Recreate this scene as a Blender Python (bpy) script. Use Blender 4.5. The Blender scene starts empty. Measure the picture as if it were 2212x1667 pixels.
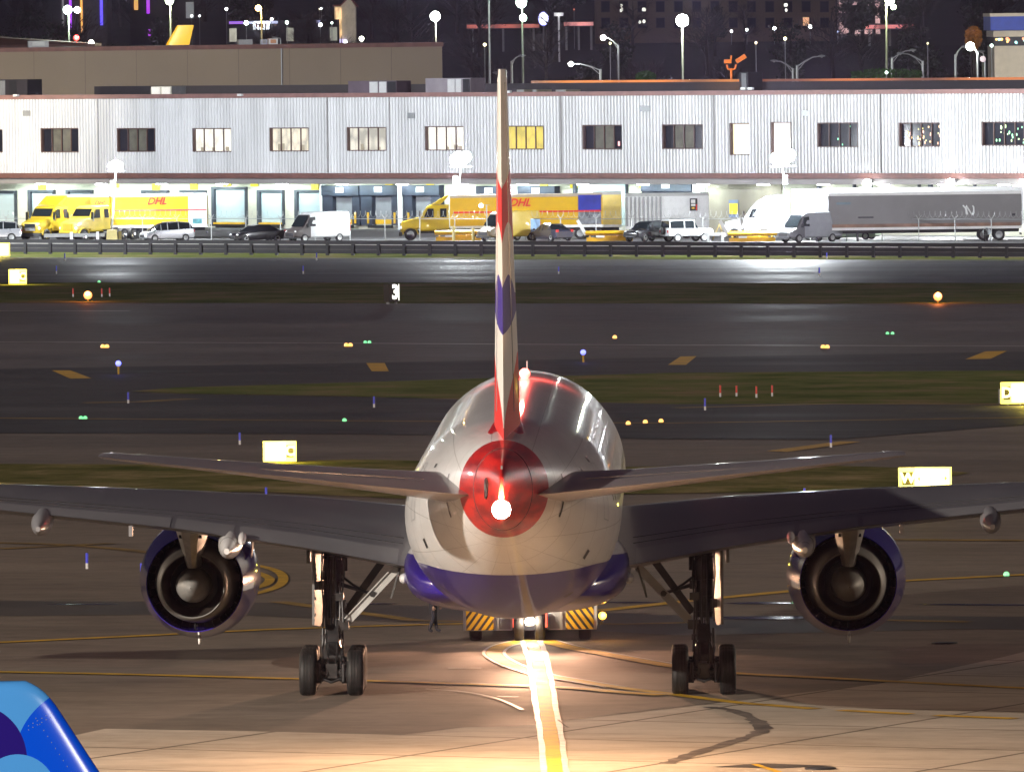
import bpy, bmesh, math, random
from mathutils import Vector, Matrix
random.seed(7)
R = math.radians
sc = bpy.context.scene
COL = sc.collection

# ------------------------------------------------------------------ camera
# photo grid used for measuring: 2212 x 1667 ; long lens seen from a terminal roof 20 m up
PW, PH, FOC, HZ = 2212.0, 1667.0, 23392.0, 33.0
CAMZ = 20.0
PITCH = math.atan((PH / 2 - HZ) / FOC)
ROLL = R(-0.71)
cam_d = bpy.data.cameras.new('camera')
cam = bpy.data.objects.new('camera', cam_d)
COL.objects.link(cam)
cam_d.sensor_width = 36.0
cam_d.lens = 36.0 * FOC / PW
cam_d.clip_start = 1.0
cam_d.clip_end = 9000.0
CM = Matrix.Rotation(math.pi / 2 - PITCH, 3, 'X') @ Matrix.Rotation(ROLL, 3, 'Z')
cam.matrix_world = Matrix.Translation((0, 0, CAMZ)) @ CM.to_4x4()
sc.camera = cam

def ray(px, py):
    d = CM @ Vector(((px - PW / 2) / FOC, -(py - PH / 2) / FOC, -1.0))
    return d / d.y

def at(px, py, Y):
    d = ray(px, py)
    return Vector((0, 0, CAMZ)) + d * Y

SLOPE = -0.008          # the airfield drains gently towards the right
def gz(x): return SLOPE * x
def gp(px, py, dz=0.0):
    d = ray(px, py)      # (x,1,z): CAMZ + z*Y = SLOPE*x*Y + dz
    Y = (CAMZ - dz) / (SLOPE * d.x - d.z)
    return Vector((d.x * Y, Y, CAMZ + d.z * Y))
LOT0, LOTS = 0.85, -0.006
def lz(x): return LOT0 + LOTS * x
def lp(px, py):
    d = ray(px, py)
    Y = (CAMZ - LOT0) / (LOTS * d.x - d.z)
    return Vector((d.x * Y, Y, CAMZ + d.z * Y))

# ------------------------------------------------------------------ materials
MATS = {}
def nodes(name):
    m = bpy.data.materials.new(name)
    m.use_nodes = True
    nt = m.node_tree
    b = nt.nodes['Principled BSDF']
    return m, nt, b
def setc(sock, c):
    sock.default_value = (c[0], c[1], c[2], 1.0)
def mat(name, col, rough=0.5, metal=0.0, var=0.12, scale=1.5, spec=0.5, coat=0.0, bump=0.0, stretch=(1, 1, 1), coords='Object'):
    """paint / metal / stone with a procedural unevenness of colour and gloss"""
    if name in MATS: return MATS[name]
    m, nt, b = nodes(name)
    N, L = nt.nodes, nt.links
    tc = N.new('ShaderNodeTexCoord')
    mp = N.new('ShaderNodeMapping'); mp.inputs['Scale'].default_value = stretch
    nz = N.new('ShaderNodeTexNoise'); nz.inputs['Scale'].default_value = scale; nz.inputs['Detail'].default_value = 5
    L.new(tc.outputs[coords], mp.inputs['Vector']); L.new(mp.outputs['Vector'], nz.inputs['Vector'])
    cr = N.new('ShaderNodeValToRGB')
    cr.color_ramp.elements[0].position = 0.3; cr.color_ramp.elements[1].position = 0.7
    cr.color_ramp.elements[0].color = tuple(max(0, c * (1 - var)) for c in col[:3]) + (1,)
    cr.color_ramp.elements[1].color = tuple(min(1, c * (1 + var)) for c in col[:3]) + (1,)
    L.new(nz.outputs['Fac'], cr.inputs['Fac']); L.new(cr.outputs['Color'], b.inputs['Base Color'])
    mr = N.new('ShaderNodeMapRange')
    mr.inputs['To Min'].default_value = max(0.02, rough * 0.85); mr.inputs['To Max'].default_value = min(1, rough * 1.15)
    L.new(nz.outputs['Fac'], mr.inputs['Value']); L.new(mr.outputs['Result'], b.inputs['Roughness'])
    b.inputs['Metallic'].default_value = metal
    b.inputs['Specular IOR Level'].default_value = spec
    b.inputs['Coat Weight'].default_value = coat
    b.inputs['Coat Roughness'].default_value = 0.06
    if bump:
        bp = N.new('ShaderNodeBump'); bp.inputs['Strength'].default_value = bump; bp.inputs['Distance'].default_value = 0.03
        L.new(nz.outputs['Fac'], bp.inputs['Height']); L.new(bp.outputs['Normal'], b.inputs['Normal'])
    MATS[name] = m
    return m
def lamp(name, col, strength, base=(0.8, 0.8, 0.8), sample=True):
    if name in MATS: return MATS[name]
    m, nt, b = nodes(name)
    setc(b.inputs['Base Color'], base)
    setc(b.inputs['Emission Color'], col)
    b.inputs['Emission Strength'].default_value = strength
    b.inputs['Roughness'].default_value = 0.4
    if not sample: m.cycles.emission_sampling = 'NONE'
    MATS[name] = m
    return m

# ------------------------------------------------------------------ mesh builder
class MB:
    def __init__(s): s.v, s.f, s.mi, s.cur = [], [], [], 0
    def add(s, vs, fs):
        o = len(s.v); s.v += [Vector(v) for v in vs]
        for f in fs: s.f.append([o + i for i in f]); s.mi.append(s.cur)
        return s
    def box(s, lo, hi, M=None):
        x0, y0, z0 = lo; x1, y1, z1 = hi
        vs = [Vector(p) for p in ((x0, y0, z0), (x1, y0, z0), (x1, y1, z0), (x0, y1, z0), (x0, y0, z1), (x1, y0, z1), (x1, y1, z1), (x0, y1, z1))]
        if M is not None: vs = [M @ v for v in vs]
        return s.add(vs, [(0, 3, 2, 1), (4, 5, 6, 7), (0, 1, 5, 4), (1, 2, 6, 5), (2, 3, 7, 6), (3, 0, 4, 7)])
    def bar(s, a, b, w, h, up=(0, 0, 1)):
        a, b = Vector(a), Vector(b); d = (b - a).normalized(); up = Vector(up)
        sx = d.cross(up)
        if sx.length < 1e-4: sx = d.cross(Vector((0, 1, 0)))
        sx.normalize(); sy = sx.cross(d)
        vs = []
        for p in (a, b):
            for i, j in ((-1, -1), (1, -1), (1, 1), (-1, 1)): vs.append(p + sx * (i * w / 2) + sy * (j * h / 2))
        return s.add(vs, [(3, 2, 1, 0), (4, 5, 6, 7), (0, 1, 5, 4), (1, 2, 6, 5), (2, 3, 7, 6), (3, 0, 4, 7)])
    def tube(s, pts, r, n=8, cap=True):
        pts = [Vector(p) for p in pts]
        rs = r if isinstance(r, (list, tuple)) else [r] * len(pts)
        rings = []
        px = None
        for i, p in enumerate(pts):
            d = (pts[min(i + 1, len(pts) - 1)] - pts[max(i - 1, 0)]).normalized()
            if px is None:
                px = d.orthogonal().normalized()
            else:
                px = (px - d * px.dot(d)).normalized()
            py = d.cross(px)
            rings.append([p + (px * math.cos(2 * math.pi * k / n) + py * math.sin(2 * math.pi * k / n)) * rs[i] for k in range(n)])
        return s.loft(rings, cap)
    def loft(s, rings, cap=True, closed=True):
        n = len(rings[0]); o = []
        vs = [p for r in rings for p in r]
        fs = []
        for i in range(len(rings) - 1):
            for k in range(n if closed else n - 1):
                a, b = i * n + k, i * n + (k + 1) % n
                fs.append((a, b, b + n, a + n))
        if cap and closed:
            fs.append(tuple(range(n))[::-1]); fs.append(tuple((len(rings) - 1) * n + k for k in range(n)))
        return s.add(vs, fs)
    def lathe(s, prof, axis='z', c=(0, 0, 0), n=24, cap=False):
        """prof: list of (r, h) ; h along the axis"""
        c = Vector(c); rings = []
        for r, h in prof:
            ring = []
            for k in range(n):
                a = 2 * math.pi * k / n; u, w = r * math.cos(a), r * math.sin(a)
                ring.append(c + Vector({'z': (u, w, h), 'y': (u, h, w), 'x': (h, u, w)}[axis]))
            rings.append(ring)
        return s.loft(rings, cap)
    def prism(s, poly, lo, hi, axis='y'):
        """poly in the plane across the axis: for y (x,z); for x (y,z); for z (x,y)"""
        def P(p, h): return {'y': (p[0], h, p[1]), 'x': (h, p[0], p[1]), 'z': (p[0], p[1], h)}[axis]
        n = len(poly)
        vs = [P(p, lo) for p in poly] + [P(p, hi) for p in poly]
        fs = [tuple(range(n)), tuple(range(2 * n - 1, n - 1, -1))] + [(i, i + n, (i + 1) % n + n, (i + 1) % n) for i in range(n)]
        return s.add(vs, fs)
    def ball(s, c, r, n=12, m=8, sq=(1, 1, 1)):
        c = Vector(c); rings = []
        for i in range(m + 1):
            t = math.pi * i / m; rr = max(0.002, math.sin(t)) * r
            rings.append([c + Vector((rr * math.cos(2 * math.pi * k / n) * sq[0], rr * math.sin(2 * math.pi * k / n) * sq[1], -math.cos(t) * r * sq[2])) for k in range(n)])
        return s.loft(rings)
    def xf(s, M):
        s.v = [M @ v for v in s.v]; return s
    def build(s, name, m, parent=None, smooth=False, loc=None, rot=None, recalc=True, angle=35):
        me = bpy.data.meshes.new(name)
        me.from_pydata([tuple(v) for v in s.v], [], s.f)
        ms = m if isinstance(m, (list, tuple)) else [m]
        for q in ms: me.materials.append(q)
        for i, p in enumerate(me.polygons): p.material_index = s.mi[i]
        if recalc:
            bm = bmesh.new(); bm.from_mesh(me)
            bmesh.ops.recalc_face_normals(bm, faces=bm.faces)
            bm.to_mesh(me); bm.free()
        if smooth:
            for p in me.polygons: p.use_smooth = True
            me.set_sharp_from_angle(angle=R(angle))
        me.update()
        o = bpy.data.objects.new(name, me); COL.objects.link(o)
        if parent is not None: o.parent = parent
        if loc is not None: o.location = loc
        if rot is not None: o.rotation_euler = rot
        return o

def tag(o, label, cat, group=None):
    o['label'] = label; o['category'] = cat
    if group: o['group'] = group
    return o
def thing(name, label, cat, loc=(0, 0, 0), rz=0.0, group=None, rot=None):
    o = bpy.data.objects.new(name, None); COL.objects.link(o)
    o.empty_display_size = 0.3
    o.location = loc; o.rotation_euler = rot if rot else (0, 0, rz)
    return tag(o, label, cat, group)
def struct(o): o['kind'] = 'structure'; return o
def stuff(o): o['kind'] = 'stuff'; return o
def kids(o): return [c for c in COL.objects if c.parent is o]
def dup(root, loc, rz=None, label=None, scale=None):
    def cp(o, par):
        c = o.copy(); COL.objects.link(c)
        if par is not None: c.parent = par
        return c
    r = cp(root, None); r.location = loc
    if rz is not None: r.rotation_euler = (0, 0, rz)
    if label: r['label'] = label
    if scale: r.scale = scale
    for ch in root.children:
        c = cp(ch, r)
        for g in ch.children: cp(g, c)
    return r
def light(name, kind, loc, power, col, target=None, parent=None, **kw):
    d = bpy.data.lights.new(name, kind); d.energy = power; d.color = col
    for k, v in kw.items(): setattr(d, k, v)
    o = bpy.data.objects.new(name, d); COL.objects.link(o); o.location = loc
    if target is not None:
        o.rotation_euler = (Vector(target) - Vector(loc)).to_track_quat('-Z', 'Y').to_euler()
    if parent is not None: o.parent = parent
    return o
_txt = {}
def text_mesh(body, size=1.0, shear=0.0, bold=0.0):
    key = (body, size, shear, bold)
    if key in _txt: return _txt[key]
    c = bpy.data.curves.new('lettering', 'FONT'); c.body = body; c.size = size; c.shear = shear
    c.align_x = 'CENTER'; c.align_y = 'CENTER'; c.offset = bold; c.resolution_u = 3
    o = bpy.data.objects.new('lettering', c); COL.objects.link(o)
    dg = bpy.context.evaluated_depsgraph_get()
    me = o.evaluated_get(dg).to_mesh()
    vs = [v.co.copy() for v in me.vertices]; fs = [tuple(p.vertices) for p in me.polygons]
    bpy.data.objects.remove(o); bpy.data.curves.remove(c)
    _txt[key] = (vs, fs); return _txt[key]
def add_text(mb, body, M, size=1.0, shear=0.0, bold=0.0):
    vs, fs = text_mesh(body, size, shear, bold)
    mb.add([M @ v for v in vs], fs); return mb
XZ = Matrix.Rotation(math.pi / 2, 4, 'X')      # stands lettering upright, readable from -y

# ------------------------------------------------------------------ shared materials
def M_(): pass
WHITE = mat('white_paint', (0.78, 0.78, 0.78), 0.35, var=0.06)
GREYM = mat('grey_metal', (0.32, 0.33, 0.34), 0.45, 0.3)
GALV = mat('galvanised_steel', (0.42, 0.43, 0.43), 0.45, 0.5)
DARKM = mat('dark_metal', (0.04, 0.04, 0.045), 0.45, 0.4)
BLACK = mat('black_plastic', (0.015, 0.015, 0.016), 0.5)
RUB = mat('rubber', (0.014, 0.013, 0.013), 0.62, var=0.25, scale=6)
YELP = mat('yellow_paint', (0.72, 0.42, 0.02), 0.45, var=0.1)
DHLY = mat('courier_yellow', (0.47, 0.32, 0.014), 0.35, var=0.06, coat=0.3)
DHLR = mat('courier_red', (0.62, 0.02, 0.02), 0.4)
GLASS = mat('vehicle_glass', (0.012, 0.016, 0.018), 0.08, spec=0.6)
CHROME = mat('chrome', (0.75, 0.75, 0.77), 0.12, 1.0, var=0.04)
CONC = mat('concrete', (0.36, 0.34, 0.31), 0.85, var=0.2, scale=0.8, bump=0.2)
BROWNTRIM = mat('brown_trim', (0.17, 0.075, 0.06), 0.6, var=0.2)
# ================================================================== GROUND
def pavement(name, c1, c2, rough=(0.38, 0.6), scale=0.05, spec=0.3, fine=1.2, bump=0.25, joint=0.0):
    m, nt, b = nodes(name)
    N, L = nt.nodes, nt.links
    tc = N.new('ShaderNodeTexCoord')
    n1 = N.new('ShaderNodeTexNoise'); n1.inputs['Scale'].default_value = scale; n1.inputs['Detail'].default_value = 7; n1.inputs['Roughness'].default_value = 0.62
    n2 = N.new('ShaderNodeTexNoise'); n2.inputs['Scale'].default_value = fine; n2.inputs['Detail'].default_value = 4
    mp = N.new('ShaderNodeMapping'); mp.inputs['Rotation'].default_value = (0, 0, R(35)); mp.inputs['Scale'].default_value = (0.25, 1, 1)
    L.new(tc.outputs['Object'], mp.inputs['Vector'])
    L.new(mp.outputs['Vector'], n1.inputs['Vector']); L.new(tc.outputs['Object'], n2.inputs['Vector'])
    mx = N.new('ShaderNodeMath'); mx.operation = 'MULTIPLY_ADD'; mx.inputs[1].default_value = 0.35; 
    L.new(n2.outputs['Fac'], mx.inputs[0]); L.new(n1.outputs['Fac'], mx.inputs[2])
    cr = N.new('ShaderNodeValToRGB')
    cr.color_ramp.elements[0].position = 0.48; cr.color_ramp.elements[1].position = 0.88
    cr.color_ramp.elements[0].color = (*c1, 1); cr.color_ramp.elements[1].color = (*c2, 1)
    L.new(mx.outputs[0], cr.inputs['Fac'])
    last = cr.outputs['Color']
    # stains, scuffs and worn patches at a metre or so
    n4 = N.new('ShaderNodeTexNoise'); n4.inputs['Scale'].default_value = 0.55; n4.inputs['Detail'].default_value = 9; n4.inputs['Roughness'].default_value = 0.75
    mp4 = N.new('ShaderNodeMapping'); mp4.inputs['Rotation'].default_value = (0, 0, R(-12)); mp4.inputs['Scale'].default_value = (0.35, 1, 1)
    L.new(tc.outputs['Object'], mp4.inputs['Vector']); L.new(mp4.outputs['Vector'], n4.inputs['Vector'])
    cr4 = N.new('ShaderNodeValToRGB'); cr4.color_ramp.elements[0].position = 0.34; cr4.color_ramp.elements[0].color = (0.74, 0.72, 0.70, 1)
    cr4.color_ramp.elements[1].position = 0.52; cr4.color_ramp.elements[1].color = (1, 1, 1, 1)
    q4 = cr4.color_ramp.elements.new(0.74); q4.color = (1.12, 1.11, 1.09, 1)
    L.new(n4.outputs['Fac'], cr4.inputs['Fac'])
    m4 = N.new('ShaderNodeMixRGB'); m4.blend_type = 'MULTIPLY'; m4.inputs['Fac'].default_value = 1
    L.new(last, m4.inputs['Color1']); L.new(cr4.outputs['Color'], m4.inputs['Color2']); last = m4.outputs['Color']
    if joint:
        br = N.new('ShaderNodeTexBrick'); br.offset = 0.0
        br.inputs['Scale'].default_value = 1.0 / joint; br.inputs['Mortar Size'].default_value = 0.012
        br.inputs['Brick Width'].default_value = 1.0; br.inputs['Row Height'].default_value = 1.0
        br.inputs['Color1'].default_value = br.inputs['Color2'].default_value = (1, 1, 1, 1)
        br.inputs['Mortar'].default_value = (0.35, 0.33, 0.3, 1)
        mp2 = N.new('ShaderNodeMapping'); mp2.inputs['Rotation'].default_value = (0, 0, R(24))
        L.new(tc.outputs['Object'], mp2.inputs['Vector']); L.new(mp2.outputs['Vector'], br.inputs['Vector'])
        mu = N.new('ShaderNodeMixRGB'); mu.blend_type = 'MULTIPLY'; mu.inputs['Fac'].default_value = 1
        L.new(last, mu.inputs['Color1']); L.new(br.outputs['Color'], mu.inputs['Color2']); last = mu.outputs['Color']
    L.new(last, b.inputs['Base Color'])
    mr = N.new('ShaderNodeMapRange'); mr.inputs['From Min'].default_value = 0.35; mr.inputs['From Max'].default_value = 0.65
    mr.inputs['To Min'].default_value = rough[0]; mr.inputs['To Max'].default_value = rough[1]
    L.new(n1.outputs['Fac'], mr.inputs['Value']); L.new(mr.outputs['Result'], b.inputs['Roughness'])
    b.inputs['Specular IOR Level'].default_value = spec
    bp = N.new('ShaderNodeBump'); bp.inputs['Strength'].default_value = bump; bp.inputs['Distance'].default_value = 0.02
    n3 = N.new('ShaderNodeTexNoise'); n3.inputs['Scale'].default_value = 9; n3.inputs['Detail'].default_value = 3
    L.new(tc.outputs['Object'], n3.inputs['Vector'])
    L.new(n3.outputs['Fac'], bp.inputs['Height']); L.new(bp.outputs['Normal'], b.inputs['Normal'])
    return m
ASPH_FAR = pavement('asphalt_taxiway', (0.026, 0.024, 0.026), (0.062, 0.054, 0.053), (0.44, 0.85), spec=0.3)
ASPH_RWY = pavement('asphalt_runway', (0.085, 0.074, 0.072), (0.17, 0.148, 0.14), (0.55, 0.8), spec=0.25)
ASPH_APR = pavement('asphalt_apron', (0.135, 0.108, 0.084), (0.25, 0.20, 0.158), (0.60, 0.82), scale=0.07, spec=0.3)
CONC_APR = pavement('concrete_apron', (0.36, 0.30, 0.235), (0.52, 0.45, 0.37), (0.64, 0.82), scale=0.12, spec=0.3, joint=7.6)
LOTM = pavement('asphalt_car_park', (0.10, 0.10, 0.10), (0.2, 0.2, 0.2), (0.5, 0.7), scale=0.3)
def grass_mat(name, a, b_, c):
    m, nt, b = nodes(name); N, L = nt.nodes, nt.links
    tc = N.new('ShaderNodeTexCoord')
    n1 = N.new('ShaderNodeTexNoise'); n1.inputs['Scale'].default_value = 0.16; n1.inputs['Detail'].default_value = 8; n1.inputs['Roughness'].default_value = 0.7
    L.new(tc.outputs['Object'], n1.inputs['Vector'])
    cr = N.new('ShaderNodeValToRGB'); e = cr.color_ramp.elements
    e[0].position = 0.36; e[0].color = (*a, 1); e[1].position = 0.66; e[1].color = (*c, 1)
    q = e.new(0.5); q.color = (*b_, 1)
    L.new(n1.outputs['Fac'], cr.inputs['Fac']); L.new(cr.outputs['Color'], b.inputs['Base Color'])
    b.inputs['Roughness'].default_value = 1.0; b.inputs['Specular IOR Level'].default_value = 0.0
    return m
GRASS = grass_mat('grass_green', (0.085, 0.115, 0.028), (0.16, 0.18, 0.055), (0.28, 0.20, 0.11))
GRASS_DRY = grass_mat('grass_dry', (0.075, 0.10, 0.026), (0.20, 0.185, 0.07), (0.42, 0.33, 0.18))

def sheet(name, pts, m, h, kind='structure', sub=0):
    """flat sheet on the airfield through ground points, each h above the bed"""
    mb = MB()
    vs = [(p.x, p.y, gz(p.x) + h) for p in pts]
    mb.add(vs, [tuple(range(len(vs)))])
    o = mb.build(name, m); o['kind'] = kind
    bm = bmesh.new(); bm.from_mesh(o.data)
    bmesh.ops.triangulate(bm, faces=bm.faces)
    for f in bm.faces:
        if f.normal.z < 0: f.normal_flip()
    bm.to_mesh(o.data); bm.free()
    return o
def edge(yl, yr, ext=140):
    a, b = gp(0, yl), gp(PW, yr); d = (b - a).normalized()
    return a - d * ext, b + d * ext
def band(name, top, bot, m, h, kind='structure'):
    a, b = edge(*top); c, d = edge(*bot)
    return sheet(name, [c, d, b, a], m, h, kind)

big = MB()
big.add([(-2500, -300, gz(-2500) - 0.02), (2500, -300, gz(2500) - 0.02), (2500, 5000, gz(2500) - 0.02), (-2500, 5000, gz(-2500) - 0.02)], [(0, 1, 2, 3)])
struct(big.build('ground', GRASS))
# the paved airfield, from the stands to beyond the far taxiway
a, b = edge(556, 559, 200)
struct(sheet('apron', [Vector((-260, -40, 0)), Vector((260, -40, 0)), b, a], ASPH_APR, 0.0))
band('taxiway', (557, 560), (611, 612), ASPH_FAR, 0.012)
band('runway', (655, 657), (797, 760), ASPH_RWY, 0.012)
P = lambda *l: [gp(*q) for q in l]
sheet('runway_shoulder', P((-900, 812), (0, 797), (PW, 760), (3000, 748), (3000, 806), (PW, 806), (1452, 812), (760, 832), (290, 850), (0, 846), (-900, 846)), ASPH_FAR, 0.02)
sheet('taxiway', P((-900, 838), (0, 845), (400, 852), (760, 858), (1452, 874), (PW, 872), (3000, 868), (3000, 925), (PW, 918), (1800, 950), (1400, 948), (760, 938), (0, 936), (-900, 935)), ASPH_FAR, 0.024)
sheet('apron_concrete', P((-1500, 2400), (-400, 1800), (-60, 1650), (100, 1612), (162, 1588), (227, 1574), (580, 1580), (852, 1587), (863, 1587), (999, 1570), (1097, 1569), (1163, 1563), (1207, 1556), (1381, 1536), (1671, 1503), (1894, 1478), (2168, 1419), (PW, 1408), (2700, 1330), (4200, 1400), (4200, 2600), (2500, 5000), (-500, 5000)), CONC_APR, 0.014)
sheet('apron_patch', P((-700, 1300), (0, 1297), (470, 1300), (900, 1307), (1480, 1330), (2000, 1330), (2700, 1338), (2700, 1362), (2100, 1358), (1480, 1372), (900, 1345), (480, 1326), (0, 1330), (-700, 1330)), mat('dark_patch', (0.075, 0.062, 0.052), 0.5, var=0.3, scale=0.2), 0.008)
# grass fields
def grass_field(name, pts, m, h=0.03):
    o = sheet(name, pts, m, h, 'stuff'); return o
a, b = edge(611, 612); c, d = edge(655, 657)
grass_field('grass', [c, d, b, a], GRASS)
grass_field('grass', P((283, 846), (380, 838), (760, 827), (1105, 816), (1452, 806), (PW, 801), (2900, 800), (2900, 868), (PW, 872), (1452, 874), (1105, 866), (760, 857), (400, 851)), GRASS)
grass_field('grass', P((-700, 1000), (560, 1005), (640, 997), (760, 993), (1106, 1000), (1350, 1009), (1700, 1004), (1990, 1012), (2095, 1022), (1950, 1050), (1750, 1062), (1350, 1068), (1106, 1080), (870, 1078), (560, 1063), (-700, 1060)), GRASS_DRY)
grass_field('grass', P((980, 559), (1500, 556), (PW, 558), (2900, 560), (2900, 562), (PW, 562), (1500, 561), (980, 561)), GRASS, 0.02)

# ------------------------------------------------------------------ painted lines
LINE_Y = mat('line_yellow', (0.58, 0.34, 0.012), 0.6, var=0.3, scale=1.2, spec=0.4)
LINE_W = mat('line_white', (0.50, 0.48, 0.45), 0.5, var=0.3, scale=1.6, spec=0.45)
LINE_DULL = mat('line_yellow_worn', (0.26, 0.155, 0.02), 0.6, var=0.4, scale=0.5)
LINE_EDGE = mat('line_white_worn', (0.28, 0.25, 0.23), 0.5, var=0.3, scale=0.5)
TYRE = mat('tyre_mark', (0.13, 0.105, 0.085), 0.6, var=0.6, scale=1.5)
def smooth_px(pts, n=6):
    out = []
    for i in range(len(pts) - 1):
        p0, p1, p2, p3 = pts[max(i - 1, 0)], pts[i], pts[i + 1], pts[min(i + 2, len(pts) - 1)]
        for k in range(n):
            t = k / n
            out.append(tuple(0.5 * (2 * p1[j] + (p2[j] - p0[j]) * t + (2 * p0[j] - 5 * p1[j] + 4 * p2[j] - p3[j]) * t * t + (3 * p1[j] - p0[j] - 3 * p2[j] + p3[j]) * t ** 3) for j in (0, 1)))
    return out + [pts[-1]]
def line(name, pts, width, m, h, sm=False, off=0.0, jit=0.0):
    if sm: pts = smooth_px(pts)
    g = [gp(*p) for p in pts]; mb = MB(); vs = []
    for i, p in enumerate(g):
        d = (g[min(i + 1, len(g) - 1)] - g[max(i - 1, 0)]); n = Vector((-d.y, d.x, 0)).normalized()
        for s in (-0.5, 0.5):
            q = p + n * (off + s * width + random.uniform(-jit, jit)); vs.append((q.x, q.y, gz(q.x) + h))
    mb.add(vs, [(2 * i, 2 * i + 2, 2 * i + 3, 2 * i + 1) for i in range(len(g) - 1)])
    o = mb.build(name, m); o['kind'] = 'structure'
    for pl in o.data.polygons:
        pass
    bm = bmesh.new(); bm.from_mesh(o.data)
    for f in bm.faces:
        if f.normal.z < 0: f.normal_flip()
    bm.to_mesh(o.data); bm.free()
    return o
ctr = [(1147, 1385), (1160, 1420), (1170, 1470), (1178, 1520), (1187, 1570), (1194, 1620), (1199, 1667), (1206, 1730)]
line('apron_line', ctr, 0.40, LINE_Y, 0.034, True)
line('apron_line_border', ctr, 0.16, LINE_W, 0.036, True, 0.29, 0.02)
line('apron_line_border', ctr, 0.16, LINE_W, 0.036, True, -0.29, 0.02)
curv = [(1133, 1384), (1085, 1396), (1067, 1410), (1078, 1423), (1112, 1440), (1160, 1455), (1190, 1462), (1240, 1470), (1330, 1485), (1450, 1500), (1600, 1519), (1660, 1523)]
line('apron_line', curv, 0.5, LINE_Y, 0.030, True)
line('apron_line_border', curv[:9], 0.10, LINE_W, 0.032, True, 0.32)
line('apron_line_border', curv[:9], 0.10, LINE_W, 0.032, True, -0.32)
rt = [(1176, 1384), (1225, 1398), (1330, 1418), (1455, 1440), (1590, 1455), (1800, 1466), (PW, 1487), (2500, 1500)]
line('apron_line', rt, 0.62, LINE_Y, 0.030, True)
line('apron_line_border', rt[:4], 0.09, LINE_W, 0.032, True, 0.40)
lf = [(-200, 1449), (0, 1452), (300, 1458), (640, 1467), (790, 1471), (1000, 1478), (1140, 1483), (1250, 1488), (1340, 1496), (1430, 1502)]
line('apron_line', lf, 0.62, LINE_Y, 0.030, True)
line('apron_line_border', lf[5:], 0.10, LINE_W, 0.032, True, 0.40)
line('apron_scratch', [(920, 1489), (1000, 1495), (1060, 1506), (1100, 1520), (1128, 1534)], 0.13, LINE_W, 0.030, True)
line('apron_scratch', [(968, 1444), (1040, 1444)], 0.3, LINE_W, 0.030)
line('apron_scratch', [(1075, 1505), (1120, 1506)], 0.2, LINE_W, 0.030)
for a, b in (((1640, 1522), (1762, 1532)), ((1815, 1535), (1966, 1543)), ((2020, 1546), (2192, 1553))):
    line('apron_dash', [a, b], 0.55, LINE_Y, 0.030)
line('taxi_line', [(-300, 1402), (0, 1388), (300, 1374), (560, 1361), (830, 1352), (1020, 1347)], 0.55, LINE_Y, 0.026)
line('taxi_line', [(1290, 1320), (1500, 1297), (1700, 1278), (1950, 1255), (PW, 1242), (2500, 1226)], 0.7, LINE_Y, 0.026)
line('taxi_line', [(600, 1300), (900, 1341), (1347, 1349), (1500, 1345)], 0.7, LINE_DULL, 0.026)
line('taxi_line', [(1905, 1340), (2095, 1344)], 0.7, LINE_DULL, 0.026)
line('taxi_line', [(-200, 1170), (0, 1173), (150, 1178), (310, 1192), (470, 1212)], 0.7, LINE_DULL, 0.026, True)
line('taxi_line', [(0, 1186), (120, 1180), (240, 1174)], 0.7, LINE_DULL, 0.026)
line('taxi_line', [(1560, 1168), (1900, 1166), (PW, 1168)], 1.1, LINE_DULL, 0.026)
line('taxi_line', [(500, 1218), (555, 1222), (598, 1234), (612, 1250), (598, 1268), (545, 1284), (470, 1292)], 0.36, LINE_Y, 0.026, True)
line('taxi_line', [(500, 1230), (550, 1236), (574, 1245), (583, 1253), (570, 1265), (530, 1276)], 0.36, LINE_Y, 0.026, True)
line('runway_line', [(-600, 736), (0, 739), (760, 742), (1452, 746), (PW, 748), (2800, 751)], 1.4, LINE_EDGE, 0.022)
line('runway_line', [(-300, 671), (0, 672), (280, 672)], 1.4, LINE_EDGE, 0.022)
line('taxi_line', [(-300, 902), (0, 904), (760, 910), (1452, 915), (PW, 903)], 1.1, LINE_DULL, 0.034)
line('taxi_line', [(180, 871), (300, 869), (420, 862)], 1.1, LINE_DULL, 0.034)
line('taxi_line', [(1460, 882), (1800, 873), (PW, 874)], 1.1, LINE_DULL, 0.034)
for q in ([(112, 801), (152, 801), (198, 818), (152, 819)], [(791, 785), (831, 785), (840, 803), (803, 803)], [(1470, 771), (1505, 770), (1482, 789), (1443, 789)], [(2128, 760), (2175, 759), (2140, 776), (2085, 777)]):
    sheet('shoulder_stripe', P(*q), mat('stripe_yellow', (0.60, 0.33, 0.01), 0.6, var=0.2, scale=0.5), 0.032)
sheet('taxiway_stripe', P((1655, 975), (1700, 977), (1860, 955), (1815, 954)), mat('stripe_yellow', (0.34, 0.21, 0.03), 0.6), 0.032)
line('tyre_mark', [(1535, 1527), (1590, 1537), (1630, 1555), (1648, 1574), (1632, 1586), (1590, 1600), (1500, 1628), (1440, 1650)], 0.42, TYRE, 0.022, True, 0, 0.10)
line('expansion_joint', [(863, 1588), (999, 1571), (1097, 1570), (1163, 1564), (1207, 1557), (1381, 1537), (1671, 1504)], 0.10, TYRE, 0.024, False, 0, 0.04)
line('expansion_joint', [(700, 1600), (1000, 1580), (1210, 1583), (1500, 1590), (1640, 1596)], 0.05, TYRE, 0.024, False, 0, 0.02)
line('expansion_joint', [(1205, 1556), (1212, 1562), (1222, 1570), (1228, 1573)], 0.06, TYRE, 0.038, False, 0, 0.02)
sheet('apron_patch', P((1540, 1657), (1640, 1649), (1800, 1654), (1690, 1660)), mat('dark_patch', (0.12, 0.1, 0.08), 0.5), 0.022)
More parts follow.
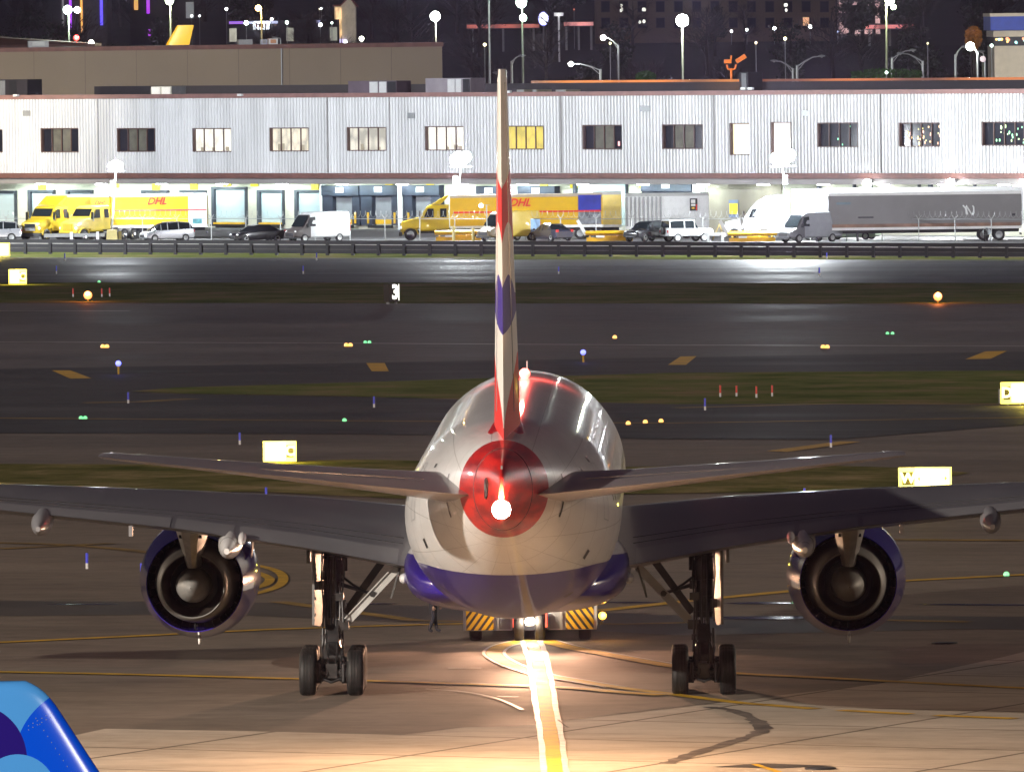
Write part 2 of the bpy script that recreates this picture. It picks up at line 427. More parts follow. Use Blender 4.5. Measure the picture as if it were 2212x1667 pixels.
line('apron_line', [(1630, 1652), (1680, 1668), (1720, 1685)], 0.2, LINE_Y, 0.034)
PUD = mat('puddle_water', (0.02, 0.02, 0.022), 0.06, var=0.1, spec=0.5)
for pts in ([(1560, 1303), (1640, 1300.5), (1715, 1301.5), (1730, 1303), (1690, 1304.8), (1610, 1304.6)], [(1500, 1334), (1600, 1332), (1740, 1331.5), (1765, 1334), (1700, 1337.5), (1560, 1337)], [(1960, 1305.5), (2080, 1304.6), (2212, 1306), (2280, 1307.5), (2100, 1307.6)], [(640, 1304), (760, 1302.8), (860, 1304), (780, 1305.6)], [(1290, 1301), (1380, 1300), (1440, 1301.6), (1350, 1302.8)], [(90, 1305), (200, 1304), (260, 1305.4), (160, 1306.6)]):
    sheet('puddle', P(*smooth_px(pts + [pts[0]], 4)[:-1]), PUD, 0.018)
def manhole(px, py, r):
    g = gp(px, py)
    mb = MB().lathe([(r, 0), (r, 0.03), (r * 0.9, 0.035), (0.01, 0.035)], 'z', n=24)
    o = mb.build('manhole_cover', DARKM, loc=(g.x, g.y, g.z + 0.02))
    return o
tag(manhole(2040, 1390, 0.42), 'round dark manhole cover on the apron right of the main wheels', 'manhole')
tag(manhole(1772, 1661, 0.42), 'round dark manhole cover at the bottom edge beside a yellow dash', 'manhole')
# ================================================================== AIRLINER
AX, AY, AYAW = 0.08, 320.0, -0.0147
def paint_hull():
    m, nt, b = nodes('airliner_hull_paint'); N, L = nt.nodes, nt.links
    tc = N.new('ShaderNodeTexCoord'); sp = N.new('ShaderNodeSeparateXYZ'); L.new(tc.outputs['Object'], sp.inputs[0])
    def math_(op, a, b_=None, c=None):
        n = N.new('ShaderNodeMath'); n.operation = op
        for i, q in enumerate((a, b_, c)):
            if q is None: continue
            if isinstance(q, (int, float)): n.inputs[i].default_value = q
            else: L.new(q, n.inputs[i])
        return n.outputs[0]
    yy = math_('MAXIMUM', math_('ADD', sp.outputs['Y'], 16.0), 0.0)
    th = math_('SUBTRACT', 4.60, math_('MULTIPLY', yy, 0.028))
    blue = math_('LESS_THAN', sp.outputs['Z'], th)
    red = math_('LESS_THAN', sp.outputs['Y'], math_('ADD', -27.35, math_('MULTIPLY', math_('ABSOLUTE', sp.outputs['X']), 0.1)))
    nz = N.new('ShaderNodeTexNoise'); nz.inputs['Scale'].default_value = 0.9; nz.inputs['Detail'].default_value = 6
    mp = N.new('ShaderNodeMapping'); mp.inputs['Scale'].default_value = (1, 0.25, 1.6)
    L.new(tc.outputs['Object'], mp.inputs['Vector']); L.new(mp.outputs['Vector'], nz.inputs['Vector'])
    cr = N.new('ShaderNodeValToRGB'); cr.color_ramp.elements[0].position = 0.3; cr.color_ramp.elements[1].position = 0.7
    cr.color_ramp.elements[0].color = (0.74, 0.735, 0.73, 1); cr.color_ramp.elements[1].color = (0.86, 0.86, 0.86, 1)
    L.new(nz.outputs['Fac'], cr.inputs['Fac'])
    # panel seams round the barrel
    wv = math_('FRACT', math_('MULTIPLY', math_('ADD', sp.outputs['Y'], 100.0), 0.42))
    ang = N.new('ShaderNodeMath'); ang.operation = 'ARCTAN2'; L.new(sp.outputs['X'], ang.inputs[0]); L.new(math_('SUBTRACT', sp.outputs['Z'], 5.9), ang.inputs[1])
    wl = math_('FRACT', math_('MULTIPLY', math_('ADD', ang.outputs[0], 10.0), 2.23))
    seam = math_('MAXIMUM', math_('LESS_THAN', wv, 0.016), math_('LESS_THAN', wl, 0.018))
    m0 = N.new('ShaderNodeMixRGB'); L.new(seam, m0.inputs['Fac']); L.new(cr.outputs['Color'], m0.inputs['Color1']); m0.inputs['Color2'].default_value = (0.44, 0.43, 0.42, 1)
    m1 = N.new('ShaderNodeMixRGB'); L.new(blue, m1.inputs['Fac']); L.new(m0.outputs['Color'], m1.inputs['Color1']); m1.inputs['Color2'].default_value = (0.036, 0.016, 0.25, 1)
    m2 = N.new('ShaderNodeMixRGB'); L.new(red, m2.inputs['Fac']); L.new(m1.outputs['Color'], m2.inputs['Color1'])
    nr = N.new('ShaderNodeTexNoise'); nr.inputs['Scale'].default_value = 2.2; nr.inputs['Detail'].default_value = 7; L.new(mp.outputs['Vector'], nr.inputs['Vector'])
    rr_ = N.new('ShaderNodeValToRGB'); rr_.color_ramp.elements[0].position = 0.33; rr_.color_ramp.elements[0].color = (0.26, 0.012, 0.012, 1); rr_.color_ramp.elements[1].position = 0.6; rr_.color_ramp.elements[1].color = (0.62, 0.022, 0.014, 1)
    L.new(nr.outputs['Fac'], rr_.inputs['Fac']); L.new(rr_.outputs['Color'], m2.inputs['Color2'])
    L.new(m2.outputs['Color'], b.inputs['Base Color'])
    b.inputs['Roughness'].default_value = 0.3
    b.inputs['Coat Weight'].default_value = 0.55; b.inputs['Coat Roughness'].default_value = 0.035; b.inputs['Specular IOR Level'].default_value = 0.35
    return m
HULL = paint_hull()
BAWHITE = mat('airliner_white', (0.72, 0.715, 0.71), 0.28, var=0.05, coat=0.5)
BAGREY = mat('airliner_wing_grey', (0.135, 0.135, 0.15), 0.34, var=0.1, coat=0.2, scale=0.6)
BAGREYL = mat('airliner_wing_light_grey', (0.22, 0.22, 0.235), 0.36, var=0.1, coat=0.2, scale=0.6)
BABLUE = mat('airliner_blue', (0.045, 0.025, 0.36), 0.12, var=0.08, coat=0.7)
BARED = mat('airliner_red', (0.6, 0.02, 0.016), 0.3, var=0.05, coat=0.5)
STABM = mat('airliner_stabiliser_grey', (0.19, 0.175, 0.185), 0.3, var=0.08, coat=0.3)
STEEL = mat('bare_metal', (0.55, 0.53, 0.50), 0.32, 0.5, var=0.18, scale=3)
NOZZ = mat('nozzle_metal', (0.29, 0.285, 0.275), 0.55, 0.15, var=0.15, scale=3)
HOTM = mat('burnt_metal', (0.06, 0.045, 0.038), 0.5, 0.3, var=0.3, scale=3)
DOORG = mat('gear_door_grey', (0.15, 0.148, 0.145), 0.55, var=0.15, scale=2)
DARKI = mat('duct_black', (0.012, 0.011, 0.011), 0.6)
GEARM = mat('gear_grey', (0.045, 0.044, 0.046), 0.4, 0.4, var=0.3, scale=4)
GEARL = mat('gear_light_grey', (0.46, 0.455, 0.44), 0.4, 0.1, var=0.15)

SEC = [(-31.95, 0.07, 7.55, 6.72), (-31.5, 0.16, 7.85, 6.55), (-30.6, 0.36, 8.1, 6.38), (-29.2, 0.74, 8.34, 6.2), (-27.5, 1.16, 8.52, 5.93), (-25.5, 1.53, 8.64, 5.45), (-23.5, 1.86, 8.7, 4.95), (-21, 2.22, 8.73, 4.32), (-18.5, 2.55, 8.75, 3.72), (-16, 2.82, 8.75, 3.28), (-13.5, 3.0, 8.75, 2.96), (-11, 3.08, 8.75, 2.78), (-8, 3.1, 8.75, 2.69), (0, 3.1, 8.75, 2.66), (10, 3.1, 8.75, 2.66), (21, 3.1, 8.75, 2.66), (24.5, 3.0, 8.7, 2.68), (27, 2.75, 8.3, 2.75), (29, 2.3, 7.2, 3.05), (30.5, 1.6, 6.2, 3.5), (31.4, 0.9, 5.5, 4.0), (31.85, 0.08, 4.8, 4.65)]
def sec_at(y):
    for i in range(len(SEC) - 1):
        a, b = SEC[i], SEC[i + 1]
        if a[0] <= y <= b[0]:
            t = (y - a[0]) / (b[0] - a[0]); return [a[k] + (b[k] - a[k]) * t for k in (1, 2, 3)]
def hull_pt(y, ang, out=0.0):
    hw, zt, zb = sec_at(y); zc, rz = (zt + zb) / 2, (zt - zb) / 2
    return Vector(((hw + out) * math.sin(ang), y, zc + (rz + out) * math.cos(ang)))
plane = thing('airliner', 'white and blue airliner with red and blue tail fin seen from behind on the apron', 'airliner', (AX, AY, gz(AX)), rot=(0, 0.0095, AYAW))
NSEG = 72
def catmull(tab, n):
    out = []
    for i in range(len(tab) - 1):
        p0, p1, p2, p3 = tab[max(i - 1, 0)], tab[i], tab[i + 1], tab[min(i + 2, len(tab) - 1)]
        for k in range(n):
            t = k / n
            out.append([p1[j] + (p2[j] - p1[j]) * (t * t * (3 - 2 * t) * 0.35 + t * 0.65) for j in range(len(p1))])
    return out + [list(tab[-1])]
rings = []
for (y, hw, zt, zb) in SEC:
    zc, rz = (zt + zb) / 2, (zt - zb) / 2
    rings.append([Vector((hw * math.sin(2 * math.pi * k / NSEG), y, zc + rz * math.cos(2 * math.pi * k / NSEG))) for k in range(NSEG)])
fus = MB().loft(rings).build('fuselage', HULL, plane, True, angle=70)
# wing to body fairing under the wing
fr = []
for (y, hw, zb, zm) in [(-11.5, 1.6, 3.3, 3.6), (-9, 2.7, 2.95, 3.7), (-6, 3.16, 2.68, 3.8), (-3, 3.30, 2.5, 3.85), (1, 3.36, 2.32, 3.9), (6, 3.38, 2.15, 3.9), (11, 3.3, 2.15, 3.85), (15, 2.6, 2.4, 3.5), (17, 1.3, 2.62, 3.1)]:
    ring = []
    for k in range(48):
        a = 2 * math.pi * k / 48; c, s = math.cos(a), math.sin(a); e = 0.72
        ring.append(Vector((hw * math.copysign(abs(s) ** e, s), y, zm + (zm - zb) * math.copysign(abs(c) ** e, c) * (1.0 if c < 0 else 0.55))))
    fr.append(ring)
MB().loft(fr).build('belly_fairing', HULL, plane, True, angle=70)
# dark vents and outlets low on the tail barrel
for (y, a, w, h) in ((-19, -2.02, 0.34, 0.1), (-19, 2.05, 0.34, 0.1), (-15.5, -2.5, 0.42, 0.1), (-15.5, 2.48, 0.3, 0.08), (-15.0, -2.3, 0.3, 0.09), (-21, -1.1, 0.16, 0.14), (-21, 1.1, 0.2, 0.12), (-18, 0.95, 0.2, 0.14)):
    p, q = hull_pt(y, a, 0.006), hull_pt(y, a + w / 3.0, 0.006); p2, q2 = hull_pt(y + h * 4, a, 0.006), hull_pt(y + h * 4, a + w / 3.0, 0.006)
    MB().add([p, q, q2, p2], [(0, 1, 2, 3)]).build('vent', DARKM, plane)
# stabiliser trim plates : thin dark lines beside the tail roots
for s in (-1, 1):
    for a0, a1 in ((1.25, 1.42), (1.72, 1.98)):
        mb = MB()
        pts = [hull_pt(-25.2, s * (a0 + (a1 - a0) * k / 6), 0.012) for k in range(7)]
        pt2 = [hull_pt(-25.0, s * (a0 + (a1 - a0) * k / 6), 0.012) for k in range(7)]
        for i in range(6): mb.add([pts[i], pts[i + 1], pt2[i + 1], pt2[i]], [(0, 1, 2, 3)])
        mb.build('trim_plate', DARKM, plane)
# doors at the back : outline frames standing just proud
for s in (-1, 1):
    mb = MB()
    for y0, y1, a0, a1 in ((-17.6, -17.5, 1.02, 1.66), (-16.5, -16.4, 1.02, 1.66), (-17.6, -16.4, 1.02, 1.035), (-17.6, -16.4, 1.645, 1.66)):
        n = 8
        for k in range(n):
            aa, ab = a0 + (a1 - a0) * k / n, a0 + (a1 - a0) * (k + 1) / n
            mb.add([hull_pt(y0, s * aa, .008), hull_pt(y1, s * aa, .008), hull_pt(y1, s * ab, .008), hull_pt(y0, s * ab, .008)], [(0, 1, 2, 3)])
    mb.build('rear_door', GREYM, plane)
    mb = MB()
    for k in range(46):
        y = -14.5 + k * 0.86
        c, d = [], []
        for q in range(8):
            t = 2 * math.pi * q / 8
            c.append(hull_pt(y + 0.12 * math.cos(t), s * (1.385 + 0.055 * math.sin(t)), 0.006))
        mb.add(c, [tuple(range(8))])
    mb.build('cabin_windows', GLASS, plane)['kind'] = 'stuff'

def foil(t, n=14):
    """unit airfoil outline : list of (s from LE 0 to TE 1, half thickness)"""
    out = []
    for i in range(n + 1):
        s = 0.5 * (1 - math.cos(math.pi * i / n))
        y = 5 * t * (0.2969 * math.sqrt(s) - 0.126 * s - 0.3516 * s * s + 0.2843 * s ** 3 - 0.1036 * s ** 4)
        out.append((s, y))
    return out
# ---- fin
FLE = lambda z: -17.0 - (z - 8.4) * (10.7 / 10.15)
FTE = lambda z: -27.3 - (z - 8.4) * (3.95 / 10.15)
FTH = lambda z: 0.74 - (z - 8.4) * (0.50 / 10.15)
def fin_paint():
    m, nt, b = nodes('airliner_fin_paint'); N, L = nt.nodes, nt.links
    tc = N.new('ShaderNodeTexCoord'); sp = N.new('ShaderNodeSeparateXYZ'); L.new(tc.outputs['Object'], sp.inputs[0])
    at_ = N.new('ShaderNodeAttribute'); at_.attribute_name = 'chordwise'; u = at_.outputs['Fac']; z = sp.outputs['Z']
    def mt(op, a, b_=None, c=None):
        n = N.new('ShaderNodeMath'); n.operation = op
        for i, q in enumerate((a, b_, c)):
            if q is None: continue
            if isinstance(q, (int, float)): n.inputs[i].default_value = q
            else: L.new(q, n.inputs[i])
        return n.outputs[0]
    # upper red: between a scalloped lower edge and a line higher up
    du = mt('ABSOLUTE', mt('SUBTRACT', u, 0.5))
    lowr = mt('SUBTRACT', 14.42, mt('MULTIPLY', mt('MULTIPLY', du, du), 2.2))
    r1 = mt('MULTIPLY', mt('GREATER_THAN', z, lowr), mt('LESS_THAN', z, mt('ADD', 15.35, mt('MULTIPLY', u, 0.5))))
    # blue lozenge
    top = mt('SUBTRACT', 13.0, mt('MULTIPLY', mt('POWER', mt('ABSOLUTE', mt('SUBTRACT', u, 0.40)), 1.5), 1.25))
    bot = mt('ADD', 11.4, mt('MULTIPLY', mt('POWER', u, 1.3), 0.5))
    bl = mt('MULTIPLY', mt('LESS_THAN', z, top), mt('GREATER_THAN', z, bot))
    # lower red wedge, from the fin root up the flank
    wz = mt('ADD', 8.85, mt('MULTIPLY', mt('POWER', mt('MAXIMUM', mt('SUBTRACT', u, 0.03), 0.0), 0.62), 1.95))
    r2 = mt('LESS_THAN', z, wz)
    red = mt('MAXIMUM', r1, r2)
    m1 = N.new('ShaderNodeMixRGB'); L.new(red, m1.inputs['Fac']); m1.inputs['Color1'].default_value = (0.78, 0.74, 0.69, 1); m1.inputs['Color2'].default_value = (0.70, 0.025, 0.02, 1)
    m2 = N.new('ShaderNodeMixRGB'); L.new(bl, m2.inputs['Fac']); L.new(m1.outputs['Color'], m2.inputs['Color1']); m2.inputs['Color2'].default_value = (0.05, 0.025, 0.26, 1)
    L.new(m2.outputs['Color'], b.inputs['Base Color'])
    b.inputs['Roughness'].default_value = 0.42; b.inputs['Specular IOR Level'].default_value = 0.25; b.inputs['Coat Weight'].default_value = 0.08; b.inputs['Coat Roughness'].default_value = 0.08
    return m
rings = []
zs = [8.0 + 0.25 * i for i in range(42)] + [18.45, 18.55]
for z in zs:
    le, te, th = FLE(z), FTE(z), FTH(z)
    if z > 18.4: th *= 0.8
    pr = foil(1.0); ch = le - te
    up = [Vector((p[1] * th, le - p[0] * ch, z)) for p in pr]
    dn = [Vector((-p[1] * th, le - p[0] * ch, z)) for p in pr[1:-1]][::-1]
    rings.append(up + dn)
fin = MB().loft(rings).build('fin', fin_paint(), plane, True, angle=40)
at_ = fin.data.attributes.new('chordwise', 'FLOAT', 'POINT')
for i, v in enumerate(fin.data.vertices):
    le, te = FLE(v.co.z), FTE(v.co.z)
    at_.data[i].value = min(1.0, max(0.0, (v.co.y - te) / (le - te) / 0.62))
# rudder hinge gap, a thin raised strip each side, child of the fin
for s in (-1, 1):
    mb = MB(); pts = []
    for z in [9.2 + 0.5 * i for i in range(19)]:
        le, te, th = FLE(z), FTE(z), FTH(z); ch = le - te; pr = foil(1.0, 28)
        sx = min(pr, key=lambda q: abs(q[0] - 0.68))
        pts.append(Vector((s * (sx[1] * th + 0.006), le - sx[0] * ch, z)))
    mb.tube(pts, 0.012, 5)
    mb.build('rudder_hinge', GREYM, fin)
# red fillet at the foot of the fin
rings = []
for y, w, h in ((-26.9, 0.10, 0.03), (-26.3, 0.26, 0.04), (-24.5, 0.50, 0.05), (-20, 0.42, 0.12), (-16, 0.2, 0.12), (-14.5, 0.06, 0.03)):
    zt = sec_at(y)[1]
    rings.append([Vector((w * math.sin(t) , y, zt - 0.06 + h * max(0, math.cos(t)) - (0.12 if math.cos(t) < 0 else 0))) for t in [2 * math.pi * k / 20 for k in range(20)]])
MB().loft(rings).build('fin_fillet', BARED, plane, True)
# ---- tailplanes
for s in (-1, 1):
    rings = []
    for r, le, te, zc, th in ((0.6, -19.4, -28.2, 7.08, 0.84), (1.3, -20.2, -28.6, 7.13, 0.80), (3.5, -22.2, -29.2, 7.38, 0.58), (7.0, -25.6, -30.3, 7.80, 0.35), (10.4, -28.9, -31.4, 8.22, 0.19), (10.7, -29.6, -31.45, 8.26, 0.14), (10.78, -30.2, -31.4, 8.27, 0.05)):
        pr = foil(1.0); ch = le - te
        up = [Vector((s * r, le - p[0] * ch, zc + p[1] * th * 0.75)) for p in pr]
        dn = [Vector((s * r, le - p[0] * ch, zc - p[1] * th * 1.25)) for p in pr[1:-1]][::-1]
        rings.append(up + dn)
    st = MB().loft(rings).build('tailplane', STABM, plane, True, angle=40)
    mb = MB(); pts = []
    for r in (2.2, 4, 6, 8, 9.6):
        t = (r - 0.6) / 9.8; le, te, zc, th = -19.4 - 9.5 * t, -28.2 - 3.2 * t, 7.1 + t, 0.78 - 0.61 * t
        pts.append(Vector((s * r, te + (le - te) * 0.27, zc + 0.75 * th * 0.36)))
    MB().tube(pts, 0.012, 5).build('elevator_hinge', DARKM, st)
# ---- wings
WS = [(2.4, 13.0, -3.0, 4.1, 3.72, 1.0, 0.75), (6.25, 10.2, -3.3, 4.75, 4.45, 0.80, 0.62), (10.0, 7.6, -3.6, 5.2, 5.03, 0.62, 0.5), (15.5, 3.7, -4.8, 5.75, 5.68, 0.40, 0.4), (22.0, -0.9, -6.3, 6.5, 6.45, 0.28, 0.26), (29.6, -6.1, -8.2, 7.3, 7.26, 0.12, 0.12), (30.3, -7.2, -8.4, 7.36, 7.34, 0.03, 0.03)]
def wing_pt(r, sfrac, upper=True, out=0.0):
    for i in range(len(WS) - 1):
        a, b = WS[i], WS[i + 1]
        if a[0] <= r <= b[0]:
            t = (r - a[0]) / (b[0] - a[0]); q = [a[k] + (b[k] - a[k]) * t for k in range(7)]; break
    le, te, zl, zt, tu, tl = q[1:]
    h = 10 * (0.2969 * math.sqrt(sfrac) - 0.126 * sfrac - 0.3516 * sfrac ** 2 + 0.2843 * sfrac ** 3 - 0.1036 * sfrac ** 4)
    z = zl + (zt - zl) * sfrac
    return le + (te - le) * sfrac, z + (h * tu + out if upper else -h * tl - out)
for s in (-1, 1):
    rings = []
    for q in WS:
        r = q[0]; up, dn = [], []
        for (f, _) in foil(1.0, 18):
            y, z = wing_pt(r, f, True); up.append(Vector((s * r, y, z)))
            if 0 < f < 0.9999:
                y, z = wing_pt(r, f, False); dn.append(Vector((s * r, y, z)))
        rings.append(up + dn[::-1])
    wing = MB().loft(rings).build('wing', BAGREY, plane, True, angle=40)
    # flaps: light panels over the rear part, with gaps between them
    for r0, r1 in ((3.5, 8.15), (8.3, 10.0), (10.15, 18.5)):
        mb = MB(); gr = []
        for r in [r0 + (r1 - r0) * k / 4 for k in range(5)]:
            gr.append([Vector((s * r, *wing_pt(r, f, True, 0.012))) for f in (0.86, 0.90, 0.94, 0.97, 0.998)])
        vs = [p for g in gr for p in g]
        fs = [(i * 5 + k, i * 5 + k + 1, i * 5 + k + 6, i * 5 + k + 5) for i in range(4) for k in range(4)]
        mb.add(vs, fs).build('flap', BAGREYL, wing, True)
    mb = MB()
    for f in (0.74, 0.80):
        mb.tube([Vector((s * r, *wing_pt(r, f, True, 0.006))) for r in (3.4, 6, 9, 12, 16, 20)], 0.012, 5)
    mb.build('panel_seam', DARKM, wing)
    # flap track fairings
    def fairing(name, r, y0, y1, zc, rad, m):
        prof = []
        for k in range(13):
            t = k / 12; q = math.sin(math.pi * min(1, t * 1.05 + 0.02)) ** 0.55
            prof.append([Vector((s * r + rad * q * math.cos(a), y0 + (y1 - y0) * t, zc + (0.25 * t) + rad * 1.18 * q * math.sin(a))) for a in [2 * math.pi * j / 20 for j in range(20)]])
        return MB().loft(prof).build(name, m, plane, True, angle=60)
    fairing('flap_fairing', 8.42, -5.0, 1.5, 4.42, 0.355, BAWHITE)
    fairing('flap_fairing', 13.85, -6.2, -1.0, 5.14, 0.31, BAGREYL)
    fairing('flap_fairing', 18.6, -6.8, -2.0, 5.7, 0.30, BAWHITE)
    fairing('hinge_cover', 8.02, -4.3, -3.0, 4.62, 0.12, BAWHITE)
    MB().box((s * 11.25 - .05, -4.5, 4.84), (s * 11.25 + .05, -3.9, 5.15)).build('hinge_cover', BAGREYL, plane)
    # ---- engine
    ex, ez = s * 9.88, 2.86
    c = (ex, 0, ez)
    eng = MB().lathe([(1.36, 9.4), (1.42, 8.2), (1.445, 7.0), (1.47, 6.98), (1.54, 7.5), (1.70, 8.7), (1.80, 9.8), (1.83, 10.9), (1.80, 12.2), (1.72, 13.2), (1.62, 13.6), (1.50, 13.45), (1.42, 12.6)], 'y', c, 64).build('engine_nacelle', BABLUE, plane, True, angle=50)
    MB().lathe([(0.02, 8.9), (1.40, 8.9), (1.40, 9.2), (0.02, 9.2)], 'y', c, 40).build('fan_duct', DARKI, eng)
    mb = MB()
    for k in range(36):
        a = 2 * math.pi * k / 36
        mb.bar(Vector(c) + Vector((1.1 * math.cos(a), 8.6, 1.1 * math.sin(a))), Vector(c) + Vector((1.38 * math.cos(a), 8.6, 1.38 * math.sin(a))), 0.02, 0.25, (0, 1, 0))
    mb.build('guide_vanes', HOTM, eng)['kind'] = 'stuff'
    core = MB().lathe([(1.30, 8.88), (1.18, 7.2), (1.0, 5.45), (0.965, 5.40), (0.935, 5.43)], 'y', c, 56).build('core_cowl', NOZZ, eng, True, angle=50)
    MB().lathe([(0.935, 5.44), (0.84, 5.95), (0.73, 6.6), (0.72, 6.9)], 'y', c, 48).build('exhaust_nozzle', HOTM, eng, True)
    MB().lathe([(0.02, 6.75), (0.72, 6.75), (0.72, 6.85), (0.02, 6.85)], 'y', c, 40).build('turbine_disc', DARKI, eng)
    MB().lathe([(0.53, 6.74), (0.53, 6.0), (0.50, 5.5), (0.42, 4.95), (0.28, 4.5), (0.12, 4.22), (0.015, 4.16)], 'y', c, 40).build('exhaust_cone', NOZZ, eng, True)
    MB().bar((ex - s * 0.0, 7.05, ez - 1.43), (ex, 7.4, ez - 1.0), 0.04, 0.2).build('drain_strut', DARKM, eng)
    MB().tube([(ex + 0.05, 9.0, ez - 1.70), (ex + 0.05, 8.9, ez - 1.95)], [0.06, 0.03], 8).build('drain_mast', STEEL, eng)
    # pylon with its tail wedge
    rings = []
    for z, hw, y0, y1 in ((3.42, 0.20, 4.9, 8.8), (3.75, 0.28, 4.6, 8.9), (4.2, 0.38, 4.0, 9.2), (4.62, 0.47, 3.4, 9.6), (5.0, 0.50, 2.6, 10.0)):
        rings.append([Vector((ex + a * hw, y, z)) for a, y in ((0, y0), (0.55, y0 + 0.15), (1, y0 + 1.2), (1, y1 - 0.5), (0, y1), (-1, y1 - 0.5), (-1, y0 + 1.2), (-0.55, y0 + 0.15))])
    py = MB().loft(rings).build('pylon', STEEL, plane, True, angle=30)
    MB().bar((ex - 0.34, 4.05, 4.42), (ex + 0.34, 4.05, 4.42), 0.06, 0.1).build('pylon_seam', DARKM, py)
    # strake on the inner flank of the nacelle
    MB().prism([(8.6, 3.55), (10.4, 3.75), (10.4, 4.12), (9.9, 4.2)], 0, 0.04, 'x').xf(Matrix.Translation((ex - s * 1.62, 0, 0.0))).build('nacelle_strake', BAWHITE, plane)
    # ---- main gear
    gx = s * 5.485
    leg = MB().tube([(gx, 0.15, 4.7), (gx, 0.05, 2.2)], 0.27, 20).tube([(gx - s * 0.05, 0.1, 3.9), (gx, 0.05, 3.3)], 0.33, 20)
    leg.tube([(gx - s * 0.36, -0.1, 4.3), (gx - s * 0.36, -0.1, 3.6)], 0.08, 10).tube([(gx, -0.25, 4.6), (gx - s * .05, -0.25, 3.7), (gx - s * 0.1, -0.22, 2.4), (gx, -0.3, 1.6), (gx + s * 0.18, -0.3, 1.2)], 0.028, 6)
    leg.tube([(gx + s * .15, -0.25, 4.4), (gx + s * .12, -0.28, 2.6), (gx + s * 0.2, -0.3, 1.5)], 0.025, 6).tube([(gx - s * .24, -0.1, 4.2), (gx - s * .22, -0.2, 3.0), (gx - s * 0.2, -0.28, 1.6)], 0.03, 6)
    for z in (4.0, 3.4, 2.8, 2.35): leg.tube([(gx, 0.05, z - 0.04), (gx, 0.05, z + 0.04)], 0.31, 16)
    leg.box((gx - 0.2 - s * 0.22, -0.35, 2.72), (gx + 0.1 - s * 0.22, -0.1, 2.95))
    leg.box((gx - s * 0.30 - 0.17, -0.3, 1.86), (gx - s * 0.30 + 0.17, 0.1, 2.14))
    for q, z0, z1 in ((-.30, 4.3, 1.7), (.31, 4.2, 2.1), (-.22, 3.6, 1.3), (.1, 4.4, 1.6), (-.05, 3.9, 1.5)):
        leg.tube([(gx + q, -.2, z0), (gx + q * 1.1, -.33, (z0 * 2 + z1) / 3), (gx + q * .9, -.3, (z0 + z1 * 2) / 3), (gx + q, -.36, z1)], .026, 6)
    leg.box((gx - .42, -.2, 3.05), (gx - .2, .1, 3.3)).box((gx + .2, -.25, 2.5), (gx + .4, 0, 2.75)).box((gx - .36, -.3, 1.55), (gx - .12, -.05, 1.72))
    lego = leg.build('main_gear_leg', GEARM, plane, True)
    MB().tube([(gx, 0.05, 2.2), (gx, 0.0, 0.9)], 0.17, 18).build('oleo', CHROME, lego, True)
    tq = MB()
    tq.bar((gx, -0.3, 2.0), (gx, -0.62, 1.5), 0.34, 0.08).bar((gx, -0.62, 1.5), (gx, -0.3, 1.0), 0.34, 0.08)
    tq.tube([(gx - 0.28, -0.25, 1.9), (gx - 0.3, -0.3, 1.2)], 0.04, 8).tube([(gx + 0.28, -0.25, 1.9), (gx + 0.3, -0.3, 1.2)], 0.04, 8)
    tq.build('torque_link', GEARM, lego)
    bg = MB().bar((gx, -1.6, 0.72), (gx, 1.6, 0.72), 0.34, 0.42).tube([(gx, 0, 1.0), (gx, 0, 0.6)], 0.3, 16)
    for y in (-1.45, 0, 1.45):
        bg.tube([(gx - 0.72, y, 0.66), (gx + 0.72, y, 0.66)], 0.13, 14)
        for q in (-1, 1):
            bg.tube([(gx + q * 0.30, y, 0.66), (gx + q * 0.46, y, 0.66)], 0.31, 20)
            bg.tube([(gx + q * 0.36, y - 0.32, 0.95), (gx + q * 0.36, y - 0.3, 0.42)], 0.045, 8)
    bg.loft([[Vector((gx + a_ * w_, y_, z_)) for a_, y_ in ((-1, -.42), (1, -.42), (1, .42), (-1, .42))] for z_, w_ in ((1.5, .2), (1.2, .30), (.85, .36), (.5, .30), (.38, .2))])
    for y in (-1.45, 0, 1.45):
        for q in (-1, 1):
            for aa in range(7):
                t_ = 2 * math.pi * aa / 7; bg.tube([(gx + q * .24, y + .2 * math.cos(t_), .66 + .2 * math.sin(t_)), (gx + q * .33, y + .2 * math.cos(t_), .66 + .2 * math.sin(t_))], .05, 8)
    for q in (-.2, -.08, .1, .22):
        bg.tube([(gx + q, -.35, 1.75), (gx + q * 1.5, -.75, 1.35), (gx + q * 1.2, -1.5, .95), (gx + q * 1.6, -1.66, .6)], .022, 6)
    bg.tube([(gx - 0.25, -1.7, 0.5), (gx, -1.75, 0.4), (gx + 0.25, -1.7, 0.5)], 0.04, 8)
    bogie = bg.build('bogie', GEARM, plane, True)
    for y in (-1.45, 0, 1.45):
        for q in (-1, 1):
            cc = (gx + q * 0.70, y, 0.665)
            w = MB().lathe([(0.30, -0.20), (0.42, -0.235), (0.56, -0.245), (0.63, -0.215), (0.662, -0.16), (0.668, -0.10), (0.655, -0.095), (0.655, -0.085), (0.67, -0.08), (0.67, -0.01), (0.657, -0.005), (0.657, 0.005), (0.67, 0.01), (0.67, 0.08), (0.655, 0.085), (0.655, 0.095), (0.668, 0.10), (0.662, 0.16), (0.63, 0.215), (0.56, 0.245), (0.42, 0.235), (0.30, 0.20)], 'x', cc, 40).build('main_wheel', RUB, plane, True, angle=50)
            MB().lathe([(0.02, -0.12), (0.2, -0.14), (0.31, -0.2), (0.31, 0.2), (0.2, 0.14), (0.02, 0.12)], 'x', cc, 20).build('rim', GEARM, w, True)
    # outer gear door, side brace, drag brace, small inner door
    Mx = Matrix.Translation((gx + s * 0.40, 0, 0)) @ Matrix.Rotation(s * 0.10, 4, 'Z')
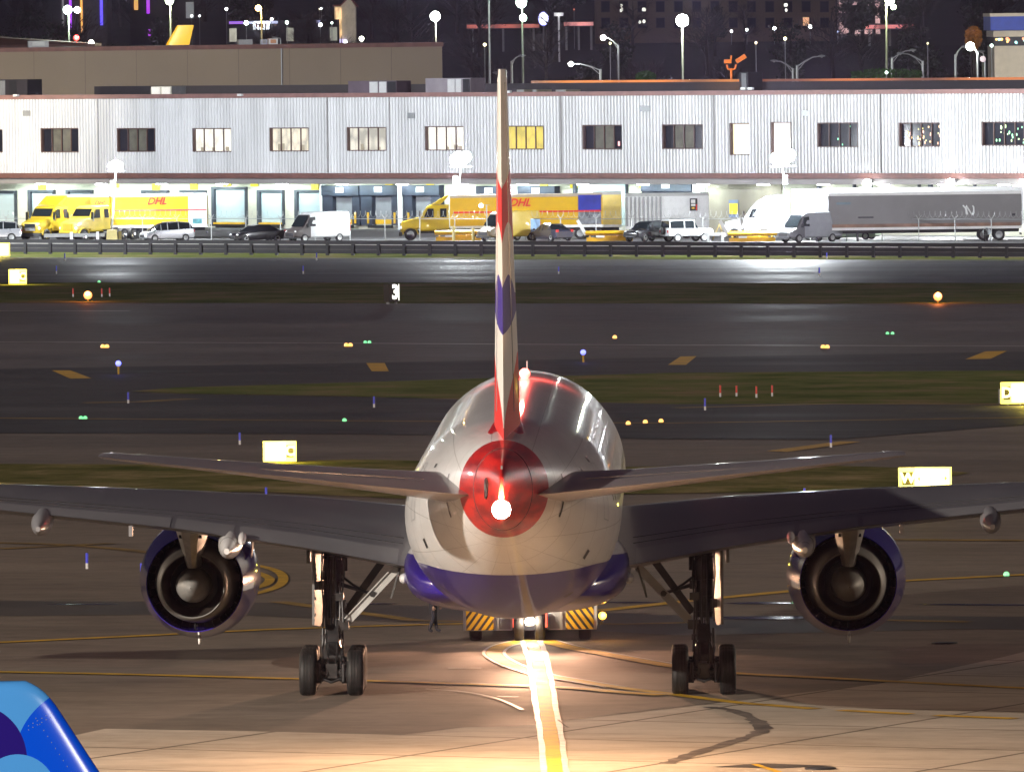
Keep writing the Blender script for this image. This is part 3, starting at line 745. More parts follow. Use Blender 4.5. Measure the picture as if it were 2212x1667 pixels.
    MB().prism([(-1.1, 4.45), (1.1, 4.55), (1.1, 2.15), (0.2, 1.95), (-1.1, 2.05)], 0, s * 0.07, 'x').xf(Mx).build('gear_door', DOORG, plane)
    MB().prism([(-0.6, 4.5), (0.6, 4.5), (0.6, 3.85), (-0.6, 3.85)], s * 0.66, s * 0.76, 'x').xf(Matrix.Translation((gx, 0, 0))).build('gear_door', DOORG, plane)
    a, b = Vector((s * 3.55, -0.4, 3.72)), Vector((s * 5.05, 0.0, 2.12))
    br = MB().bar(a, b, 0.06, 0.24, (0, 1, 0)); d = (b - a).normalized(); nrm = Vector((0, 1, 0)).cross(d)
    br = MB()
    br.bar(a, b, 0.20, 0.09, (0, 1, 0))
    br.bar(a + nrm * 0.11 - Vector((0, .05, 0)), b + nrm * 0.11 - Vector((0, .05, 0)), 0.035, 0.14, (0, 1, 0)).bar(a - nrm * 0.11 - Vector((0, .05, 0)), b - nrm * 0.11 - Vector((0, .05, 0)), 0.035, 0.14, (0, 1, 0))
    bro = br.build('side_brace', GEARL, plane)
    m_ = (a + b) / 2
    MB().tube([m_ + Vector((0, -0.14, 0)), m_ + Vector((0, 0.1, 0))], 0.09, 12).build('brace_pivot', GEARM, bro)
    MB().bar((s * 3.95, 0.7, 3.95), (s * 5.15, 0.9, 2.3), 0.22, 0.16, (0, 1, 0)).build('drag_brace', DARKM, plane)
    MB().tube([(s * 5.3, -0.1, 3.22), (s * 4.85, -0.2, 3.08), m_], [0.07, 0.05, 0.045], 10).tube([(s * 5.3, -0.1, 3.5), (s * 4.9, -0.15, 3.2), (s * 4.65, -0.2, 3.05)], 0.04, 8).build('lock_link', GEARM, plane, True)
    MB().bar((s * 5.3, 0.4, 4.25), (s * 3.3, 0.6, 3.72), 0.2, 0.16, (0, 1, 0)).build('gear_beam', DARKM, plane)
    MB().prism([(-1.0, 3.72), (1.2, 3.72), (1.1, 2.95), (-0.6, 2.78)], 0, 0.05, 'x').xf(Matrix.Translation((s * 3.52, 0, 0)) @ Matrix.Rotation(-s * 0.0, 4, 'Y')).xf(Matrix.Translation((s * 3.52, 0, 3.7)) @ Matrix.Rotation(-s * 0.28, 4, 'Y') @ Matrix.Translation((-s * 3.52, 0, -3.7))).build('gear_door', DOORG, plane)
    MB().ball((s * 3.28, -3.6, 3.55), 0.2, 12, 8, (0.8, 1.6, 0.8)).build('flap_root_fairing', BAWHITE, plane, True)
# ---- nose gear
ng = MB().tube([(0, 25.9, 3.0), (0, 25.9, 0.5)], 0.14, 14).build('nose_gear_leg', GEARL, plane, True)
for q in (-1, 1):
    w = MB().lathe([(0.2, -0.13), (0.36, -0.17), (0.46, -0.14), (0.50, -0.08), (0.50, 0.08), (0.46, 0.14), (0.36, 0.17), (0.2, 0.13)], 'x', (q * 0.34, 25.9, 0.5), 28).build('nose_wheel', RUB, plane, True)
    MB().lathe([(0.02, -0.06), (0.2, -0.12), (0.2, 0.12), (0.02, 0.06)], 'x', (q * 0.34, 25.9, 0.5), 16).build('rim', GEARM, w, True)
    MB().prism([(24.6, 2.6), (27.2, 2.6), (27.2, 1.5), (24.9, 1.5)], 0, 0.05, 'x').xf(Matrix.Translation((q * 0.95, 0, 0))).build('gear_door', HULL, plane)
# ---- lights on the aircraft
TAILL = lamp('tail_lamp', (1.0, 0.86, 0.62), 200.0, sample=False)
BEACL = lamp('beacon_lamp', (1.0, 0.10, 0.07), 5.0, sample=False)
MB().ball((0, -31.98, 6.86), 0.25, 14, 10).build('tail_light', TAILL, plane, True)
light('tail_light_glow', 'POINT', (0, -32.6, 6.80), 7000, (1.0, 0.58, 0.30), parent=plane, shadow_soft_size=0.15)
MB().ball((0, 16, 8.88), .17, 14, 10).build('anti_collision_beacon', BEACL, plane, True)
light('beacon_glow', 'POINT', (0, 15.5, 9.7), 620, (1.0, 0.08, 0.06), parent=plane, shadow_soft_size=0.15)
# exhaust of the auxiliary power unit and the seam round the tail cone
MB().lathe([(.015, -.02), (.26, -.02), (.30, .03), (.22, .12), (.015, .14)], 'x', (-.46, -30.3, 7.35), 20).build('exhaust_outlet', DARKM, plane, True)
mb = MB(); mb.tube([hull_pt(-29.0, 2 * math.pi * k / 48, .004) for k in range(49)], .012, 5); mb.build('cone_seam', DARKM, plane)
MB().bar((0, -31.98, 7.1), (0, -31.2, 7.98), .05, .05).build('tail_ridge', STEEL, plane)
# a few blade aerials on the roof
for y in (4, 22): MB().prism([(y, 8.7), (y - 0.5, 8.7), (y - 0.55, 9.1), (y - 0.35, 9.1)], -0.02, 0.02, 'x').build('aerial', BAWHITE, plane)

# ================================================================== PUSHBACK TUG
TUGW = mat('tug_white', (0.72, 0.73, 0.74), 0.4, var=0.08)
def chevron(name, flip):
    m, nt, b = nodes(name); N, L = nt.nodes, nt.links
    tc = N.new('ShaderNodeTexCoord'); sp = N.new('ShaderNodeSeparateXYZ'); L.new(tc.outputs['Object'], sp.inputs[0])
    a = N.new('ShaderNodeMath'); a.operation = 'MULTIPLY_ADD'; a.inputs[1].default_value = 1.35 * flip
    L.new(sp.outputs['X'], a.inputs[0]); L.new(sp.outputs['Z'], a.inputs[2])
    c = N.new('ShaderNodeMath'); c.operation = 'MULTIPLY'; c.inputs[1].default_value = 3.2; L.new(a.outputs[0], c.inputs[0])
    f = N.new('ShaderNodeMath'); f.operation = 'FRACT'; L.new(c.outputs[0], f.inputs[0])
    g = N.new('ShaderNodeMath'); g.operation = 'GREATER_THAN'; g.inputs[1].default_value = 0.42; L.new(f.outputs[0], g.inputs[0])
    mx = N.new('ShaderNodeMixRGB'); L.new(g.outputs[0], mx.inputs['Fac']); mx.inputs['Color1'].default_value = (0.05, 0.035, 0.04, 1); mx.inputs['Color2'].default_value = (0.88, 0.48, 0.02, 1)
    L.new(mx.outputs['Color'], b.inputs['Base Color']); b.inputs['Roughness'].default_value = 0.45
    return m
tug = thing('aircraft_tug', 'low white pushback tug with yellow and black striped arms under the nose', 'tug', (AX + 0.0147 * 27 + 0.02, AY + 27, gz(0.6)), rz=AYAW)
body = MB().prism([(2.2, 0.35), (8.6, 0.35), (8.6, 1.2), (8.0, 1.35), (4.0, 1.35), (2.2, 1.25)], -2.1, 2.1, 'x').build('chassis', TUGW, tug)
MB().prism([(5.4, 1.35), (8.1, 1.35), (7.8, 1.75), (5.7, 1.75)], -1.9, -0.7, 'x').build('cab', GLASS, tug)
for s in (-1, 1):
    arm = MB().box((s * 1.35 - 0.78, -1.2, 0.36), (s * 1.35 + 0.78, 2.2, 1.15)).build('rear_arm', TUGW, tug)
    MB().box((s * 1.60 - 0.44, -1.235, 0.38), (s * 1.60 + 0.44, -1.203, 1.12)).build('striped_panel', chevron('tug_stripes_' + ('a' if s < 0 else 'b'), -1 if s < 0 else 1), arm)
    MB().box((s * 0.80 - 0.18, -1.23, 0.40), (s * 0.80 + 0.18, -1.203, 1.02)).build('grey_panel', GREYM, arm)
    MB().box((-1.05 if s < 0 else 0.96, -1.26, 0.38), (-1.0 if s < 0 else 1.04, -1.2, 1.1)).build('edge_strip', STEEL, arm)
    for y in (-0.4, 6.8):
        MB().lathe([(0.1, -0.2), (0.36, -0.2), (0.42, -0.14), (0.42, 0.14), (0.36, 0.2), (0.1, 0.2)], 'x', (s * 1.75, y, 0.42), 20).build('wheel', RUB, tug, True)
    MB().box((s * 0.50 - 0.05, -1.15, 0.45), (s * 0.50 + 0.05, -1.05, 1.1)).build('marker_light', lamp('tug_marker_red', (1.0, 0.12, 0.06), 2.5, sample=False), arm)
MB().box((-0.62, -0.2, 0.30), (0.62, 1.4, 0.55)).box((-0.6, 1.2, 0.5), (0.6, 1.6, 1.3)).build('cradle', DARKM, tug)
MB().ball((0.0, -0.98, 0.62), 0.17, 14, 10, (1.0, 0.4, 0.75)).build('work_lamp', lamp('work_lamp', (1.0, 0.9, 0.78), 60, sample=False), tug, True)
pole = MB().tube([(2.25, -0.9, 0.5), (2.32, -0.9, 0.62)], 0.03, 8).build('beacon_bracket', DARKM, tug)
MB().ball((2.32, -0.9, 0.78), 0.13, 12, 8).build('amber_beacon', lamp('amber_lamp', (1.0, 0.45, 0.03), 4, sample=False), tug, True)
light('work_lamp_glow', 'POINT', (0, -1.75, 0.8), 260, (1.0, 0.80, 0.58), parent=tug, shadow_soft_size=0.12)
light('amber_glow', 'POINT', (2.5, -1.15, 0.85), 22, (1.0, 0.45, 0.05), parent=tug, shadow_soft_size=0.1)
# the lit work lamp that floods the apron under the aircraft
LAMPP = plane.matrix_world
LX, LY = AX + 0.0147 * 25.4, AY + 25.4
light('work_lamp_beam', 'SPOT', (LX, LY, 2.1), 230, (1.0, 0.60, 0.36), target=(LX - 0.8, LY - 55, 1.6), spot_size=R(165), spot_blend=0.5, shadow_soft_size=0.12)
for q, pw in ((-26, .6), (-13, .9), (0, .8), (13, .9), (26, .6)):
    a_ = R(q) + AYAW
    light('work_lamp_throw', 'SPOT', (LX + q * .05, LY, 2.25), 5200 * pw, (1.0, 0.53, 0.32), target=(LX + q * .05 + 10 * math.sin(a_), LY - 10 * math.cos(a_), .35), spot_size=R(30), spot_blend=1.0, shadow_soft_size=0.12)
for q, pw in ((-20, .7), (-10, 1), (0, .8), (10, 1), (20, .7)):
    a_ = R(q) + AYAW
    light('work_lamp_throw', 'SPOT', (LX + q * .05, LY, 2.3), 17000 * pw, (1.0, 0.55, 0.33), target=(LX + q * .05 + 40 * math.sin(a_), LY - 40 * math.cos(a_), 2.0), spot_size=R(19), spot_blend=1.0, shadow_soft_size=0.12)

# ================================================================== GROUND CREW
def figure(name, joints, edges, radii, m):
    me = bpy.data.meshes.new(name)
    me.from_pydata(joints, edges, [])
    o = bpy.data.objects.new(name, me); COL.objects.link(o)
    o.modifiers.new('skin', 'SKIN'); sk = me.skin_vertices[0].data
    for i, r in enumerate(radii): sk[i].radius = (r, r)
    sk[0].use_root = True
    sb = o.modifiers.new('sub', 'SUBSURF'); sb.levels = 2; sb.render_levels = 2
    dg = bpy.context.evaluated_depsgraph_get()
    me2 = bpy.data.meshes.new_from_object(o.evaluated_get(dg))
    bpy.data.objects.remove(o)
    for p in me2.polygons: p.use_smooth = True
    me2.materials.clear(); me2.materials.append(m)
    o2 = bpy.data.objects.new(name, me2); COL.objects.link(o2)
    return o2
g = gp(936, 1366)
NAVY = mat('navy_clothing', (0.02, 0.02, 0.03), 0.8, var=0.3, scale=6)
SKIN = mat('skin', (0.4, 0.24, 0.17), 0.55)
J = [(0, 0, .96), (0, 0, 1.18), (0, .01, 1.42), (0, .01, 1.52), (0, -.01, 1.62), (0, -.02, 1.72), (-.1, 0, .9), (-.11, -.06, .5), (-.11, .1, .1), (-.11, -.02, .05), (.1, 0, .9), (.11, -.02, .5), (.11, -.08, .1), (.11, -.22, .05),
     (-.19, .01, 1.4), (-.25, .04, 1.12), (-.24, -.08, .88), (.19, .01, 1.4), (.25, -.02, 1.12), (.23, -.14, .9)]
E = [(0, 1), (1, 2), (2, 3), (3, 4), (4, 5), (0, 6), (6, 7), (7, 8), (8, 9), (0, 10), (10, 11), (11, 12), (12, 13), (2, 14), (14, 15), (15, 16), (2, 17), (17, 18), (18, 19)]
RR = [.15, .15, .16, .06, .09, .085, .11, .075, .055, .05, .11, .075, .055, .05, .075, .055, .04, .075, .055, .04]
per = figure('person', J, E, RR, NAVY)
per.location = g; per.rotation_euler = (0, 0, R(70))
tag(per, 'ground worker in dark clothes and a bright vest walking left of the tug', 'person')
vest = MB()
vr = []
for z, a, b_ in ((1.0, .19, .16), (1.2, .2, .17), (1.38, .22, .17), (1.45, .14, .12)):
    vr.append([Vector((a * math.cos(t), b_ * math.sin(t), z)) for t in [2 * math.pi * k / 20 for k in range(20)]])
vest.loft(vr, cap=False).build('safety_vest', mat('vest_lime', (0.45, 0.72, 0.05), 0.6), per, True)
hr = MB().ball((0, -.015, 1.75), 0.1, 14, 10, (1, 1.05, 0.75)).build('cap', BLACK, per, True)
for q in (-1, 1):
    MB().ball((q * .035, -.105, 1.69), .012, 8, 6).build('eye', SKIN, per, True); MB().ball((q * .09, 0, 1.67), .025, 8, 6, (.4, .8, 1.2)).build('ear', SKIN, per, True)
MB().ball((0, -.115, 1.66), .018, 8, 6, (.7, 1, 1.2)).build('nose', SKIN, per, True); MB().ball((0, -.1, 1.61), .022, 8, 6, (1.4, .5, .4)).build('mouth', SKIN, per, True)
for q, (hx, hy, hz) in ((-1, (-.24, -.1, .83)), (1, (.23, -.17, .85))):
    hd = MB(); hd.ball((hx, hy, hz), .042, 10, 8, (.5, .9, 1.1))
    for k in range(4): hd.tube([(hx, hy - .03 + .02 * k, hz - .03), (hx - q * .01, hy - .032 + .02 * k, hz - .075 - .006 * (k in (1, 2))), (hx - q * .025, hy - .03 + .02 * k, hz - .10)], [.009, .008, .006], 6)
    hd.tube([(hx - q * .01, hy - .04, hz), (hx - q * .02, hy - .065, hz - .035), (hx - q * .02, hy - .07, hz - .06)], [.011, .009, .007], 6)
    hd.build('hand', SKIN, per, True)
# ================================================================== LANDSIDE: lot, warehouse
a, b = gp(0, 547), gp(PW, 558); d_ = (b - a).normalized(); a, b = a - d_ * 150, b + d_ * 150; nb_ = Vector((-d_.y, d_.x, 0)) * 4.5
a, b = a + nb_, b + nb_
lotm = MB()
lotm.add([(a.x, a.y + 1.5, lz(a.x)), (b.x, b.y + 1.5, lz(b.x)), (b.x + 60, 1150, lz(b.x + 60)), (a.x - 60, 1250, lz(a.x - 60))], [(0, 1, 2, 3)])
struct(lotm.build('car_park', LOTM))
mb = MB()
mb.add([(a.x, a.y + 0.6, gz(a.x)), (b.x, b.y + 0.6, gz(b.x)), (b.x, b.y + 1.5, lz(b.x)), (a.x, a.y + 1.5, lz(a.x))], [(0, 1, 2, 3)])
struct(mb.build('embankment', CONC))

WA, WB = at(0, 500, 1000), at(PW, 500, 922)
WDIR = Vector((WB.x - WA.x, WB.y - WA.y, 0)).normalized(); WYAW = math.atan2(WDIR.y, WDIR.x)
WN = Vector((-WDIR.y, WDIR.x, 0))      # away from the camera
WZ = 0.55
WROOT = Vector((WA.x, WA.y, WZ))
def wuv(px, py, off=0.0):
    d = ray(px, py); o = Vector((0, 0, CAMZ))
    t = ((WROOT + WN * off) - o).dot(WN) / d.dot(WN)
    p = o + d * t - WROOT
    return p.dot(WDIR), p.z
WALLM = mat('corrugated_white', (0.76, 0.76, 0.77), 0.5, var=0.13, scale=0.55, stretch=(1, 1, 0.12))
DOCKW = mat('dock_wall_cream', (0.56, 0.54, 0.44), 0.8, var=0.14, scale=0.5)
DOCKG = mat('dock_wall_stained', (0.30, 0.27, 0.21), 0.85, var=0.3, scale=0.4, stretch=(1, 1, 0.25))
FASC = mat('fascia_grey', (0.30, 0.28, 0.27), 0.7, var=0.12, scale=0.3)
WFRAME = mat('window_frame_brown', (0.10, 0.055, 0.045), 0.55)
ROOFM = mat('roof_bitumen', (0.05, 0.045, 0.05), 0.8)
WGL = mat('window_glass_dark', (0.018, 0.02, 0.028), 0.12, spec=0.5)
DOORM = mat('dock_door', (0.42, 0.52, 0.55), 0.55, var=0.05, scale=0.6)
PADM = mat('dock_pad', (0.022, 0.03, 0.05), 0.6, var=0.35, scale=1.2)
def litglass(name, col, st, var=0.35, sc_=1.3):
    if name in MATS: return MATS[name]
    m, nt, b = nodes(name); N, L = nt.nodes, nt.links
    tc = N.new('ShaderNodeTexCoord'); mp = N.new('ShaderNodeMapping'); mp.inputs['Scale'].default_value = (1, 1, 0.6)
    nz = N.new('ShaderNodeTexVoronoi'); nz.inputs['Scale'].default_value = sc_; nz.feature = 'F1'
    L.new(tc.outputs['Object'], mp.inputs['Vector']); L.new(mp.outputs['Vector'], nz.inputs['Vector'])
    cr = N.new('ShaderNodeValToRGB')
    cr.color_ramp.elements[0].color = (*col, 1); cr.color_ramp.elements[0].position = 0.35
    cr.color_ramp.elements[1].color = tuple(c * (1 - var) for c in col) + (1,); cr.color_ramp.elements[1].position = 0.75
    L.new(nz.outputs['Distance'], cr.inputs['Fac']); L.new(cr.outputs['Color'], b.inputs['Emission Color'])
    b.inputs['Emission Strength'].default_value = st; setc(b.inputs['Base Color'], (0.1, 0.1, 0.1)); b.inputs['Roughness'].default_value = 0.15
    m.cycles.emission_sampling = 'NONE'
    MATS[name] = m; return m
wh = thing('warehouse', 'long white corrugated cargo warehouse with loading docks behind the trucks', 'warehouse', WROOT, WYAW)
U0, U1 = -70.0, 190.0
zb, zt = wuv(0, 374)[1], wuv(0, 215)[1]
wins = [(-82, 280, 8, 329, 'd2'), (90, 277, 172, 329, 'd'), (254, 277, 336, 328, 'd'), (418, 277, 502, 328, 'w1'), (584, 276, 669, 327, 'w2'), (751, 275, 836, 326, 'w3'), (920, 273, 1004, 325, 'w1'), (1092, 272, 1176, 323, 'y'), (1260, 270, 1346, 323, 'd3'), (1432, 269, 1519, 322, 'd'), (1578, 266, 1621, 335, 'c'), (1667, 264, 1710, 345, 'w4'), (1767, 265, 1855, 318, 'g'), (1943, 265, 2033, 317, 'o'), (2122, 263, 2214, 315, 'g2')]
WR = []
for (x0, y0, x1, y1, k) in wins:
    u0, u1 = wuv(x0, (y0 + y1) / 2)[0], wuv(x1, (y0 + y1) / 2)[0]
    xm = (x0 + x1) / 2
    WR.append((u0, u1, wuv(xm, y1)[1], wuv(xm, y0)[1], k))
mb = MB()
RIB = 0.37
prof = [(0, 0), (0.26, 0), (0.40, -0.15), (0.86, -0.15)]
def ribbed(u0, u1, z0, z1):
    us = [u0]; k = math.floor(u0 / RIB)
    while True:
        done = False
        for f, y in prof:
            u = (k + f) * RIB
            if u > u1 - 1e-3: done = True; break
            if u > u0 + 1e-3: us.append(u)
        if done: break
        k += 1
    us.append(u1)
    def yv(u):
        f = (u / RIB) % 1.0
        for i in range(4):
            a_, b_ = prof[i], (prof[i + 1] if i < 3 else (1.0, 0))
            if a_[0] <= f <= b_[0]: return a_[1] + (b_[1] - a_[1]) * (f - a_[0]) / (b_[0] - a_[0])
        return 0
    vs, fs = [], []
    for i, u in enumerate(us):
        y = yv(u); vs += [(u, y, z0), (u, y, z1)]
        if i: fs.append((2 * i - 2, 2 * i, 2 * i + 1, 2 * i - 1))
    mb.add(vs, fs)
cu = U0
for (u0, u1, z0, z1, k) in WR:
    ribbed(cu, u0, zb, zt); ribbed(u0, u1, zb, z0); ribbed(u0, u1, z1, zt); cu = u1
ribbed(cu, U1, zb, zt)
mb.build('upper_wall', WALLM, wh, recalc=False)
mb = MB().box((U0, 0.32, zb), (U1, 0.5, zt)).box((U0, 30, 0), (U1, 30.3, zt - 0.1))
# (windows stand in front of this backing wall)
mb.build('backing_wall', FASC, wh)
MB().box((U0, -0.28, zt), (U1, 0.5, wuv(0, 206)[1])).build('roof_trim', mat('trim_rose', (0.26, 0.135, 0.12), 0.55, var=0.15), wh)
z5, z6 = wuv(0, 385)[1], wuv(0, 397)[1]
MB().box((U0, -0.22, z5), (U1, 0.4, zb)).build('lower_trim', BROWNTRIM, wh)
MB().box((U0, 0.1, z6), (U1, 2.6, z5)).build('fascia', FASC, wh)
for px_ in (215, 710, 845, 1215, 1545, 1905):
    u = wuv(px_, 300)[0]
    MB().tube([(u, -.2, zb + .05), (u, -.2, zt + .02)], .07, 8).build('downpipe', mat('pipe_grey', (0.34, 0.33, 0.33), 0.6), wh)
for px_, py_, w__ in ((60, 245, .5), (890, 250, .4), (1395, 235, .6), (1742, 245, .4)):
    u, z_q = wuv(px_, py_)
    MB().box((u - w__, -.16, z_q - .25), (u + w__, -.1, z_q + .25)).build('wall_vent', GREYM, wh)
MB().box((U0, 0.5, zt - 0.05), (U1, 30, zt + 0.1)).build('roof', ROOFM, wh)
MB().box((U0, 28, zt), (U1, 28.6, zt + 0.9)).build('rear_parapet', ROOFM, wh)
DO = 2.6
MB().box((U0, DO, 0), (U1, DO + 0.4, z6 + 0.2)).build('dock_wall', DOCKW, wh)
WCOL = {'d': None, 'd2': None, 'd3': None, 'g': None, 'o': None, 'g2': None,
        'w1': litglass('lit_office_white', (1.0, 0.97, 0.86), 1.3, 0.3), 'w2': litglass('lit_office_warm', (1.0, 0.92, 0.72), 1.05, 0.45), 'w3': litglass('lit_office_cream', (1.0, 0.94, 0.78), 0.95, 0.5),
        'w4': litglass('lit_office_bright', (1.0, 0.99, 0.95), 2.2, 0.1), 'y': litglass('lit_office_yellow', (1.0, 0.78, 0.10), 1.0, 0.3), 'c': litglass('lit_office_lemon', (1.0, 0.93, 0.62), 1.25, 0.15)}
BLIND = mat('window_blind', (0.12, 0.115, 0.09), 0.8, var=0.3)
for (u0, u1, z0, z1, k) in WR:
    m = WCOL[k]; W = u1 - u0
    fr = MB().box((u0, -0.10, z0), (u0 + 0.13, 0.30, z1)).box((u1 - 0.07, -0.10, z0), (u1, 0.30, z1)).box((u0 + 0.13, -0.12, z0 - 0.05), (u1 - 0.07, 0.30, z0 + 0.07)).box((u0 + 0.13, -0.08, z1 - 0.09), (u1 - 0.07, 0.30, z1))
    n = 4 if W > 2.6 else 1
    for i in range(1, n): fr.box((u0 + W * i / n - 0.05, 0.10, z0 + 0.07), (u0 + W * i / n + 0.05, 0.20, z1 - 0.09))
    wo = fr.build('window', WFRAME, wh)
    MB().box((u0 + 0.13, 0.21, z0 + 0.07), (u1 - 0.07, 0.24, z1 - 0.09)).build('pane', m if m else WGL, wo)
    if k in ('d', 'd2', 'd3'):
        bl = MB()
        for i in range(1, 3): bl.box((u0 + W * i / n + 0.12, 0.19, z0 + 0.1), (u0 + W * (i + 1) / n - 0.12, 0.205, z1 - 0.1))
        bl.build('blind', BLIND, wo)
    if k == 'd3': MB().box((u1 - 0.75, 0.185, z0 + 0.3), (u1 - 0.55, 0.205, z0 + 0.7)).build('red_lamp', lamp('red_sign', (1, 0.08, 0.05), 1.5, sample=False), wo)
    if k in ('g', 'o', 'g2'):
        cols = {'g': [(0.02, 0.9, 0.35)], 'o': [(1.0, 0.5, 0.03), (1.0, 0.25, 0.02), (0.9, 0.75, 0.05)], 'g2': [(0.02, 0.9, 0.25), (0.5, 0.9, 0.1)]}[k]
        rnd = random.Random(k)
        for ci, c in enumerate(cols):
            st = MB()
            for q in range(9 if k != 'g' else 4):
                f = rnd.uniform(0.3, 0.95) if k != 'o' else rnd.uniform(0.08, 0.95)
                uu, zz = u0 + W * f, z0 + (z1 - z0) * rnd.uniform(0.08, 0.85)
                st.ball((uu, 0.16, zz), rnd.uniform(0.05, 0.1), 8, 6, (1, 0.3, rnd.uniform(0.8, 2.2)))
            o = st.build('string_lights', lamp('decor_%s_%d' % (k, ci), c, 1.6, sample=False), wo); o['kind'] = 'stuff'
    if k in ('w2', 'w3', 'w1'):
        ds = MB()
        rnd = random.Random(int(u0 * 10))
        for q in range(3):
            uu = u0 + W * rnd.uniform(0.15, 0.8)
            ds.box((uu, 0.195, z0 + 0.08), (uu + rnd.uniform(0.25, 0.6), 0.208, z0 + rnd.uniform(0.25, 0.7)))
        ds.build('office_furniture', mat('furniture_tan', (0.5, 0.42, 0.3), 0.7), wo)['kind'] = 'stuff'
# docks --------------------------------------------------------------
def drect(x0, y0, x1, y1):
    ym, xm = (y0 + y1) / 2, (x0 + x1) / 2
    return wuv(x0, ym, DO)[0], wuv(x1, ym, DO)[0], wuv(xm, y1, DO)[1], wuv(xm, y0, DO)[1]
SIGNY = mat('bay_sign_yellow', (0.85, 0.62, 0.02), 0.5)
def dock_door(x0, y0, x1, y1=499, lev=False, lab=None, m=None):
    u0, u1, z0, z1 = drect(x0, y0, x1, y1)
    fr = MB().box((u0, DO - 0.35, 0.75), (u0 + 0.34, DO + 0.05, z1)).box((u1 - 0.12, DO - 0.35, 0.75), (u1, DO + 0.05, z1)).box((u0 + 0.34, DO - 0.35, z1 - 0.2), (u1 - 0.12, DO + 0.05, z1))
    d = fr.build('dock_door', mat('door_frame', (0.05, 0.06, 0.075), 0.6), wh)
    pn = MB()
    zz = 0.8
    while zz < z1 - 0.25:
        pn.box((u0 + 0.34, DO - 0.06, zz), (u1 - 0.12, DO - 0.02, min(zz + 0.55, z1 - 0.2))); zz += 0.56
    pn.build('door_panel', m or DOORM, d)
    if lev:
        MB().box((u0 + 0.3, DO - 0.9, 0.62), (u1 - 0.1, DO - 0.07, 0.78)).build('dock_leveller', DARKM, d)
        MB().box((u0 + 0.34, DO - 0.5, 0.78), (u1 - 0.1, DO - 0.07, 0.95)).build('safety_edge', YELP, d)
def bay_sign(x, y, w=16, h=14, m=SIGNY):
    u0, u1, z0, z1 = drect(x - w / 2, y - h / 2, x + w / 2, y + h / 2)
    o = MB().box((u0, DO - 0.12, z0), (u1, DO - 0.04, z1)).build('bay_sign', m, wh)
    return o
def sheltered_dock(x0, y0, x1, y1, ix0, ix1, iy0, sg=True):
    u0, u1, z0, z1 = drect(x0, y0, x1, y1); v0, v1, _, w1 = drect(ix0, iy0, ix1, y1)
    p = MB().box((u0, DO - 0.6, 0.75), (v0, DO, z1)).box((v1, DO - 0.6, 0.75), (u1, DO, z1)).box((v0, DO - 0.55, w1), (v1, DO, z1)).box((u0, DO - 0.75, z1 - 0.9), (u1, DO - 0.6, z1))
    d = p.build('dock_shelter', PADM, wh)
    MB().box((v0, DO - 0.08, 1.1), (v1, DO - 0.03, w1)).build('door_panel', mat('dock_door_grey', (0.22, 0.23, 0.25), 0.6), d)
    MB().box((v0, DO - 0.14, 0.85), (v1, DO - 0.08, 1.25)).build('safety_edge', YELP, d)
    MB().box((v0 - 0.25, DO - 0.9, 0.5), (v1 + 0.2, DO - 0.6, 0.75)).build('dock_bumper', BLACK, d)
    for q in (v0 - 0.5, v1 + 0.35): MB().box((q, DO - 0.72, 0.9), (q + 0.18, DO - 0.62, 1.9)).build('yellow_post', YELP, d)
    if sg:
        um = (u0 + u1) / 2
        MB().box((um - 0.45, DO - 0.80, z1 - 0.62), (um + 0.45, DO - 0.76, z1 - 0.15)).build('bay_number_plate', WHITE, d)
for q in ((-30, 412, 38), (65, 410, 121), (147, 410, 203), (310, 411, 367), (393, 411, 448), (560, 410, 616), (641, 410, 699)): dock_door(*q, lev=True)
dock_door(462, 404, 536, lev=True)
dock_door(1243, 393, 1358, m=mat('dock_door_green', (0.42, 0.52, 0.50), 0.55))
dock_door(1770, 390, 1850, m=DOCKW); dock_door(1880, 388, 1990, m=DOCKW); dock_door(2010, 388, 2110, m=DOCKW)
for q in ((706, 401, 786, 498, 728, 770, 425), (789, 400, 870, 498, 813, 855, 424), (880, 400, 960, 498, 900, 940, 423), (1040, 402, 1096, 498, 1050, 1090, 424), (1130, 402, 1210, 498, 1150, 1190, 424), (1396, 391, 1505, 498, 1425, 1470, 422)): sheltered_dock(*q)
for x, y in ((92, 404), (250, 399), (338, 404), (420, 403), (551, 396), (492, 396), (682, 404), (842, 396), (930, 395), (1176, 395), (1241, 399), (1390, 399)): bay_sign(x, y)
MB().box((drect(1507, 400, 1520, 490)[0], DO - 0.7, 0.3), (drect(1512, 400, 1525, 490)[1], DO, z6 + 0.1)).build('pilaster', WHITE, wh)
MB().box((drect(702, 400, 706, 490)[0], DO - 0.7, 0.3), (drect(702, 400, 706, 490)[1], DO, z6 + 0.1)).build('pilaster', WHITE, wh)
MB().box((drect(870, 400, 879, 490)[0], DO - 0.7, 0.3), (drect(870, 400, 879, 490)[1], DO, z6 + 0.1)).build('pilaster', WHITE, wh)
u0, u1, z0, z1 = drect(1530, 398, 1690, 505)
MB().box((u0, DO - 0.1, 0.2), (u1, DO - 0.02, z6)).build('stained_wall_panel', DOCKG, wh)
u0, u1, z0, z1 = drect(1577, 432, 1597, 470)
d = MB().box((u0, DO - 0.18, z0), (u1, DO - 0.12, z1)).build('notice_board', mat('notice_blue', (0.15, 0.2, 0.32), 0.6), wh)
MB().box((u0 + 0.1, DO - 0.22, z0 + 0.3), (u1 - 0.02, DO - 0.18, z1 - 0.3)).build('notice', SIGNY, d)
MB().box((drect(1766, 388, 1775, 395)[0], DO - 0.5, drect(1766, 387, 1840, 391)[2]), (drect(1766, 388, 1852, 395)[1], DO - 0.36, drect(1766, 387, 1840, 391)[3])).build('door_header', YELP, wh)
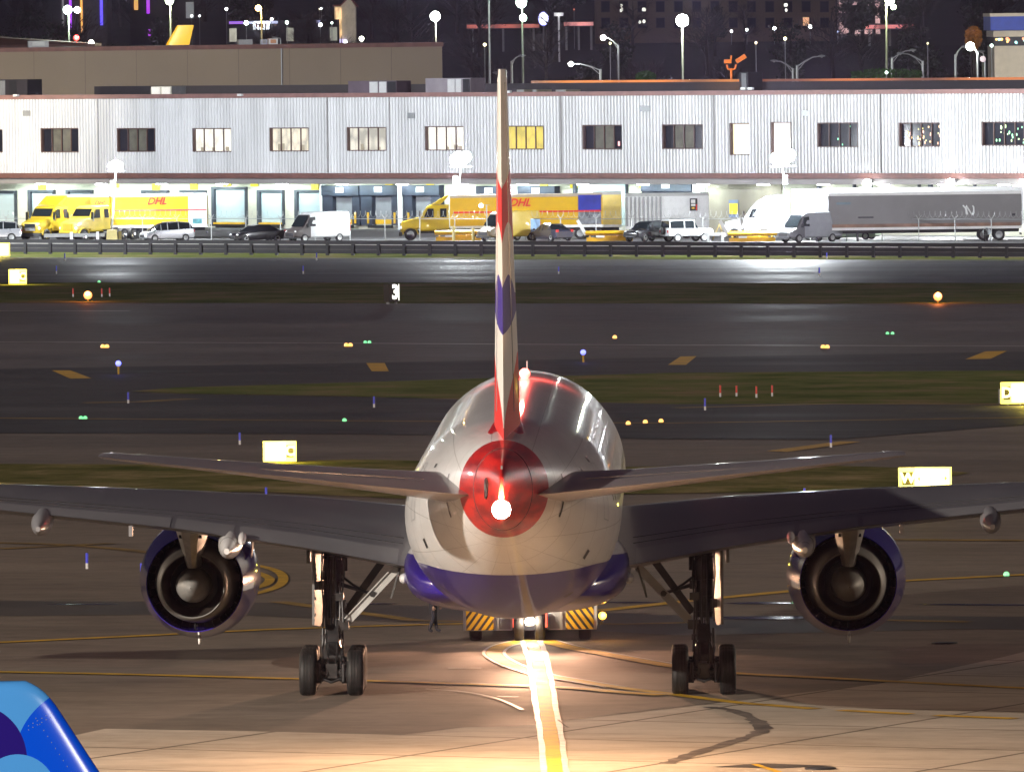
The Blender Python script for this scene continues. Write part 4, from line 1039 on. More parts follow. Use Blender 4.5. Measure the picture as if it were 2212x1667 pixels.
# strip of light fittings beneath the overhang
for x in range(-40, 2300, 130):
    u = wuv(x, 398, 1.6)[0]
    MB().box((u - 0.6, 1.4, z6 - 0.10), (u + 0.6, 1.65, z6 - 0.02)).build('canopy_light', lamp('canopy_tube', (0.90, 1.0, 0.98), 34), wh)
for k in range(13):
    u = 4 + 9.6 * k
    p = WROOT + WDIR * u + WN * 0.9 + Vector((0, 0, z6 - .15))
    light('canopy_light_beam', 'AREA', p, 330 if k < 9 or k > 11 else 110, (0.80, 1.0, 0.95), target=p + WN * 1.8 - Vector((0, 0, 2.2)), shape='RECTANGLE', size=8.0, size_y=0.3)  # area lights added to brighten the dock wall, where the tubes are too weak
# wall pack lamps along the right part of the overhang
for x, y in ((1875, 398), (2055, 397), (2212, 397)):
    u, z = wuv(x, y, -0.6)
    wl = MB().ball((u, -0.75, z), 0.42, 14, 10, (1, 0.5, 1)).build('wall_floodlight', lamp('wall_flood', (0.95, 0.98, 1.0), 60, sample=False), wh, True)
    MB().box((u - 0.3, -0.55, z + 0.1), (u + 0.3, -0.2, z + 0.4)).build('lamp_housing', GREYM, wl)
    p = WROOT + WDIR * u - WN * 1.5 + Vector((0, 0, z))
    light('wall_floodlight_beam', 'SPOT', p, 5000, (0.93, 0.97, 1.0), target=p - WN * 8 - Vector((0, 0, 8)), spot_size=R(150), spot_blend=0.6, shadow_soft_size=0.3)
# small cameras / lights on the roof edge
for x, y in ((38, 206), (522, 205), (1102, 198), (1610, 191), (1625, 191)):
    u, z = wuv(x, y, -0.3)
    MB().box((u - 0.3, -0.6, z - 0.12), (u + 0.2, -0.3, z + 0.08)).build('roof_edge_lamp', WHITE, wh)
# roof plant stands on the roof: things of their own
def on_roof(px, py, off):
    u, z = wuv(px, py, off); return WROOT + WDIR * u + WN * off + Vector((0, 0, zt + 0.1))
def roof_unit(name, label, cat, x0, x1, ytop, off, m, parts):
    p0 = on_roof((x0 + x1) / 2, 200, off)
    w = wuv(x1, 200, off)[0] - wuv(x0, 200, off)[0]; h = wuv((x0 + x1) / 2, ytop, off)[1] - zt - 0.1
    t = thing(name, label, cat, p0, WYAW)
    bx = MB().box((-w / 2, -1, 0), (w / 2, 1, h)).build('housing', m, t)
    for (f0, f1, pm, nm) in parts:
        MB().box((-w / 2 + w * f0, -1.06, h * 0.06), (-w / 2 + w * f1, -1.003, h * 0.94)).build(nm, pm, t)
    return t
roof_unit('air_conditioner', 'large dark roof air conditioner at the far left of the warehouse roof', 'air conditioner', -20, 75, 172, 9, mat('unit_dark', (0.035, 0.03, 0.035), 0.5), [(0.05, 0.5, GREYM, 'grille'), (0.6, 0.75, DARKM, 'panel')])
roof_unit('air_conditioner', 'pair of small pale roof vents left of the fin, in front of the brown wall', 'air conditioner', 342, 386, 187, 8, GALV, [(0.05, 0.45, WHITE, 'panel'), (0.55, 0.95, WHITE, 'panel')])
roof_unit('air_conditioner', 'grey roof air conditioner with white panels in front of the brown building end', 'air conditioner', 768, 872, 175, 10, mat('unit_mauve', (0.16, 0.12, 0.15), 0.5), [(0.45, 0.62, WHITE, 'panel'), (0.65, 0.80, WHITE, 'panel'), (0.82, 0.99, DARKM, 'grille')])
roof_unit('air_conditioner', 'long pale roof air conditioner just left of the tail fin top', 'air conditioner', 935, 1032, 169, 10, mat('unit_pale', (0.34, 0.30, 0.33), 0.5), [(0.50, 0.66, WHITE, 'panel'), (0.68, 0.80, WHITE, 'panel'), (0.84, 0.99, DARKM, 'grille')])
roof_unit('roof_vent', 'low pale roof vent right of the fin, widest of the three', 'roof vent', 1216, 1238, 194, 12, mat('vent_cream', (0.5, 0.47, 0.36), 0.6), [(0.1, 0.9, GALV, 'grille')])
roof_unit('roof_vent', 'low pale roof vent right of the fin, left of the other two', 'roof vent', 1132, 1148, 194, 12, MATS['vent_cream'], [(0.1, 0.9, GALV, 'grille')])
roof_unit('roof_vent', 'smallest pale roof vent right of the fin, between two wider ones', 'roof vent', 1166, 1176, 194, 12, MATS['vent_cream'], [(0.1, 0.9, GALV, 'grille')])
roof_unit('roof_plant_room', 'dark box on the roof beside the orange wind tee', 'roof box', 1612, 1632, 156, 27, mat('unit_black', (0.03, 0.028, 0.03), 0.6), [(0.3, 0.8, GREYM, 'panel')])

# ------------------------------------------------------------------ lamp posts in the lot
def flood_post(px, pytop, pxb, Y, label, power, r=0.6, heads=3, col=(0.90, 0.97, 1.0)):
    top = at(px, pytop, Y); base = Vector((at(pxb, 500, Y).x, Y, 0)); base.z = lz(base.x)
    t = thing('floodlight_post', label, 'lamp post', base)
    d = top - base
    MB().tube([(0, 0, 0), (d.x, 0, d.z - r)], [0.11, 0.07], 10).build('pole', GALV, t, True)
    MB().bar((d.x - r * 1.1, 0, d.z - r * 0.8), (d.x + r * 1.1, 0, d.z - r * 0.8), 0.1, 0.1).build('crossarm', GALV, t)
    for k in range(heads):
        a = -1 + 2 * (k + 0.5) / heads
        h = MB().lathe([(0.02, -0.02), (r * 0.55, -0.06), (r * 0.6, 0.1), (r * 0.3, 0.4), (0.02, 0.42)], 'y', (d.x + a * r * 0.75, -0.15, d.z + (0.18 * r if k % 2 else -0.1 * r)), 16).build('lamp_head', GREYM, t)
        MB().ball((d.x + a * r * 0.75, -0.2, d.z + (0.18 * r if k % 2 else -0.1 * r)), r * 0.52, 14, 8, (1, 0.35, 1)).build('lens', lamp('flood_lens_%d' % int(col[0] * 100), col, 120, sample=False), h, True)
    light('floodlight_beam', 'POINT', (d.x, -1.1, d.z + 0.2), power, col, parent=t, shadow_soft_size=0.7)
    MB().box((d.x * 0.42 - 0.2, -0.3, d.z * 0.68), (d.x * 0.42 + 0.2, -0.02, d.z * 0.68 + 0.75)).build('control_box', GALV, t)
    return t
flood_post(250, 357, 240, 934, 'white floodlight on a slim pole beside the yellow trucks at left', 13000, 0.62, 3)
flood_post(995, 343, 976, 926, 'brightest floodlight pole left of the tail fin above the yellow tractor', 18000, 0.85, 4)
flood_post(1691, 340, 1700, 909, 'floodlight pole above the white truck cab at right', 38000, 0.95, 4)
# unseen fill spots added outside the frame to light the wall evenly
light('lot_floodlight', 'SPOT', (-80, 900, 26), 360000, (0.87, 0.94, 1.0), target=(0, 965, 7), spot_size=R(95), spot_blend=.5, shadow_soft_size=0.7)
light('lot_floodlight', 'SPOT', (56, 850, 30), 95000, (0.94, 0.97, 1.0), target=(15, 950, 9), spot_size=R(85), spot_blend=.5, shadow_soft_size=0.7)
sm = thing('lamp_post', 'small lamp post with one white globe in front of the delivery van', 'lamp post', lp(1052, 522))
MB().tube([(0, 0, 0), (0, 0, 3.1)], 0.05, 8).build('pole', GALV, sm)
MB().bar((0.3, 0, 3.1), (-0.5, 0, 3.12), 0.07, 0.05).build('arm', GALV, sm)
MB().ball((-0.48, -0.05, 3.05), 0.17, 12, 8).build('lens', lamp('globe_white', (0.95, 0.97, 1), 30, sample=False), sm, True)

# ------------------------------------------------------------------ barrier and fence
A_, B_ = gp(-160, 547), gp(2390, 559)
bd = (B_ - A_); bl = Vector((bd.x, bd.y, 0)).length; byaw = math.atan2(bd.y, bd.x)
bar_t = thing('barrier', 'long low dark slatted barrier between the far taxiway and the car park', 'barrier', (A_.x, A_.y, A_.z), rot=(0, math.atan(0.008) * math.cos(byaw), byaw))
BARM = mat('barrier_dark', (0.010, 0.009, 0.010), 0.65, var=0.25, scale=1.0)
MB().box((0, 0, 0.90), (bl, 0.16, 1.22)).build('top_rail', BARM, bar_t)
mb = MB().box((0, 0.03, 0.14), (bl, 0.10, 0.47)).box((0, 0.02, 0.48), (bl, 0.10, 0.84))
mb.build('slat', BARM, bar_t)
n = int(bl / 2.32)
for i in range(n + 1):
    MB().box((i * 2.32 - 0.12, -0.05, -0.1), (i * 2.32 + 0.12, 0.2, 0.9)).build('post', BARM, bar_t)
fa, fb = lp(-60, 518), lp(2300, 522)
fd = Vector((fb.x - fa.x, fb.y - fa.y, 0)); fl = fd.length
fence = thing('fence', 'security fence of thin posts topped with coiled razor wire before the trucks', 'fence', (fa.x, fa.y, lz(fa.x)), math.atan2(fd.y, fd.x))
nf = 31
for i in range(nf + 1):
    x = fl * i / nf; z = lz(fa.x + fd.x * i / nf) - lz(fa.x)
    MB().tube([(x, 0, z), (x, 0, z + 1.9)], 0.045, 6).tube([(x, 0, z + 1.85), (x - 0.22, -0.1, z + 2.2)], 0.03, 5).tube([(x, 0, z + 1.85), (x + 0.22, 0.1, z + 2.2)], 0.03, 5).build('post', GALV, fence)
zr = lz(fb.x) - lz(fa.x)
MB().tube([(0, 0, 1.85), (fl, 0, zr + 1.85)], 0.03, 6).build('top_rail', GREYM, fence)
pts = []
for i in range(int(fl * 2.1 * 10)):
    t = i / 10; pts.append((t / 2.1, 0.26 * math.cos(2 * math.pi * t), 2.25 + zr * (t / 2.1) / fl + 0.28 * math.sin(2 * math.pi * t)))
MB().tube(pts, 0.011, 3).build('razor_wire', GALV, fence)
# ================================================================== VEHICLES
def wheel_at(t, x, y, r=0.36, w=0.22, rimm=None):
    o = MB().lathe([(r * 0.6, -w / 2), (r * 0.92, -w / 2), (r, -w * 0.35), (r, w * 0.35), (r * 0.92, w / 2), (r * 0.6, w / 2)], 'y', (x, y, r), 22).build('wheel', RUB, t, True)
    MB().lathe([(0.02, -w * 0.3), (r * 0.3, -w * 0.38), (r * 0.62, -w * 0.5), (r * 0.62, w * 0.5), (r * 0.3, w * 0.38), (0.02, w * 0.3)], 'y', (x, y, r), 18).build('rim', rimm or GALV, o, True)
def rect_ring(x, hw, z0, z1, ch=0.08, taper=1.0):
    """cross section of a body at station x: chamfered box, narrower at the top by taper"""
    h2 = hw * taper
    return [Vector((x, y, z)) for y, z in ((-hw + ch, z0), (hw - ch, z0), (hw, z0 + ch), (hw, z0 + (z1 - z0) * 0.6), (h2, z1 - ch * 0.6), (h2 - ch, z1), (-h2 + ch, z1), (-h2, z1 - ch * 0.6), (-hw, z0 + (z1 - z0) * 0.6), (-hw, z0 + ch))]
HEADL = lamp('headlamp_glass', (1, 1, 1), 0.35, (0.8, 0.82, 0.85), sample=False)
TAILR = mat('tail_lamp_red', (0.5, 0.02, 0.02), 0.25)
def car(label, loc, rz, paint, kind='sedan', cat='car', name='parked_car'):
    t = thing(name, label, cat, loc, rz)
    L, W = {'sedan': (4.7, 1.82), 'suv': (4.7, 1.9), 'minivan': (4.5, 1.85), 'jeep': (4.2, 1.85)}[kind]
    hw = W / 2; h = L / 2
    # nose at +x
    if kind == 'sedan': st = [(-h, .78, .35, .85), (-h + .25, .86, .24, 1.0), (-1.3, .91, .2, 1.0), (0, .91, .2, .95), (1.1, .91, .2, .92), (1.7, .89, .22, .82), (h - .15, .82, .28, .72), (h, .7, .4, .6)]; gh = [(-1.75, .97, .78), (-.95, 1.42, .60), (.1, 1.46, .60), (.65, 1.36, .62), (1.35, .90, .80)]
    elif kind == 'minivan': st = [(-h, .80, .4, 1.05), (-h + .15, .9, .26, 1.12), (-1.2, .92, .22, 1.08), (0, .92, .22, 1.02), (1.1, .92, .22, 1.0), (1.75, .9, .24, .88), (h - .12, .84, .3, .76), (h, .72, .42, .62)]; gh = [(-2.15, 1.08, .82), (-1.85, 1.58, .68), (-.8, 1.66, .68), (.2, 1.62, .68), (.8, 1.45, .70), (1.6, .95, .82)]
    elif kind == 'suv': st = [(-h, .84, .5, 1.1), (-h + .12, .93, .36, 1.16), (-1.2, .95, .34, 1.12), (0, .95, .34, 1.08), (1.1, .95, .34, 1.05), (1.9, .92, .36, .98), (h - .08, .86, .42, .9), (h, .76, .5, .76)]; gh = [(-2.2, 1.12, .86), (-1.9, 1.62, .72), (-.8, 1.72, .72), (.3, 1.68, .72), (.75, 1.52, .74), (1.25, 1.06, .84)]
    else: st = [(-h, .86, .55, 1.15), (-h + .08, .92, .5, 1.2), (-1.2, .92, .48, 1.18), (0, .92, .48, 1.16), (.7, .92, .48, 1.14), (h - .1, .88, .5, 1.08), (h, .84, .56, 1.0)]; gh = [(-2.0, 1.18, .84), (-1.95, 1.76, .78), (-.6, 1.82, .78), (.35, 1.8, .78), (.7, 1.16, .82)]
    MB().loft([rect_ring(x, w_, a, b_, .07, .94) for x, w_, a, b_ in st]).build('body', paint, t, True, angle=30)
    zb_ = min(g[1] for g in gh) - 0.05
    cab = [[Vector((x, y, z)) for y, z in ((-.86, zb_), (.86, zb_), (w_, zz), (w_ * .8, zz + .03), (-w_ * .8, zz + .03), (-w_, zz))] for x, zz, w_ in [(g[0], g[1], g[2]) for g in gh]]
    MB().loft(cab).build('windows', GLASS, t, True, angle=30)
    tops = sorted(gh, key=lambda g: -g[1])[:3]; tops.sort()
    MB().loft([[Vector((x, y, z)) for y, z in ((-w_ - .01, zz - .02), (w_ + .01, zz - .02), (w_ - .04, zz + .05), (-w_ + .04, zz + .05))] for x, zz, w_ in tops]).build('roof', paint, t, True)
    for i in range(1, len(gh) - 1, 1):
        for s in (-1, 1):
            g0 = gh[i]
            MB().bar((g0[0], s * .885, zb_ + .02), (g0[0], s * (g0[2] + .005), g0[1]), .07, .03, (0, 1, 0)).build('pillar', paint, t)
    r = 0.33 if kind in ('sedan', 'minivan') else 0.38
    for x in (-h + .85, h - .85):
        for s in (-1, 1): wheel_at(t, x, s * (hw - .1), r)
    for s in (-1, 1):
        MB().ball((h - .13, s * .62, .66 if kind in ('sedan', 'minivan') else .86), .14, 10, 8, (.6, 1.3, .7)).build('headlight', HEADL, t, True)
        MB().box((-h - .01, s * .72 - .12, .78), (-h + .1, s * .72 + .12, 1.0)).build('tail_light', TAILR, t)
        MB().ball((gh[-1][0] - .25, s * (hw + .08), 1.0), .11, 8, 6, (.6, 1, .7)).build('wing_mirror', paint, t, True)
    MB().box((h - .04, -.5, .42), (h + .02, .5, .58)).build('grille', BLACK, t)
    if kind == 'jeep': MB().lathe([(.02, -.1), (.3, -.1), (.36, 0), (.3, .1), (.02, .1)], 'x', (-h - .12, 0, .95), 20).build('spare_wheel', RUB, t, True)
    return t
def van(label, loc, rz, paint, front=None, rearm=None, group=None, decal=None):
    t = thing('parked_van', label, 'van', loc, rz, group)
    L, W, H = 5.6, 2.0, 2.55; h = L / 2; hw = 1.0
    st = [(-h, .95, .5, 2.45), (-h + .1, 1.0, .4, 2.55), (0, 1.0, .38, 2.55), (1.0, 1.0, .38, 2.5), (1.25, .99, .38, 2.35)]
    MB().loft([rect_ring(x, w_, a, b_, .1, .88) for x, w_, a, b_ in st]).build('body', paint, t, True, angle=30)
    f = front or paint
    MB().loft([rect_ring(x, w_, a, b_, .1, tp) for x, w_, a, b_, tp in ((1.25, .985, .38, 2.34, .86), (1.6, .98, .36, 1.75, .9), (2.0, .97, .36, 1.24, .95), (2.55, .92, .38, 1.02, .95), (h, .8, .45, .85, .95))]).build('cab_nose', f, t, True, angle=30)
    MB().add([(1.30, -.78, 2.24), (1.30, .78, 2.24), (1.98, .86, 1.30), (1.98, -.86, 1.30)], [(0, 1, 2, 3)]).xf(Matrix.Translation((.055, 0, .03))).build('windscreen', GLASS, t)
    for s in (-1, 1):
        MB().add([(.75, s * 1.005, 1.35), (1.62, s * 1.0, 1.35), (1.30, s * .93, 2.1), (.75, s * .925, 2.15)], [(0, 1, 2, 3)]).xf(Matrix.Translation((0, s * .015, 0))).build('side_window', GLASS, t)
        MB().box((1.5, s * 1.1 - .1, 1.25), (1.62, s * 1.1 + .1, 1.6)).build('wing_mirror', BLACK, t)
        MB().ball((h - .18, s * .68, .86), .15, 10, 8, (.7, 1.1, .9)).build('headlight', HEADL, t, True)
        MB().box((-h - .02, s * .9 - .08, .9), (-h + .04, s * .9 + .08, 1.6)).build('tail_light', TAILR, t)
        for x in (-1.7, 1.85): wheel_at(t, x, s * .9, .36)
    MB().box((h - .06, -.55, .5), (h + .03, .55, .8)).build('grille', BLACK, t)
    MB().box((h - .2, -.85, .32), (h + .05, .85, .46)).build('bumper', BLACK, t)
    if rearm:
        for s in (-1, 1): MB().box((-h + .12, s * 1.004 - .006, .6), (-h + 1.15, s * 1.004 + .006, 1.85)).build('rear_stripe', rearm, t)
    if decal:
        mm = MB(); add_text(mm, 'DHL', Matrix.Translation((-.35, -1.012, 1.25)) @ Matrix.Rotation(R(0), 4, 'Z') @ XZ, .55, .3, .02)
        mm.build('lettering', DHLR, t)
    return t
def trailer(label, loc, rz, L, H, body, zfloor=1.15, name='truck_trailer', W=2.55, decal=None, axles=True, group=None, legs=True, toprail=None):
    """x runs along the trailer, front at -x ; the visible flank is at -y"""
    t = thing(name, label, 'trailer', loc, rz, group)
    MB().box((-L / 2, -W / 2, zfloor), (L / 2, W / 2, zfloor + H)).build('box_body', body, t)
    MB().box((-L / 2 - .01, -W / 2 - .03, zfloor + H - .22), (L / 2 + .01, W / 2 + .03, zfloor + H + .02)).build('top_rail', toprail or GALV, t)
    MB().box((-L / 2 - .01, -W / 2 - .025, zfloor - .16), (L / 2 + .01, W / 2 + .025, zfloor + .06)).build('side_rail', WHITE, t)
    MB().box((-L / 2 + .3, -.5, zfloor - .45), (L / 2 - .2, .5, zfloor - .16)).build('chassis', DARKM, t)
    if axles:
        for x in (L / 2 - 3.2, L / 2 - 1.9):
            for s in (-1, 1): wheel_at(t, x, s * (W / 2 - .2), .50, .32, GREYM)
        MB().box((L / 2 - .1, -W / 2 + .1, .45), (L / 2, W / 2 - .1, .6)).build('underrun_bar', DARKM, t)
    if legs:
        for s in (-1, 1): MB().box((-L / 2 + 2.4, s * .9 - .07, .05), (-L / 2 + 2.55, s * .9 + .07, zfloor)).build('landing_leg', DARKM, t)
    MB().box((L / 2 - .01, -W / 2 + .1, zfloor + .1), (L / 2 + .03, -.02, zfloor + H - .3)).build('rear_door', body, t)
    MB().box((L / 2 - .01, .02, zfloor + .1), (L / 2 + .03, W / 2 - .1, zfloor + H - .3)).build('rear_door', body, t)
    return t
def panel(t, name, x0, x1, z0, z1, m, W=2.55, th=.012):
    return MB().box((x0, -W / 2 - .02 - th, z0), (x1, -W / 2 - .001, z1)).build(name, m, t)
def lettering(t, body, x, z, size, m, W=2.55, shear=.35, out=.05):
    mm = MB(); add_text(mm, body, Matrix.Translation((x, -W / 2 - out, z)) @ XZ, size, shear, size * .025)
    return mm.build('lettering', m, t)
def tractor(label, loc, rz, paint, sleeper=False, wind=True, name='truck_tractor', grille=CHROME, group=None):
    """road tractor, nose at -x, visible flank -y"""
    t = thing(name, label, 'truck', loc, rz, group)
    def rr(x, w_, a, b_, tp=.95): return rect_ring(x, w_, a, b_, .1, tp)
    MB().loft([rr(-2.95, .85, .75, 1.35), (rr(-2.85, 1.0, .6, 1.6)), rr(-2.2, 1.08, .9, 1.78), rr(-1.25, 1.15, 1.0, 2.0)]).build('hood', paint, t, True, angle=30)
    topz = 3.1 if not sleeper else 3.85
    if sleeper:
        MB().loft([rr(-1.25, 1.18, .8, 2.05, .95), rr(-.75, 1.22, .8, 2.75, .9), rr(-.2, 1.24, .8, 3.3, .86), rr(.6, 1.25, .8, 3.75, .84), rr(1.6, 1.25, .8, 3.9, .84), rr(2.5, 1.25, .8, 3.85, .86)]).build('cab', paint, t, True, angle=30)
    else:
        MB().loft([rr(-1.25, 1.16, .8, 2.02, .95), rr(-.7, 1.2, .8, 2.85, .88), rr(-.4, 1.2, .8, 3.0, .88), rr(1.2, 1.22, .8, 3.02, .9)]).build('cab', paint, t, True, angle=30)
    MB().add([(-1.22, -.98, 2.08), (-1.22, .98, 2.08), (-.76, .95, 2.72), (-.76, -.95, 2.72)], [(0, 1, 2, 3)]).xf(Matrix.Translation((-.05, 0, .05))).build('windscreen', GLASS, t)
    for s in (-1, 1):
        MB().add([(-.95, s * 1.225, 1.95), (-.1, s * 1.235, 1.95), (-.1, s * 1.16, 2.7), (-.6, s * 1.15, 2.7)], [(0, 1, 2, 3)]).xf(Matrix.Translation((0, s * .015, 0))).build('side_window', GLASS, t)
        if not sleeper: MB().add([(.45, s * 1.235, 1.95), (1.0, s * 1.24, 1.95), (1.0, s * 1.16, 2.7), (.45, s * 1.16, 2.7)], [(0, 1, 2, 3)]).xf(Matrix.Translation((0, s * .015, 0))).build('side_window', GLASS, t)
        MB().box((-1.35, s * 1.42 - .12, 1.7), (-1.25, s * 1.42 + .12, 2.5)).build('wing_mirror', CHROME, t)
        MB().ball((-2.86, s * .86, 1.12), .2, 10, 8, (.5, .8, .9)).build('headlight', HEADL, t, True)
        wheel_at(t, -2.1, s * 1.05, .52, .3, CHROME)
        MB().loft([[Vector((-2.1 + r_ * math.cos(a), s * (1.0 + dy), .52 + r_ * math.sin(a))) for r_, dy in ((.60, -.2), (.60, .2), (.68, .2), (.68, -.2))] for a in [math.pi * k / 10 for k in range(11)]]).build('fender', paint, t, True)
        for x in (3.0, 4.2): wheel_at(t, x, s * .95, .52, .5, CHROME)
        MB().tube([(.1, s * 1.1, .72), (1.4, s * 1.1, .72)], .3, 14).build('fuel_tank', CHROME, t, True)
    MB().box((-3.0, -.55, .9), (-2.93, .55, 1.5)).build('grille', grille, t)
    MB().box((-3.08, -1.1, .4), (-2.8, 1.1, .72)).build('bumper', BLACK if not sleeper else paint, t)
    MB().box((-2.7, -.45, .6), (5.0, .45, .85)).build('chassis', DARKM, t)
    if wind: MB().add([(-.3, -1.0, 3.05), (-.3, 1.0, 3.05), (1.1, 1.1, 3.85), (1.1, -1.1, 3.85), (1.25, -1.1, 3.8), (1.25, 1.1, 3.8), (.5, 1.0, 3.05), (.5, -1.0, 3.05)], [(0, 1, 2, 3), (4, 5, 6, 7), (3, 2, 5, 4), (0, 3, 4, 7), (1, 6, 5, 2), (0, 7, 6, 1)]).build('roof_fairing', paint, t)
    return t
SILV = mat('car_silver', (0.46, 0.47, 0.50), 0.28, 0.5, var=0.04, coat=0.6)
CBLK = mat('car_black', (0.012, 0.012, 0.015), 0.2, coat=0.9, var=0.05)
CBLU = mat('car_navy', (0.035, 0.04, 0.07), 0.22, coat=0.8, var=0.05)
CWHT = mat('car_white', (0.76, 0.77, 0.78), 0.28, coat=0.6, var=0.03)
CGRY = mat('car_grey', (0.16, 0.16, 0.17), 0.3, coat=0.5, var=0.06)
SHNO = mat('van_dark_front', (0.10, 0.085, 0.08), 0.35, coat=0.4)  # nose of the white van, its shade put into the colour
def L(px, py=519): return lp(px, py)
def X(px, Y): return at(px, 500, Y).x
def LL(px, Y):
    x = X(px, Y); return Vector((x, Y, lz(x)))
# --- trucks at the left
t = trailer('yellow courier trailer with a pale city picture on its right end', LL(345, 938), 0, 8.3, 2.75, DHLY, 1.15, toprail=WHITE)
panel(t, 'city_picture', 2.55, 4.12, 1.2, 3.85, mat('picture_pale_blue', (0.55, 0.68, 0.74), 0.5, var=0.35, scale=0.9))
panel(t, 'ship_picture', 2.9, 3.7, 1.3, 1.75, mat('picture_teal', (0.06, 0.2, 0.22), 0.5, var=0.5, scale=2.5), th=.02)
panel(t, 'red_stripe', -3.9, 4.1, 2.42, 2.56, mat('stripe_red_worn', (0.62, 0.06, 0.05), 0.5, var=0.35, scale=0.7), th=.02)
lettering(t, 'DHL', -.2, 3.25, .85, DHLR)
t = trailer('mustard courier box body behind the leading yellow truck cab', LL(172, 940), R(-12), 5.0, 2.7, mat('courier_mustard', (0.55, 0.32, 0.01), 0.5, var=0.1), 1.15, legs=False, name='box_truck')
t = trailer('mustard courier box body with small red letters behind the second cab', LL(228, 938.2), R(-18), 1.7, 2.72, MATS['courier_mustard'], 1.15, legs=False, axles=False, name='box_truck')
lettering(t, 'DHL', .0, 3.15, .52, DHLR)
g_ = 'yellow courier truck cabs'
tractor('yellow truck cab with roof fairing and chrome grille, leftmost of the trucks', LL(107, 933), R(58), DHLY, wind=True)
tractor('yellow truck cab without roof fairing between the first cab and the lamp post', LL(196, 932), R(50), mat('courier_yellow_pale', (0.74, 0.55, 0.05), 0.4, coat=0.3), wind=False, grille=MATS['courier_mustard'])
# --- tractor and trailer in the middle
tractor('yellow courier tractor seen from its left flank, coupled to a long trailer', LL(940, 925), 0, DHLY, wind=True)
t = trailer('long yellow courier trailer with a dark blue picture at its rear end', LL(1137, 925), 0, 13.0, 2.68, mat('courier_amber', (0.62, 0.37, 0.01), 0.42, var=0.06, coat=0.2), 1.17, legs=False, toprail=mat('rail_tan', (0.4, 0.33, 0.25), 0.5))
panel(t, 'blue_picture', 4.45, 6.4, 2.35, 3.75, mat('picture_blue', (0.02, 0.03, 0.30), 0.5, var=0.4, scale=0.8))
panel(t, 'street_picture', 4.45, 6.4, 1.25, 2.3, mat('picture_grey', (0.16, 0.17, 0.19), 0.5, var=0.7, scale=1.6))
panel(t, 'red_stripe', -6.2, 6.35, 2.32, 2.46, DHLR, th=.02)
lettering(t, 'DHL', -.55, 3.15, .92, DHLR)
t = trailer('pale yellow box trailer seen end-on right of the long courier trailer', LL(1312, 929), 0, 2.4, 2.85, mat('courier_cream', (0.80, 0.62, 0.20), 0.4, var=0.1), 1.1, legs=False, axles=True)
t = trailer('white ribbed container trailer with a small dark emblem near its right edge', LL(1441, 926), 0, 7.1, 2.85, CWHT, 1.0, legs=True)
mm = MB()
for k in range(9): mm.box((-3.5 + k * .36, -1.34, 1.1), (-3.33 + k * .36, -1.275, 3.6))
mm.build('side_ribs', GREYM, t)
panel(t, 'emblem', 1.95, 2.6, 2.35, 3.4, BLACK, th=.02)
panel(t, 'emblem_lettering', 2.05, 2.42, 3.0, 3.3, WHITE, th=.03); panel(t, 'emblem_lettering', 2.05, 2.42, 2.75, 2.93, WHITE, th=.03); panel(t, 'emblem_yellow', 2.1, 2.35, 2.5, 2.66, YELP, th=.03); panel(t, 'emblem_red', 2.46, 2.58, 2.4, 2.9, DHLR, th=.03)
# --- white truck at right
tractor('white sleeper truck cab glaring under the right floodlight', LL(1640, 914), 0, CWHT, sleeper=True, wind=False, grille=CHROME)
t = trailer('tall white box trailer behind the grey trailer, only its top and front showing', LL(1960, 913.5), 0, 19.5, 3.05, CWHT, 1.35, legs=False, axles=False, toprail=CWHT)
t = trailer('long dull grey trailer in shade at the right edge of the car park', LL(1997, 908.5), 0, 16.2, 2.95, mat('trailer_grey', (0.19, 0.185, 0.19), 0.55, var=0.08, scale=0.5), 1.15, toprail=WHITE)
panel(t, 'side_marking', -5.6, -4.3, 2.0, 2.12, DARKM); panel(t, 'side_marking', -7.4, -6.2, 3.15, 3.35, mat('faded_blue', (0.14, 0.2, 0.24), 0.5)); panel(t, 'side_marking', 7.3, 7.6, 2.05, 2.25, DARKM)
panel(t, 'rust_band', -8.0, 8.0, 1.22, 1.5, mat('rust', (0.25, 0.15, 0.11), 0.8, var=0.4, scale=1.0))
mm = MB(); rnd = random.Random(5)
pts = [(3.2 + .9 * k / 10 + .2 * math.sin(k), 2.55 + .42 * math.cos(k * 1.3)) for k in range(11)]
mm.tube([(x, -1.31, z) for x, z in pts], .07, 6); mm.build('graffiti', CWHT, t)
# --- vans
van('white panel van with a shaded front parked left of the dock shelters', LL(684, 921), R(-145), CWHT, front=SHNO)
van('yellow courier delivery van with a dark nose behind the tail fin', LL(1098, 919), R(-140), DHLY, front=mat('van_brown_front', (0.12, 0.075, 0.02), 0.4), rearm=mat('picture_sky', (0.25, 0.4, 0.62), 0.5, var=0.4), decal=True)  # yellow nose painted brown to carry the shade on it
van('grey shaded van parked in front of the white truck cab', LL(1748, 907), R(-143), mat('van_grey', (0.30, 0.31, 0.34), 0.4, coat=0.3), front=mat('van_grey_front', (0.11, 0.11, 0.12), 0.4))  # darker grey nose holds painted shade
# --- cars
car('silver estate car cut off by the left edge of the picture', LL(-12, 930), R(180), SILV, 'suv')
car('pale silver people carrier parked below the yellow courier trailer', LL(360, 926), R(-158), SILV, 'minivan')
car('black saloon with glinting rear glass between two courier vehicles', LL(556, 921), R(-152), CBLK, 'sedan')
car('navy saloon parked right of the yellow delivery van', LL(1190, 918), R(120), CBLU, 'sedan')
car('dark four-wheel drive parked left of the white jeep', LL(1400, 913), R(-130), CBLK, 'suv')
car('boxy white jeep with a spare wheel on its back', LL(1483, 912), R(25), CWHT, 'jeep')
car('pale green car half hidden beneath the grey trailer', LL(1840, 916), R(160), mat('car_pale_green', (0.5, 0.62, 0.45), 0.3), 'sedan')
